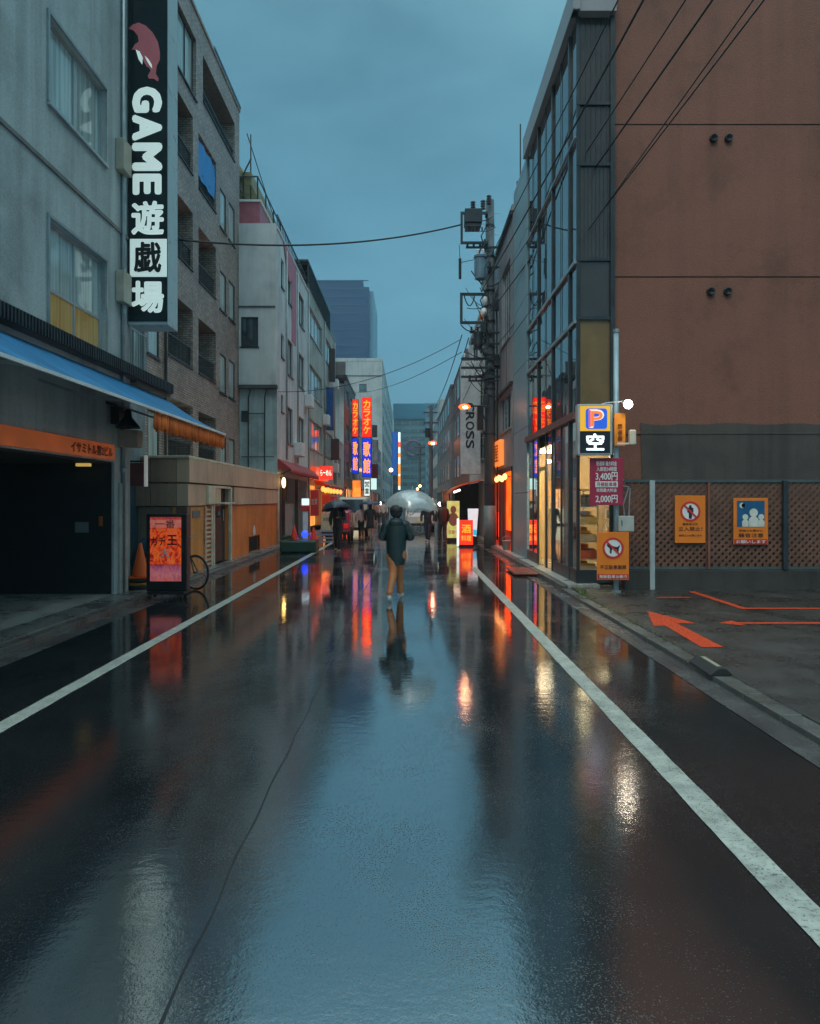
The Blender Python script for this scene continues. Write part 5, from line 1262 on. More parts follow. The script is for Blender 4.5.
def transformer(u,v0,v1,r):
    a, b_ = W(u,v0,PY-.45), W(u,v1,PY-.45); s = MB(); s.cyl((a.x,PY-.45,b_.z),(a.x,PY-.45,a.z),r,n=24); s.cyl((a.x,PY-.45,a.z),(a.x,PY-.45,a.z+.07),r+.035,n=24)
    for k in range(12):
        t = k*math.pi/6; s.box(a.x+math.cos(t)*(r+.01)-.01,a.x+math.cos(t)*(r+.01)+.01,PY-.45+math.sin(t)*(r+.01)-.01,PY-.45+math.sin(t)*(r+.01)+.01,b_.z+.1,a.z-.1)
    o = s.build('transformer', plain('transformer_paint',(.12,.22,.28,1),rough=.4), up)
    for dx in (-.1,.1): insul(a.x+dx,PY-.45,a.z+.07,h=.22,r=.045).build('bushing', M['white'], o, smooth=True)
    MB().box(a.x,PX,PY-.2,PY-.14,(a.z+b_.z)/2-.04,(a.z+b_.z)/2+.04).build('bracket', M['steel'], o)
transformer(480.5,258,279,.20)
c = W(478,333,PY-.3); s = MB(); s.cyl((c.x,PY-.4,c.z-.45),(c.x,PY-.4,c.z),.17,n=20); s.cyl((c.x,PY-.4,c.z-.6),(c.x,PY-.4,c.z-.45),.1,.17,n=20); s.build('cable_closure', M['steel'], up, smooth=False)
MB().torus((c.x+.18,PY-.35,c.z-.35),(0,1,0),.22,.02,n=24).build('cable_coil', M['cable'], up)
M['ins_white'] = plain('white_insulating_sleeve',(.75,.80,.80,1),rough=.25); M['ins_or'] = plain('orange_insulating_sleeve',(.75,.22,.05,1),rough=.35)
for (u,v,h,rx,mm) in ((485.5,272,.30,.07,'ins_white'),(484,285,.36,.10,'ins_white'),(485,300,.34,.10,'ins_white'),(484,312,.30,.12,'ins_white'),(481.5,316,.26,.08,'ins_or')):
    c = W(u,v,PY-.3); s = MB(); s.lathe([(.01,-h/2),(rx*.8,-h/2+.02),(rx,0),(rx*.7,h/2-.04),(.02,h/2)],(c.x,PY-.3,c.z),n=14); s.build('insulating_sleeve', M[mm], up, smooth=True)
for v in (359,368,377):
    a = W(461,v,PY-.2); s = MB(); s.box(a.x,PX+.35,PY-.26,PY-.20,a.z-.04,a.z+.04); s.build('crossarm', M['steel'], up)
    for k in range(3): insul(a.x+.12+k*.3,PY-.23,a.z+.04,h=.12,r=.035).build('insulator', M['white'], up, smooth=True)
s = MB(); c = W(484,300,PY)
for k in range(9):
    z0 = 11.3-k*.75; s.tube([(PX-.18,PY-.22,z0),(PX-.35+.1*math.sin(k*2),PY-.35,z0-.35),(PX-.17,PY-.2,z0-.85)], .022, 6)
s.tube([(PX-.2,PY-.2,10.9),(PX-.45,PY-.4,10.3),(PX-.3,PY-.25,9.4)],.03,6); s.tube([(PX+.2,PY-.2,9),(PX+.24,PY-.18,6),(PX+.24,PY-.18,.3)],.03,6)
a = W(461,325,PY-.35); b_ = W(462,300,PY-.35); s.tube(sag((a.x,PY-.35,a.z),(PX-.15,PY-.3,a.z+.3),.35,12),.02,6); s.tube(sag((a.x+.1,PY-.35,b_.z+.2),(a.x+.5,PY-.35,b_.z+.2),.4,12),.02,6)
rw = random.Random(21)
for k in range(26):
    z0 = rw.uniform(5.6,11.6); x0_ = PX-rw.uniform(.1,1.0); s.tube(sag((x0_,PY-rw.uniform(.2,.5),z0),(PX+rw.uniform(-.2,.3),PY-.2,z0+rw.uniform(-.9,.5)),rw.uniform(.05,.3),10),rw.uniform(.010,.022),5)
s.build('wiring', M['cable'], up, smooth=True)
for z in (10.6,9.9,7.6,7.2,5.9):
    w_ = rw.uniform(.5,.9); MB().box(PX-w_,PX+.3,PY-.27,PY-.20,z-.03,z+.03).build('crossarm', M['steel'], up)
    for k in range(3): insul(PX-w_+.06+k*.22,PY-.235,z+.03,h=.16,r=.04).build('insulator', M['steel'], up, smooth=True)
for z,x_ in ((8.55,.18),(7.75,-.28),(6.6,.2),(5.2,-.2)): MB().box(PX+x_-.09,PX+x_+.09,PY-.42,PY-.2,z-.2,z+.2).build('junction_box', M['steel'], up, bevel=.01)
s = MB(); a = W(460,256,PY-.35); s.cyl((a.x,PY-.35,W(460,282,PY).z),(a.x,PY-.35,W(460,262,PY).z),.05,n=8); s.tube([(a.x-.03,PY-.35,W(0,248,PY).z),(a.x,PY-.35,W(0,262,PY).z)],.012,6); s.build('fuse_switch', M['steel'], up)
s = MB(); s.tube([(a.x,PY-.35,W(0,266,PY).z),(a.x+.5,PY-.35,W(0,263,PY).z)],.012,6); s.build('drop_wire', M['cable'], up)
c = W(480.5,418,PY-.4); MB().box(c.x-.12,c.x+.10,PY-.5,PY-.2,c.z-.42,c.z+.4).build('pole_box', M['black'], up, bevel=.015)
c = W(479,422,PY-.2); MB().box(c.x-.05,c.x+.03,PY-.2,PY-.1,c.z-.3,c.z+.3).build('red_plate', plain('red_plate',(.4,.04,.03,1)), up)
s = MB(); s.cyl((PX,PY,.03),(PX,PY,1.5),.222,n=20); s.build('pole_guard', plain('pole_guard_sheet',(.12,.17,.17,1)), up, smooth=True)

def street_lamp(lab, u, v, Y, px, sz, arm=True):
    c = W(u,v,Y); r = thing('street_lamp', lab, 'street lamp', (c.x,Y,c.z))
    s = MB(); s.ell((c.x,Y,c.z+.02*sz),.20*sz,.24*sz,.09*sz); s.build('lamp_housing', glow('orange_lens',(1,.05,.003,1),5,base=(.5,.06,.02,1)), r, smooth=True)
    s = MB(); s.ell((c.x+.01,Y-.17*sz,c.z-.01),.085*sz,.09*sz,.045*sz); s.build('lamp_bulb', glow('lamp_core',(1,.60,.32,1),40), r, smooth=True)
    s = MB(); s.tube([(px,Y+.1,c.z+.05),(c.x+(px-c.x)*.4,Y+.05,c.z+.06),(c.x+.1*sz,Y,c.z+.03)],.03*sz,8); s.build('lamp_arm', M['steel'], r)
street_lamp('glowing orange-ringed street lamp on the arm of the near utility pole', 464.5, 407.5, 23.6, PX-.1, 1.0)
street_lamp('glowing orange-ringed street lamp on the far thin pole', 432.5, 443.5, 52, 1.95, 1.6)
fp = thing('utility_pole', 'thin far utility pole carrying the second orange lamp', 'utility pole', (1.72,54,0))
MB().cyl((1.70,54,0),(1.70,54,9.0),.17,.12,n=12).build('pole', M['pole'], fp)
s = MB()
for z in (8.4,7.6,6.9): s.box(1.1,2.2,53.95,54.05,z,z+.09)
s.build('crossarm', M['steel'], fp); MB().cyl((1.45,53.7,6.5),(1.45,53.7,7.2),.2,n=12).build('transformer', M['steel'], fp)
f2p = thing('utility_pole', 'faintest farthest utility pole, left of the orange-lamp pole', 'utility pole', (1.5,85,0))
MB().cyl((1.3,85,0),(1.3,85,8.6),.17,.12,n=12).build('pole', M['pole'], f2p)
s = MB()
for z in (8.0,7.2): s.box(.6,2.0,84.95,85.05,z,z+.1)
s.build('crossarm', M['steel'], f2p)
# small far lights
for lab,u,v,Y,c_ol,s_,r_ in (('tiny orange-white lamp low on the left of the street end',391,470,90,(1,.5,.2,1),6,.25),('small orange lamp under the far pole lamps',420,486,80,(1,.35,.1,1),8,.16),('small warm lamp just above the pale umbrella',417.5,489,70,(1,.4,.15,1),6,.13),
    ('small white-pink lamp right of the left-hand walkers',379.5,503.5,60,(1,.5,.4,1),14,.17),('small white lamp at the right rim of the pale umbrella',440,504,33,(1,.8,.6,1),12,.09)):
    c = W(u,v,Y); r = thing('far_lamp', lab, 'lamp', tuple(c)); MB().ell(tuple(c),r_,r_,r_).build('lamp_globe', glow('far_lamp_lit',c_ol,s_), r, smooth=True)
    MB().cyl((c.x,c.y+r_*.5,0),(c.x,c.y+r_*.5,c.z),.04).build('lamp_post', M['steel'], r)

# cables
def cable(lab, p, q, sg, r=.016, n=30, seg=None, grp='overhead cables along the street'):
    s = MB(); s.tube(sag(p,q,sg,n), r*.8, 6); o = s.build('power_cable', M['cable'], smooth=True); tag(o, lab, 'cable', grp); return o
cable('thick overhead cable sagging across the street to the brown tiled apartment block', (1.8,PY-.35,11.35), (-6.28,19.1,8.8), .38, .035, grp=None)
cable('thin overhead cable sagging from the pole to the white building on the left', (1.82,PY-.3,7.35), (-4.92,26.2,5.75), .5, .014, grp=None)
cable('thin slack cable from the pole past the large grey building on the left', (1.85,PY-.3,6.9), (-4.6,50,9.4), .5, .014, grp=None)
lb = 'overhead cable running from the utility pole towards the viewer past the glass building'
for p, q, sg, r in (((2.60,24.7,9.75),(4.2,-7,9.9),.25,.016), ((2.55,24.7,9.05),(4.3,-7,9.3),.30,.024), ((2.75,24.7,8.75),(4.7,-7,8.5),.25,.014), ((2.85,24.7,8.3),(5.0,-7,8.6),.30,.02), ((2.98,24.7,7.0),(5.2,-7,8.3),.15,.014), ((2.7,24.7,6.2),(4.9,-7,8.4),.05,.012)):
    cable(lb, p, q, sg, r)
lb2 = 'overhead cable running down the street from the near utility pole to the far one'
for p, q, sg, r in (((1.86,PY-.3,7.5),(1.25,54,8.5),.9,.022), ((2.1,PY-.3,7.4),(1.5,54,7.7),1.0,.022), ((2.4,PY-.2,6.3),(1.9,54,7.0),.8,.015)):
    cable(lb2, p, q, sg, r, grp='overhead cables beyond the pole')

# ================================================================== parking signs, pole
pk = thing('parking_sign_post', 'grey steel post carrying the parking signs at the lot corner', 'sign post', (3.66,12.55,0))
c = W(617,330,12.5)
MB().cyl((c.x,12.55,.0),(c.x,12.55,4.72),.047,n=16).build('post', plain('grey_blue_post',(.30,.40,.43,1),rough=.4,metal=.2), pk, smooth=True)
MB().cyl((c.x,12.55,4.70),(c.x,12.55,4.76),.055,n=16).build('post_cap', M['galv'], pk); MB().cyl((c.x,12.55,0),(c.x,12.55,.07),.09,n=16).build('base_plate', M['galv'], pk)
Yp = 12.3
def rect(u0,u1,v0,v1,Y): p,q = W(u0,v0,Y),W(u1,v1,Y); return p.x,q.x,q.z,p.z
ps2 = thing('parking_sign', 'square lit parking sign with blue P on yellow over white 空 on black', 'sign', (3.27,Yp,2.5))
x0,x1,z0,z1 = rect(577.5,612.5,404,455,Yp)
MB().box(x0,x1,Yp,Yp+.16,z0,z1).build('sign_box', plain('sign_silver',(.45,.47,.45,1),rough=.35,metal=.3), ps2, bevel=.012)
a0,a1,b0,b1 = rect(580,610,406,431,Yp); MB().box(a0,a1,Yp-.008,Yp+.01,b0,b1).build('yellow_face', glow('yellow_face_lit',(1,.50,.03,1),.38,base=(.7,.4,.04,1)), ps2)
a0,a1,b0,b1 = rect(580,610,431.3,453,Yp); MB().box(a0,a1,Yp-.008,Yp+.01,b0,b1).build('black_face', plain('black_face',(.008,.012,.02,1),bump=0), ps2)
a0,a1,b0,b1 = rect(585.5,607,408.5,429,Yp)
def rrect(x0,x1,z0,z1,r,n=5):
    o = []
    for cx_,cz_,t0 in ((x1-r,z1-r,0),(x0+r,z1-r,90),(x0+r,z0+r,180),(x1-r,z0+r,270)):
        for i in range(n+1): t = R(t0+90*i/n); o.append((cx_+r*math.cos(t),cz_+r*math.sin(t)))
    return o
MB().prism(rrect(a0,a1,b0,b1,.05),(0,Yp-.014,0),XR,ZU,(0,.005,0)).build('blue_square', glow('blue_face_lit',(.02,.12,.70,1),.45,base=(.02,.1,.5,1)), ps2)
text('lettering','P',((a0+a1)/2,Yp-.015,(b0+b1)/2),XR,ZU,(a1-a0)*.64,(b1-b0)*.84,glow('white_edge_lit',(.9,.75,.7,1),.45),ps2,bold=.05,depth=.004)
text('lettering','P',((a0+a1)/2+.004,Yp-.020,(b0+b1)/2),XR,ZU,(a1-a0)*.52,(b1-b0)*.72,glow('orange_letter_lit',(1,.16,.03,1),.7),ps2,bold=.02,depth=.004)
MB().box(a0+.055,a0+.085,Yp-.027,Yp-.024,b0+.03,b1-.03).build('red_stripe', glow('red_stripe_lit',(.9,.05,.08,1),.5), ps2)
c0,c1,d0,d1 = rect(586.5,603.5,434,450,Yp); text('lettering','空',((c0+c1)/2,Yp-.010,(d0+d1)/2),XR,ZU,c1-c0,d1-d0,glow('white_kanji_lit',(.85,.95,1,1),.75),ps2,bold=.03)
MB().box(x1,3.62,Yp+.06,Yp+.10,3.1,3.14).build('bracket', M['steel'], ps2); MB().box(x1,3.62,Yp+.06,Yp+.10,2.65,2.69).build('bracket', M['steel'], ps2)
o = thing('price_sign', 'maroon price board reading 3,400 and 2,000 below the square parking sign', 'sign', (3.47,12.42,1.6))
x0,x1,z0,z1 = rect(590,623,458,505,12.42)
MB().box(x0,x1,12.42,12.45,z0,z1).build('board', plain('maroon_face',(.36,.022,.06,1),rough=.35,var=.08,bump=0), o, bevel=.004)
wt = plain('white_ink',(.72,.74,.70,1),bump=0,var=.05); xm = (x0+x1)/2; wd_ = x1-x0
for body,v,wf,hf in (('普通車 最大料金',463.5,.62,4.5),('入庫後24時間',469,.60,4.5),('3,400円',476.5,.66,8.5),('夜間最大料金',490.2,.62,3.6),('2,000円',499,.66,8)):
    zc = W(0,v,12.42).z; text('lettering', body, (xm,12.419,zc), XR, ZU, wd_*wf, hf*12.42/700, wt, o, bold=.03, depth=.004)
zc = W(0,484.3,12.42).z; MB().box(xm-wd_*.34,xm+wd_*.34,12.414,12.419,zc-.052,zc+.052).build('white_band', wt, o)
text('lettering','月極駐車場',(xm,12.412,zc),XR,ZU,wd_*.6,.075,plain('maroon_ink2',(.36,.022,.06,1)),o,bold=.02,depth=.003)
M['pale_print'] = plain('pale_print',(.6,.62,.52,1),bump=0)
def notice(lab, u0,u1,v0,v1,Y, rot=0, kind='dog', name='warning_sign', tl=()):
    x0,x1,z0,z1 = rect(u0,u1,v0,v1,Y); r = thing(name, lab, 'sign', ((x0+x1)/2,Y,z0)); w,h = x1-x0,z1-z0; xm=(x0+x1)/2
    MB().box(x0,x1,Y,Y+.012,z0,z1).build('board', plain('orange_board',(.78,.20,.012,1),rough=.4,var=.1,bump=0), r, bevel=.004)
    if kind != 'night':
        cz = z1-h*.335; rr_ = w*.33
        s = MB(); s.lathe([(.001,0),(rr_*.86,0)],(xm,Y-.003,cz),n=36,ax=(0,-1,0)); s.build('pictogram_disc', wt, r)
        s = MB(); s.lathe([(rr_*.80,0.0),(rr_*.80,.004),(rr_,.004),(rr_,0)],(xm,Y-.004,cz),n=36,ax=(0,-1,0)); s.build('prohibition_ring', plain('ring_red',(.55,.03,.025,1),bump=0), r)
        s = MB(); sg=1 
        if kind == 'dog':
            s.prism([(-.62,.30),(-.45,.42),(-.30,.30),(.20,.12),(.42,.10),(.60,.28),(.66,.22),(.55,-.02),(.50,-.50),(.38,-.50),(.34,-.14),(-.10,-.04),(-.16,-.50),(-.30,-.50),(-.32,.0),(-.50,.12)], (xm,Y-.0085,cz), (rr_,0,0),(0,0,rr_),(0,.003,0))
        else:
            s.prism([(-.10,.62),(.10,.62),(.12,.42),(.30,.32),(.30,-.10),(.16,-.14),(.14,-.72),(-.14,-.72),(-.16,-.14),(-.30,-.10),(-.30,.32),(-.12,.42)], (xm,Y-.0085,cz), (rr_,0,0),(0,0,rr_),(0,.003,0))
        s.build('pictogram', M['black'], r)
        s = MB(); s.bar((xm-rr_*.6,Y-.012,cz+rr_*.6),(xm+rr_*.6,Y-.012,cz-rr_*.6),.004,rr_*.17) ; s.build('prohibition_bar', plain('bar_red',(.55,.03,.025,1),bump=0), r)
    else:
        MB().box(x0+w*.1,x1-w*.1,Y-.004,Y,z0+h*.38,z1-h*.06).build('blue_field', plain('blue_field',(.01,.10,.22,1),bump=0), r)
        for cx_,hh in ((-.16,.36),(.08,.52),(.30,.36)):
            s = MB(); b0 = z0+h*.38; hgt = h*hh*.62; s.lathe([(.001,0),(hgt*.28,0)],(xm+w*cx_,Y-.006,b0+hgt*.95),n=20,ax=(0,-1,0)); s.prism([(-.3,0),(.3,0),(.32,.5),(.15,.68),(-.15,.68),(-.32,.5)],(xm+w*cx_,Y-.007,b0+.002),(hgt,0,0),(0,0,hgt),(0,.003,0)); s.build('figure_shape', M['pale_print'], r)
        s = MB(); mo=[]; 
        for i in range(13): t=R(50+260*i/12); mo.append((math.cos(t),math.sin(t)))
        for i in range(13): t=R(310-260*i/12); mo.append((.45+.8*math.cos(t)*.9,.0+.82*math.sin(t)))
        s.prism(mo,(x0+w*.25,Y-.007,z1-h*.16),(w*.08,0,0),(0,0,w*.08),(0,.003,0)); s.build('moon_shape', M['pale_print'], r)
    for body, fz, fw, fh, mm in tl:
        if mm == 'strip': MB().box(x0+w*.02,x1-w*.02,Y-.004,Y,z0+h*(fz-fh),z0+h*(fz+fh)).build('red_strip', plain('strip_red',(.5,.03,.02,1),bump=0), r)
        text('lettering', body, (xm,Y-.005,z0+h*fz), XR, ZU, w*fw, h*.07 if mm=='strip' else h*fh, wt if mm in('w','strip') else M['black'], r, bold=.02, depth=.004)
    if rot: 
        pass
    return r
r = notice('orange no-dogs style warning board low on the parking sign post', 597,629,532,580,12.40, tl=(('不正駐車厳禁',.27,.82,.085,'k'),('無断駐車お断り',.07,.86,.05,'strip')))
r = notice('orange warning board with a crossed-out figure, in the middle of the lattice fence', 675,705.5,495.5,543,12.93, kind='man', tl=(('関係者以外',.40,.5,.05,'k'),('立入禁止！',.30,.78,.085,'k'),('無断立入を禁じます',.16,.75,.04,'k')))
r = notice('orange board with a blue night-time picture, at the right end of the lattice fence', 733.5,768,498,544.5,12.93, kind='night', tl=(('夜間はお静かに',.30,.7,.045,'k'),('騒音注意',.20,.72,.085,'k'),('お願いします',.06,.86,.055,'strip')))
ys_ = thing('yellow_plate', 'narrow yellow-orange plate with tiny writing on the post right of the parking sign', 'sign', (3.7,12.42,2.66))
x0,x1,z0,z1 = rect(614.5,625.5,413,446,12.45); MB().box(x0,x1,12.45,12.48,z0,z1).build('plate', plain('amber_face',(.80,.26,.01,1),bump=0), ys_, bevel=.003)
text('lettering','駐車場',((x0+x1)/2,12.449,(z0+z1)/2-.05),(0,0,-1),(1,0,0),.30,.08,plain('brown_ink',(.25,.06,.01,1)),ys_)
fl = thing('flood_lamp', 'bright white flood lamp on a thin arm above the parking sign', 'lamp', (3.85,12.3,3.4))
c = W(628.5,404,Yp); s = MB(); s.ell((c.x,Yp-.02,c.z),.055,.05,.06); s.build('lamp_bulb', glow('flood_core',(1,.86,.66,1),60), fl, smooth=True)
MB().lathe([(.03,.12),(.07,.08),(.085,.0),(.08,.0),(.06,.06)],(c.x,Yp+.02,c.z),n=18,ax=(0,1,0)).build('lamp_shade', M['galv'], fl, smooth=True)
s = MB(); s.tube([tuple(W(590,408,12.36)),tuple(W(606,403,12.36)),(c.x-.02,12.36,c.z+.06)],.012,6); s.build('lamp_arm', M['galv'], fl)
x0,x1,z0,z1 = rect(628.5,634.5,430,445,12.4); cm = thing('security_camera', 'small pale camera housing on the post below the flood lamp', 'camera', (3.95,12.4,2.8))
MB().box(x0,x1+.01,12.32,12.42,z0,z1).build('housing', M['cream'], cm, bevel=.02); MB().box(3.68,x0+.03,12.38,12.41,z0+.01,z0+.04).build('bracket', M['white'], cm)
x0,x1,z0,z1 = rect(618.5,634,516,531.5,12.45); eb = thing('control_box', 'pale grey electric control box on the parking sign post', 'box', (3.85,12.45,1.2))
MB().box(x0,x1,12.44,12.56,z0,z1).build('box', plain('box_grey',(.36,.38,.34,1)), eb, bevel=.008); MB().box(x0+.05,x0+.065,12.435,12.44,z0+.1,z0+.2).build('latch', M['black'], eb)
s = MB(); s.tube([(x0+.12,12.5,z1),(x0+.1,12.5,z1+.2),(x0+.2,12.5,z1+.52),(x0-.0,12.52,z1+.55)],.012,6); s.tube([(x0+.2,12.5,z1),(x0+.22,12.5,z1+.5)],.012,6); s.build('conduit', M['galv'], eb)

# lattice fence on low wall
fe = thing('lattice_fence', 'brown diagonal lattice fence on a low dark wall at the back of the parking lot', 'fence', (8,13,0))
FX0, FX1, FZ0, FZ1 = 3.98, 13.5, .46, 2.03
def lat(sgn, y, mm):
    s = MB(); hh = FZ1-FZ0; st = .135; k = FX0-hh
    while k < FX1:
        # strip from (k,FZ0) to (k+hh,FZ1)
        a, b_ = k, k+hh; za, zb = 0.0, hh
        if a < FX0: za = FX0-a; a = FX0
        if b_ > FX1: zb = hh-(b_-FX1); b_ = FX1
        if b_-a > .02:
            if sgn > 0: p,q = (a,y,FZ0+za),(b_,y,FZ0+zb)
            else: p,q = (a,y,FZ1-za),(b_,y,FZ1-zb)
            s.bar(p,q,.008,.05,up=(0,0,1))
        k += st
    s.build('lattice', mm, fe)
wood = plain('lattice_brown',(.15,.07,.042,1),rough=.55,var=.3)
lat(1, 13.0, wood); lat(-1, 13.012, wood)
s = MB(); s.box(FX0,FX1,12.97,13.04,FZ1,FZ1+.05); s.box(FX0,FX1,12.97,13.04,FZ0-.05,FZ0); s.build('rail', plain('fence_rail',(.06,.09,.09,1)), fe)
for x, m_ in ((4.49,plain('pale_fence_post',(.34,.40,.40,1))),(6.95,M['steel']),(9.4,M['steel']),(11.8,M['steel'])): MB().box(x-.045,x+.045,12.90,12.965,.41 if m_ is M['steel'] else .02,2.06).build('post', m_, fe, bevel=.005)
MB().cyl((5.55,12.955,.42),(5.55,12.955,2.03),.022).build('thin_post', plain('reddish_pipe',(.25,.09,.06,1)), fe)
s = MB(); s.box(3.98,14,12.92,13.12,.0,.40); s.build('low_wall', plaster('dark_brown_concrete',(.05,.046,.040,1),stain=.4), fe, bevel=.01)
# loose kerb ramp block, weeds
kb = thing('kerb_ramp', 'loose dark rubber kerb ramp block lying on the right kerb', 'ramp', (3.0,6.9,.03))
s = MB(); s.prism([(0,0),(.21,0),(.21,.018),(.155,.07),(.08,.075),(0,.012)],(2.84,6.60,.038),(1,0,0),(0,0,1),(.03,.58,0)); s.build('ramp_block', M['rubber'], kb, bevel=.008)
s = MB(); s.quad([(2.93,6.66,.1165),(2.975,6.66,.1165),(2.995,7.1,.1165),(2.95,7.1,.1165)]); s.build('reflector_strip', plain('worn_yellow',(.30,.28,.2,1)), kb)
s = MB(); rr = random.Random(5)
for i in range(620):
    y = rr.triangular(5.5,13.4,12.6); x = 3.06+rr.gauss(0,.035)+(.05 if y>12.3 else 0); z=.03; hgt = rr.uniform(.01,.035) if y<12.2 else rr.uniform(.03,.11); a = rr.uniform(0,6.28); w=.012
    s.quad([(x-w*math.cos(a),y-w*math.sin(a),z),(x+w*math.cos(a),y+w*math.sin(a),z),(x+hgt*.5*math.sin(a),y+hgt*.5*math.cos(a),z+hgt)])
o = s.build('weeds', plain('weed_green',(.10,.14,.03,1),var=.4,bump=0)); tag(o,'small yellow-green weeds growing along the right kerb','weeds',kind='stuff')

# ================================================================== left kerb props
sb_ = thing('standing_sign', 'black framed lit poster stand with red and orange artwork on the left kerb', 'sign', (-4.1,12.0,0))
x0,x1,z0,z1 = rect(147,187.5,514,597,12.0); z0 = .14
RZ = 0
MB().box(x0,x1,11.96,12.14,z0,z1).build('frame', M['black'], sb_, bevel=.015)
def postermat():
    m, nt, b = nm('poster_artwork'); L = nt.links; tc = N(nt,'ShaderNodeTexCoord')
    mp = N(nt,'ShaderNodeMapping'); mp.inputs['Scale'].default_value = (4,1,3); mp.inputs['Rotation'].default_value = (0,R(30),0); L.new(tc.outputs['Object'], mp.inputs['Vector'])
    a = N(nt,'ShaderNodeTexNoise', i_Scale=1.9, i_Detail=4, i_Roughness=.65, i_Distortion=1.6); L.new(mp.outputs['Vector'], a.inputs['Vector'])
    r = ramp(nt,[(.28,(.05,.01,.012,1)),(.40,(.45,.03,.02,1)),(.48,(.95,.06,.01,1)),(.56,(1,.20,.03,1)),(.63,(.9,.05,.03,1)),(.72,(.75,.28,.26,1))]); L.new(a.outputs['Fac'], r.inputs['Fac'])
    sp_ = N(nt,'ShaderNodeSeparateXYZ'); L.new(tc.outputs['Object'], sp_.inputs[0])
    r2 = ramp(nt,[(.0,(.55,.16,.18,1)),(.1,(.50,.22,.30,1)),(.22,(.30,.10,.24,1)),(.26,(0,0,0,1)),(.80,(0,0,0,1)),(.82,(.62,.20,.18,1)),(.93,(.6,.25,.22,1)),(.95,(.4,.03,.06,1))])
    mr = N(nt,'ShaderNodeMapRange'); mr.inputs['From Min'].default_value=.32; mr.inputs['From Max'].default_value=1.43; L.new(sp_.outputs['Z'], mr.inputs['Value']); L.new(mr.outputs[0], r2.inputs['Fac'])
    k = ramp(nt,[(.24,.65),(.265,0),(.795,0),(.82,.65)]); L.new(mr.outputs[0], k.inputs['Fac'])
    mx_ = N(nt,'ShaderNodeMixRGB'); L.new(k.outputs['Color'], mx_.inputs[0]); L.new(r.outputs['Color'], mx_.inputs['Color1']); L.new(r2.outputs['Color'], mx_.inputs['Color2'])
    L.new(mx_.outputs['Color'], b.inputs['Base Color']); L.new(mx_.outputs['Color'], b.inputs['Emission Color']); b.inputs['Emission Strength'].default_value = .26; b.inputs['Roughness'].default_value=.15
    return m
a0,a1,b0,b1 = rect(151,182,517,581,12.0)
po = MB().box(a0,a1,11.953,11.965,b0,b1).build('poster', postermat(), sb_)
for body,u,v,w,h,mm,bo in (('大',165,553,.17,.17,plain('pale_pink_ink',(.8,.6,.6,1)),.02),('ガチ',158,541,.24,.15,M['black'],.03),('王',172,540,.16,.16,plain('ink_dark',(.03,.01,.01,1)),.03),('一番',165,524,.34,.13,plain('ink_dark2',(.06,.01,.02,1)),.01)):
    c = W(u,v,11.95); text('lettering', body, (c.x,11.952,c.z), XR, ZU, w, h, mm, po, bold=bo, depth=.003)
s = MB(); s.box(x0+.03,x1-.03,11.9,12.2,.09,.14); s.build('base', M['black'], sb_, bevel=.01)
for dx in (x0+.08,x1-.08):
    for yy in (11.93,12.17): MB().cyl((dx-.02,yy,.055),(dx+.02,yy,.055),.045,n=14).build('caster', M['rubber'], sb_)
tilt = 0
cone('orange traffic cone standing on black and yellow weights beside the garage column', -4.95, 12.9, .26, .66, plain('cone_orange',(1,.135,.01,1),rough=.4,var=.06))
w_ = thing('cone_weight', 'stack of black and yellow striped rubber weights under the orange cone', 'weight', (-4.99,12.95,.07))
yb = plain('weight_yellow',(.45,.22,.03,1))
for k in range(3):
    s = MB(); s.lathe([(.10,.0),(.215,.0),(.225,.03),(.21,.058),(.10,.058)],(-4.95,12.9,.073+k*.062),n=24); s.build('rubber_ring', M['rubber'] if k!=1 else yb, w_, smooth=True)
# tarp bundle and folded pipe behind the cone
tb = thing('tarp_bundle', 'blue-grey tarpaulin covered bundle in the gap behind the orange cone', 'bundle', (-5.3,14.5,.07))
s = MB(); s.ell((-5.35,14.6,.35),.42,.38,.62,n=24,k_=14,z0=-.4); bo = s.build('tarp', plain('dark_blue_tarp',(.03,.09,.14,1),rough=.35,bump=.6,bscale=8), tb, smooth=True)
for vv in bo.data.vertices: 
    nn = mnoise.noise(vv.co*3.1)*.10+mnoise.noise(vv.co*9)*.03; vv.co += Vector((nn,nn*.5,nn*.6))
    vv.co.z = max(vv.co.z,.075)
MB().cyl((-5.45,14.1,.55),(-4.95,14.0,.48),.02).build('white_pipe', M['white'], tb)

# bicycle
bk = thing('bicycle', 'black bicycle parked behind the lit poster stand by the ochre wall', 'bicycle', (-4.45,13.4,0))
A = Vector((-4.02,13.2,.345)); B = Vector((-4.98,13.72,.345+.07)); A.z = .335; dr_ = (A-B); dr_.z = 0; dr_.normalize(); side = Vector((-dr_.y,dr_.x,0))
B.z = .40
def wheel(c, lab=None):
    t = MB().torus(c, side, .315, .018, n=44).build('tyre', M['rubber'], bk, smooth=True)
    MB().torus(c, side, .292, .011, n=44).build('rim', M['galv'], t, smooth=True)
    s = MB(); u_ = dr_
    for k in range(18):
        a = 2*math.pi*k/18; e = u_*math.cos(a)+Vector((0,0,1))*math.sin(a); s.cyl(c+side*(.02 if k%2 else -.02)+e*.02, c+e*.29, .0022, n=4)
    s.build('spokes', M['galv'], t); MB().cyl(c-side*.04, c+side*.04, .022, n=10).build('hub', M['steel'], t)
wheel(A); wheel(B)
def bp(f_, z): return B+(A-B)*f_+Vector((0,0,z-(B.z+(A.z-B.z)*f_)))
bb, st, hd, hl = bp(.42,.30), bp(.30,.78), bp(.80,.86), bp(.86,.66)
s = MB(); 
for p,q in ((bb,st),(st,hd),(bb,hl),(hl,hd),(st,B),(bb,B)): s.cyl(p,q,.014,n=8)
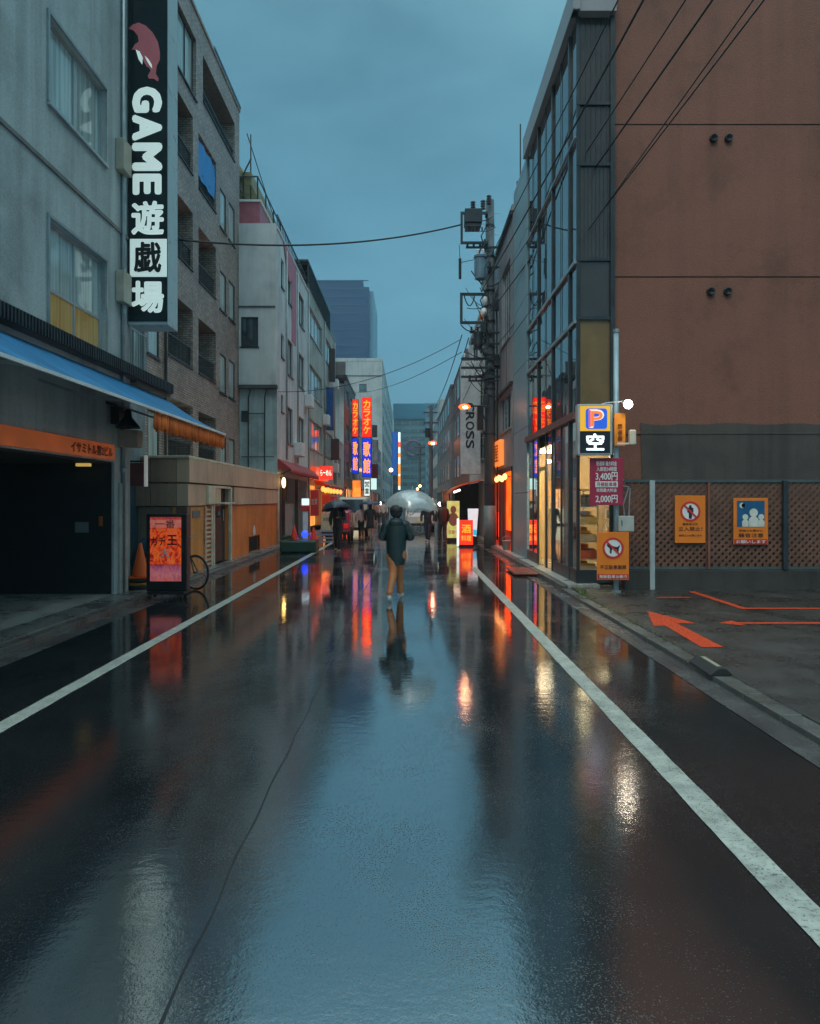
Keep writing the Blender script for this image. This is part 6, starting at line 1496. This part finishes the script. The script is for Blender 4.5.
s.cyl(hl,A+side*.05,.012,n=8); s.cyl(hl,A-side*.05,.012,n=8); s.build('frame', M['black'], bk)
s = MB(); hb = hd+Vector((0,0,.14)); s.cyl(hd,hb,.013,n=8); s.tube([hb-side*.28-dr_*.12,hb-side*.2,hb,hb+side*.2,hb+side*.28-dr_*.12],.012,8); s.build('handlebar', M['galv'], bk, smooth=True)
s = MB(); s.ell(st+Vector((0,0,.13)),.13,.13,.045,n=16,k_=8); s.build('saddle', M['black'], bk, smooth=True); MB().cyl(st,st+Vector((0,0,.12)),.012).build('seat_post', M['galv'], bk)
s = MB(); s.cyl(bb-side*.02,bb+side*.05,.09,n=20); s.bar(bb+side*.07,bb+side*.07+Vector((0,0,-.17)),.02); s.bar(bb-side*.07,bb-side*.07+Vector((0,0,.17)),.02); s.box(bb.x-.05,bb.x+.05,bb.y-.05,bb.y+.03,bb.z-.19,bb.z-.17); s.build('crank', M['steel'], bk)
s = MB(); s.torus(B, side, .35,.012,n=30,a0=0,a1=math.pi*.8); s.build('mudguard', M['black'], bk)
MB().cyl(B+side*.03, Vector((B.x+.12,B.y+.18,.075)), .01).build('kickstand', M['galv'], bk)
# ================================================================== people
def skin(name, vs, es, rad, mat, parent, Mx, sub=1, extra=None, root=0):
    me = bpy.data.meshes.new(name); me.from_pydata([Vector(v) for v in vs], es, []); me.update()
    o = bpy.data.objects.new(name, me); COL.objects.link(o)
    md = o.modifiers.new('skin','SKIN'); md.use_smooth_shade = True; md.branch_smoothing = .5
    if not me.skin_vertices: pass
    sv = me.skin_vertices[0].data
    for i, r in enumerate(rad):
        sv[i].radius = (r, r) if not hasattr(r, '__len__') else r
        sv[i].use_root = (i == root)
    if sub: ss = o.modifiers.new('sub','SUBSURF'); ss.levels = sub; ss.render_levels = sub
    bpy.context.view_layer.update(); dg = bpy.context.evaluated_depsgraph_get()
    m2 = bpy.data.meshes.new_from_object(o.evaluated_get(dg)); bpy.data.objects.remove(o)
    if extra:
        bm = bmesh.new(); bm.from_mesh(m2); t = bpy.data.meshes.new('tmp'); t.from_pydata(extra.v, [], extra.f); bm.from_mesh(t); bmesh.ops.recalc_face_normals(bm, faces=bm.faces); bm.to_mesh(m2); bm.free(); bpy.data.meshes.remove(t)
    m2.transform(Mx); m2.name = name; m2.materials.clear(); m2.materials.append(mat)
    for p in m2.polygons: p.use_smooth = True
    ob = bpy.data.objects.new(name, m2); COL.objects.link(ob); adopt(ob, parent); return ob

def person(label, x, y, rz=0, hgt=1.68, top=(.1,.1,.1,1), bot=(.03,.03,.035,1), hair=(.02,.018,.016,1), skinc=(.45,.26,.18,1), shoe=(.06,.06,.065,1),
           legs=((-.09,.14),(.09,-.14)), arms=None, coat=.0, hood=False, bulk=1.0, legw=1.0, hat=False, skirt=False, group=None, lean=0, fingers=False, kin=1.0, bighair=1.0):
    "figure facing +Y before turning; legs = foot (x, y) left and right; arms = ((elbow),(hand)) left and right"
    r = thing('person', label, 'person', (x,y,.012), group)
    k = hgt/1.70; Mx = Matrix.Translation((x,y,.012)) @ Matrix.Rotation(rz,4,'Z') @ Matrix.Scale(k,4)
    arms = arms or (((-.27,.0,1.13),(-.26,.10,.88)),((.27,.0,1.13),(.26,.10,.88)))
    hp = .92; ln = lean
    def leg(s_, f_):
        hx_ = s_*.085; fx, fy = f_; heel = .03 if fy > 0 else .09
        kn = ((hx_+fx)/2*kin, fy*.5+.05, .49); an = (fx, fy-.03, .09 if fy > -.05 else .13)
        return (hx_,0,.86), kn, an, (fx+s_*.015, fy+.13, .035)
    (lh,lk,la,lt), (rh,rk,ra,rt) = leg(-1,legs[0]), leg(1,legs[1])
    mk = lambda n_, c, **kk: plain(n_, c, **kk)
    sk = mk('skin', skinc, rough=.5, var=.08)
    # body: one continuous skin surface with head, arms, hands and legs
    V = [(0,0,.93),(0,0+ln*.3,1.12),(0,ln*.6,1.30),(0,.0+ln*.8,1.43),(0,.01+ln,1.49),(0,.015+ln,1.535),(0,.02+ln,1.60),(0,.015+ln,1.665)]
    Rr = [(.13,.10),(.12,.09),(.15,.10),(.09,.07),(.052,.055),(.062,.075),(.078,.092),(.055,.065)]
    E_ = [(i,i+1) for i in range(7)]
    def add(par, pts, rs):
        q = par
        for p_, r_ in zip(pts, rs): V.append(p_); Rr.append(r_); E_.append((q,len(V)-1)); q = len(V)-1
        return q
    for s_, (el, ha) in ((-1,arms[0]),(1,arms[1])):
        sh = (s_*.165, ln*.7, 1.385); h_ = Vector(ha); e_ = Vector(el); d = (h_-e_).normalized(); pe = h_+d*.085
        q = add(3, [sh, el, ha, tuple(h_+d*.05)], [.058,.042,.029,(.036,.02)])
        side_ = d.cross(Vector((0,0,1)) if abs(d.z)<.9 else Vector((0,1,0))).normalized()
        nrm = side_.cross(d)
        if fingers:
            for i in range(4):
                b0 = h_+d*.075+side_*(-.027+.018*i); l = (.062,.072,.068,.052)[i]
                add(q, [tuple(b0), tuple(b0+d*l*.45-nrm*.008), tuple(b0+d*l*.7-nrm*.032), tuple(b0+d*l*.55-nrm*.05)], [.0095,.0088,.008,.007])
            t0 = h_+d*.03-side_*.034; add(q, [tuple(t0), tuple(t0+d*.025-side_*.018-nrm*.012), tuple(t0+d*.05-side_*.012-nrm*.03)], [.011,.0095,.008])
        else: add(q, [tuple(h_+d*.10-nrm*.012), tuple(h_+d*.135-nrm*.03)], [(.034,.016),(.02,.011)])
    for hh, kk, aa, tt in ((lh,lk,la,lt),(rh,rk,ra,rt)):
        add(0, [hh,kk,aa,tt], [.09,.058,.04,.03])
    ex = MB(); hy = .02+ln
    ex.ell((0,hy+.098,1.59),.013,.02,.022,n=8,k_=5)                      # nose
    for s_ in (-1,1): ex.ell((s_*.083,hy-.005,1.595),.012,.022,.032,n=8,k_=5); ex.ell((s_*.032,hy+.082,1.615),.014,.008,.008,n=8,k_=4)
    ex.ell((0,hy+.09,1.548),.025,.008,.007,n=8,k_=4)
    skin('body', V, E_, Rr, sk, r, Mx, extra=ex)
    # top / coat with sleeves
    hem = .86-coat; b = bulk
    def loft(sb, secs, n=22):
        k0 = len(sb.v)
        for cx_, cy_, z_, rx_, ry_ in secs:
            for i in range(n): t = 2*math.pi*i/n; sb.v.append((cx_+rx_*math.cos(t), cy_+ry_*math.sin(t), z_))
        for q in range(len(secs)-1):
            for i in range(n): j2 = (i+1)%n; sb.f.append((k0+q*n+i,k0+q*n+j2,k0+(q+1)*n+j2,k0+(q+1)*n+i)); sb.m.append(0)
        sb.f.append(tuple(k0+(len(secs)-1)*n+i for i in range(n))); sb.m.append(0)
    def limb(sb, ctrl, rads, steps=5, n=14):
        "smooth tube through the joints"
        P_ = [Vector(c) for c in ctrl]; pts, rs = [], []
        for i in range(len(P_)-1):
            p0, p1, p2, p3 = P_[max(i-1,0)], P_[i], P_[i+1], P_[min(i+2,len(P_)-1)]
            for q in range(steps):
                t = q/steps; pts.append(.5*((2*p1)+(p2-p0)*t+(2*p0-5*p1+4*p2-p3)*t*t+(3*p1-p0-3*p2+p3)*t**3)); rs.append(rads[i]+(rads[i+1]-rads[i])*t)
        pts.append(P_[-1]); rs.append(rads[-1]); sb.tube(pts, rs, n)
    tm = plain('jacket', top, rough=.5, var=.3, scale=9, bump=1.0, bscale=9)
    js = MB(); hz0 = min(hem, .84)
    loft(js, [(0,0,hz0,.132*b,.115*b),(0,0,hz0+.012,.142*b,.125*b),(0,0,hz0+.10,.150*b,.132*b),(0,0,.5*(hz0+1.15),.162*b,.135*b),(0,ln*.2,1.12,.170*b,.130*b),(0,ln*.5,1.24,.176*b,.125*b),(0,ln*.7,1.34,.178*b,.112*b),(0,ln*.8,1.395,.165*b,.098*b),(0,ln*.85,1.435,.115*b,.082*b),(0,ln*.9,1.475,.072,.068),(0,ln*.9,1.50,.064,.062)])
    for s_, (el, ha) in ((-1,arms[0]),(1,arms[1])):
        e_, h_ = Vector(el), Vector(ha); limb(js, [(s_*.10,ln*.7,1.375),(s_*.180,ln*.7,1.350),tuple(Vector((s_*.185,0,1.35)).lerp(e_,.6)),tuple(e_),tuple(e_.lerp(h_,.5)),tuple(e_.lerp(h_,.9))], [.070*b,.076*b,.068*b,.060*b,.052*b,.044*b])
    for vi in range(len(js.v)):
        v_ = Vector(js.v[vi]); d_ = mnoise.noise(Vector((v_.x*14+x, v_.y*14, v_.z*5)))*.012+mnoise.noise(Vector((v_.x*30, v_.y*30+y, v_.z*16)))*.006; c_ = Vector((0,0,v_.z)) if abs(v_.x) < .2 else Vector((.22*(1 if v_.x>0 else -1),.05,v_.z)); e_2 = (v_-c_)
        js.v[vi] = tuple(v_ + (e_2.normalized()*d_ if e_2.length > 1e-4 else Vector((0,0,0))))
    tp = js.build('jacket', tm, None, smooth=True); tp.data.transform(Mx); adopt(tp, r)
    if hood:
        s = MB(); s.ell((0,ln-.075,1.395),.135,.075,.085,n=18,k_=10); s.torus((0,ln-.012,1.435),(0,.35,1),.088,.030,n=22); 
        me = s.build('hood', tm, None, smooth=True); me.data.transform(Mx); adopt(me, tp)
    # trousers or skirt
    bm_ = plain('trousers', bot, rough=.6, var=.25, scale=8, bump=.4, bscale=25); lw = legw
    if skirt:
        s = MB(); s.lathe([(.14,.98),(.17,.85),(.22,.52),(.215,.51),(.15,.8)], (0,0,0), n=20); o = s.build('skirt', bm_, None, smooth=True); o.data.transform(Mx @ Matrix.Diagonal((1,.8,1,1))); adopt(o, r)
    else:
        ts = MB(); loft(ts, [(0,0,.80,.12,.10),(0,0,.84,.150,.125),(0,0,.92,.155,.125),(0,0,1.0,.14,.11)])
        for s_, hh, kk, aa in ((-1,lh,lk,la),(1,rh,rk,ra)):
            limb(ts, [(s_*.075,0,.93),(s_*.08,.0,.80),tuple(Vector(hh).lerp(Vector(kk),.55)),kk,tuple(Vector(kk).lerp(Vector(aa),.5)),tuple(Vector(kk).lerp(Vector(aa),1.0))], [.085,.100*lw,.082*lw,.068*lw,.060*lw,.050*lw])
        o = ts.build('trousers', bm_, None, smooth=True); o.data.transform(Mx); adopt(o, r)
    for aa, tt in ((la,lt),(ra,rt)):
        A_ = Vector(aa); T_ = Vector(tt); hz = max(.03, A_.z-.06)
        sh_ = skin('shoe', [(A_.x,A_.y-.03,hz),(A_.x,A_.y+.04,hz+.005),(T_.x,T_.y,.04),(T_.x,T_.y+.04,.033),(A_.x,A_.y-.005,A_.z+.0)], [(0,1),(1,2),(2,3),(1,4)], [(.043,.04),(.046,.05),(.045,.036),(.03,.024),(.045,.045)], plain('shoe', shoe, rough=.5), r, Mx, root=1)
    # hair or hat
    hm = plain('hair', hair, rough=.6, var=.3, scale=30, bump=.6, bscale=60)
    q_ = bighair; s = MB(); s.ell((0,hy-.012,1.625),.100*q_,.112*q_,.105,n=20,k_=12,z0=-.35); s.ell((0,hy-.045,1.575),.090*q_,.078,.10,n=18,k_=10)
    for vi in range(len(s.v)): v_ = Vector(s.v[vi]); d_ = mnoise.noise(v_*38+Vector((x,y,0)))*.012; s.v[vi] = tuple(v_ + (v_-Vector((0,hy,1.6))).normalized()*d_)
    if hat: s = MB(); s.ell((0,hy,1.63),.118,.125,.095,n=20,k_=8,z0=.0); s.lathe([(.118,.0),(.165,-.05),(.168,-.055),(.11,-.012)],(0,hy,1.64),n=24); s.ell((0,hy-.03,1.57),.10,.09,.085,n=18,k_=10)
    o = s.build('bucket_hat' if hat else 'hair', hm, None, smooth=True); o.data.transform(Mx); adopt(o, r)
    return r

def umbrella(label, x, y, z, rad, dep, m, hand=None, tilt=(0,0), n=8):
    "canopy apex at z, rim z-dep; shaft ends at the hand"
    r = thing('umbrella', label, 'umbrella', (x,y,z))
    T = Matrix.Translation((x,y,z)) @ Matrix.Rotation(tilt[0],4,'X') @ Matrix.Rotation(tilt[1],4,'Y')
    s = MB(); q = 6; rows = 10
    pts = []
    for i in range(rows+1):
        t = i/rows; rr_ = rad*math.sin(t*math.pi/2*.94)/math.sin(math.pi/2*.94); zz_ = -dep*(1-math.cos(t*math.pi/2*.94))/(1-math.cos(math.pi/2*.94))
        for j in range(n*q):
            a = 2*math.pi*j/(n*q); f_ = (j % q)/q; sg = 1-.07*math.sin(math.pi*f_)*t*t; pts.append((rr_*sg*math.cos(a), rr_*sg*math.sin(a), zz_+.10*dep*math.sin(math.pi*f_)*t**3))
    s.v = pts; w = n*q
    for i in range(rows):
        for j in range(w):
            j2 = (j+1)%w; s.f.append((i*w+j,i*w+j2,(i+1)*w+j2,(i+1)*w+j)); s.m.append(0)
    o = s.build('canopy', m, None, smooth=True); o.data.transform(T); adopt(o, r)
    s = MB()
    for k_ in range(n):
        a = 2*math.pi*k_/n; pl_ = []
        for i in range(0, rows+1, 2):
            t = i/rows; rr_ = rad*math.sin(t*math.pi/2*.94)/math.sin(math.pi/2*.94); zz_ = -dep*(1-math.cos(t*math.pi/2*.94))/(1-math.cos(math.pi/2*.94)); pl_.append((rr_*math.cos(a), rr_*math.sin(a), zz_-.006))
        s.tube(pl_, .003, 5); s.tube([(0,0,-dep*1.25), pl_[3]], .0025, 4)
    o = s.build('ribs', M['steel'], None); o.data.transform(T); adopt(o, r)
    top = T @ Vector((0,0,.07)); end = Vector(hand) if hand else T @ Vector((0,0,-.75))
    ax = (end-top); s = MB(); s.cyl(top, end, .006, n=8); s.build('shaft', M['galv'], r, smooth=True)
    d = ax.normalized(); s = MB(); e1 = end-d*.05; s.tube([e1, end+d*.06, end+d*.10+Vector((.02,0,0)), end+d*.10+Vector((.05,0,.0)), end+d*.06+Vector((.06,0,0))], .012, 8); s.build('handle', M['black'], r, smooth=True)
    return r
def clearplastic():
    m = bpy.data.materials.new('translucent_plastic'); m.use_nodes = True; nt = m.node_tree; L = nt.links; nt.nodes.clear(); out = N(nt,'ShaderNodeOutputMaterial')
    tc = N(nt,'ShaderNodeTexCoord'); no = N(nt,'ShaderNodeTexNoise',i_Scale=14,i_Detail=5); L.new(tc.outputs['Object'],no.inputs['Vector'])
    tr = N(nt,'ShaderNodeBsdfTransparent',i_Color=(.8,.88,.9,1)); gl = N(nt,'ShaderNodeBsdfGlossy',i_Roughness=.15); df = N(nt,'ShaderNodeBsdfDiffuse',i_Color=(.85,.88,.86,1)); tl_ = N(nt,'ShaderNodeBsdfTranslucent',i_Color=(.85,.88,.88,1))
    bp_ = N(nt,'ShaderNodeBump',i_Strength=.3,i_Distance=.01); L.new(no.outputs['Fac'],bp_.inputs['Height'])
    for q_ in (gl,df): L.new(bp_.outputs['Normal'],q_.inputs['Normal'])
    a = N(nt,'ShaderNodeMixShader',i_0=.5); L.new(df.outputs[0],a.inputs[1]); L.new(tl_.outputs[0],a.inputs[2])
    b_ = N(nt,'ShaderNodeMixShader',i_0=.28); L.new(a.outputs[0],b_.inputs[1]); L.new(gl.outputs[0],b_.inputs[2])
    r = ramp(nt,[(.3,.30),(.7,.48)]); L.new(no.outputs['Fac'],r.inputs['Fac']); c = N(nt,'ShaderNodeMixShader'); L.new(r.outputs['Color'],c.inputs[0]); L.new(b_.outputs[0],c.inputs[1]); L.new(tr.outputs[0],c.inputs[2]); L.new(c.outputs[0],out.inputs[0])
    return m
M['umb_clear'] = clearplastic()
M['umb_dark'] = plain('dark_umbrella_cloth',(.02,.035,.05,1),rough=.4,var=.2,bump=.1)
M['umb_navy'] = plain('navy_umbrella_cloth',(.01,.02,.06,1),rough=.4,var=.2,bump=.1)

# main walker, seen from behind, forearms forward
person('person walking away in dark green hooded jacket, brown trousers and pale shoes, dark-haired', -.215, 11.9, rz=R(-6), hgt=1.585, top=(.006,.024,.026,1), bot=(.36,.13,.042,1), hair=(.014,.016,.017,1), shoe=(.62,.62,.56,1),
       legs=((-.085,-.30),(.04,.30)), arms=(((-.262,.00,1.13),(-.10,.20,1.10)),((.262,.00,1.13),(.10,.26,1.13))), coat=.23, hood=True, bulk=1.10, legw=1.12, hat=False, bighair=1.2, fingers=True, kin=.55)
umbrella('translucent pale umbrella held in front of the walker in the green jacket', .06, 12.24, 1.875, .475, .36, M['umb_clear'], hand=(-.10,12.16,1.07), tilt=(R(-3),R(4)))
person('person in dark clothes walking towards the viewer under a dark umbrella on the left', -2.30, 22.6, rz=R(180), hgt=1.62, top=(.02,.022,.026,1), bot=(.015,.017,.022,1), legs=((-.06,.12),(.07,-.12)), arms=(((-.24,.10,1.14),(-.08,.26,1.18)),((.25,.02,1.12),(.22,.10,.90))))
umbrella('dark blue-black umbrella held by the person walking on the left', -2.36, 22.35, 1.68, .46, .30, M['umb_dark'], hand=(-2.22,22.32,1.13), tilt=(R(-8),R(-6)))
person('person in a pale pink top and black trousers walking beside the cream van', -2.12, 31, rz=R(10), hgt=1.45, top=(.55,.36,.34,1), bot=(.012,.013,.015,1), hair=(.10,.05,.03,1), legs=((-.05,.10),(.06,-.10)))
person('person in a black short dress walking next to the one in the pink top', -1.70, 30.7, rz=R(-5), hgt=1.52, top=(.012,.02,.024,1), bot=(.012,.016,.02,1), skirt=True, legs=((-.05,-.10),(.06,.12)))
umbrella('flat dark navy umbrella over the pair of walkers on the left', -1.72, 30.9, 1.66, .52, .16, M['umb_navy'], hand=(-1.52,30.95,1.02))
person('dark-clothed person standing below the right half of the pale umbrella', .75, 27.9, rz=R(170), hgt=1.60, top=(.018,.02,.026,1), bot=(.018,.024,.035,1), legs=((-.06,.08),(.06,-.06)))
person('person in dark jacket and trousers nearest the yellow-green poster board', 1.30, 27.2, rz=R(20), hgt=1.62, top=(.03,.022,.022,1), bot=(.02,.024,.028,1), legs=((-.09,.14),(.09,-.14)), bulk=1.1)
person('person in brown top walking just left of the poster board', 1.56, 29.0, rz=R(-15), hgt=1.62, top=(.10,.05,.035,1), bot=(.015,.015,.02,1), legs=((-.07,-.12),(.08,.12)))
for i,(u,v,Y,cc,lab) in enumerate(((379,519,48,(.45,.30,.24,1),'far walker in a pale brown top at the left of the street end'),(383.5,520,47,(.50,.50,.48,1),'far walker in a whitish top, right beside the pale brown one'),(387,519,52,(.06,.08,.10,1),'far walker in dark clothes between the white top and the big walker'),(412,519,46,(.05,.03,.04,1),'far dark walker visible under the left part of the pale umbrella'))):
    person(lab, (u-CX)/F*Y, Y, rz=R(180 if i%2 else 0), hgt=1.6, top=cc, bot=(.05,.06,.08,1), legs=((-.05,.1),(.06,-.1)))

# ================================================================== vehicles
def van(label, name, cat, cx_, y0, wd_, ln_, hg, paint, rear=True, z0=.28):
    "small box van whose visible end is at y0, facing the viewer with its rear (or front)"
    r = thing(name, label, cat, (cx_,y0,0)); w = wd_/2
    prof_ = [(0,z0+.02),(0,hg*.55),(.10,hg*.97),(.35,hg),(ln_-.9,hg),(ln_-.35,hg*.60),(ln_,hg*.5),(ln_,z0+.02)]
    if not rear: prof_ = [(0,z0+.02),(0,hg*.42),(.18,hg*.56),(.62,hg*.97),(.9,hg),(ln_-.2,hg),(ln_,hg*.9),(ln_,z0+.02)]
    s = MB(); s.prism(prof_, (cx_-w,y0,0),(0,1,0),(0,0,1),(wd_,0,0)); s.build('body', paint, r, bevel=.06)
    g = MB()
    if rear: g.quad([(cx_-w*.82,y0+.005,hg*.60),(cx_+w*.82,y0+.005,hg*.60),(cx_+w*.74,y0+.085,hg*.93),(cx_-w*.74,y0+.085,hg*.93)])
    else: g.quad([(cx_-w*.88,y0+.17,hg*.57),(cx_+w*.88,y0+.17,hg*.57),(cx_+w*.78,y0+.56,hg*.94),(cx_-w*.78,y0+.56,hg*.94)])
    g2_ = MB().prism([(p_[0],p_[2]) for p_ in []] or [(0,0),(1,0),(1,1)], (0,0,-5),(0,0,.001),(0,.001,0),(.001,0,0)) if False else None
    for v_ in range(len(g.v)): g.v[v_] = (g.v[v_][0], g.v[v_][1]-.02, g.v[v_][2])
    g.build('windscreen' if not rear else 'rear_window', M['glass'], r, fixn=False)
    for sx in (-1,1):
        xx = cx_+sx*(w+.004); s = MB(); s.quad([(xx,y0+.5,hg*.6),(xx,y0+ln_-1.2,hg*.6),(xx,y0+ln_-1.2,hg*.92),(xx,y0+.55,hg*.92)]); s.build('side_window', M['glass'], r, fixn=False)
        for yy in (y0+.6,y0+ln_-.7):
            t = MB().cyl((cx_+sx*(w-.12),yy,.28),(cx_+sx*(w+.01),yy,.28),.28,n=24); t.build('wheel', M['rubber'], r)
        lm = MB().box(cx_+sx*(w-.04),cx_+sx*(w-.24),y0-.02,y0+.03,hg*.36 if not rear else hg*.40,hg*.46 if not rear else hg*.56)
        lm.build('tail_light' if rear else 'headlight', glow('tail_red_lit',(.8,.02,.02,1),.18) if rear else plain('lamp_glass',(.55,.6,.6,1),rough=.1), r, bevel=.01)
    MB().box(cx_-.17,cx_+.17,y0-.03,y0-.005,hg*.27,hg*.27+.16).build('number_plate', plain('plate_white',(.6,.55,.2,1)), r)
    MB().box(cx_-w-.01,cx_+w+.01,y0-.05,y0+.1,z0-.04,z0+.12).build('bumper', M['black'] , r, bevel=.03)
    return r
van('small cream van parked on the left behind the dark umbrella walker', 'parked_van', 'van', -2.70, 33.5, 1.35, 3.3, 1.85, plain('cream_car_paint',(.55,.52,.40,1),rough=.25,var=.06,bump=0))
van('magenta-red small car nosed out beside the cream van, half hidden', 'parked_car', 'car', -3.05, 29.6, 1.05, 2.6, 1.25, plain('magenta_car_paint',(.35,.03,.08,1),rough=.25,var=.06,bump=0))
van('pale grey van standing in the middle distance behind the pale umbrella', 'delivery_van', 'van', .62, 39.5, 1.65, 3.8, 1.8, plain('pale_car_paint',(.50,.50,.50,1),rough=.25,var=.06,bump=0), rear=False)

# ================================================================== air
HAZE = .0007
if HAZE:
    s = MB(); s.box(-165,165,-65,625,-1.1,96); hz_ = bpy.data.materials.new('haze'); hz_.use_nodes = True; nt = hz_.node_tree
    for n_ in list(nt.nodes):
        if n_.type == 'BSDF_PRINCIPLED': nt.nodes.remove(n_)
    vo = N(nt,'ShaderNodeVolumePrincipled'); vo.inputs['Color'].default_value = (.62,.86,.93,1); vo.inputs['Density'].default_value = HAZE; vo.inputs['Anisotropy'].default_value = .2
    out = [n_ for n_ in nt.nodes if n_.type == 'OUTPUT_MATERIAL'][0]; nt.links.new(vo.outputs[0], out.inputs['Volume'])
    o = s.build('haze', hz_); tag(o, 'pale blue rain haze filling the street air', 'haze', kind='stuff')
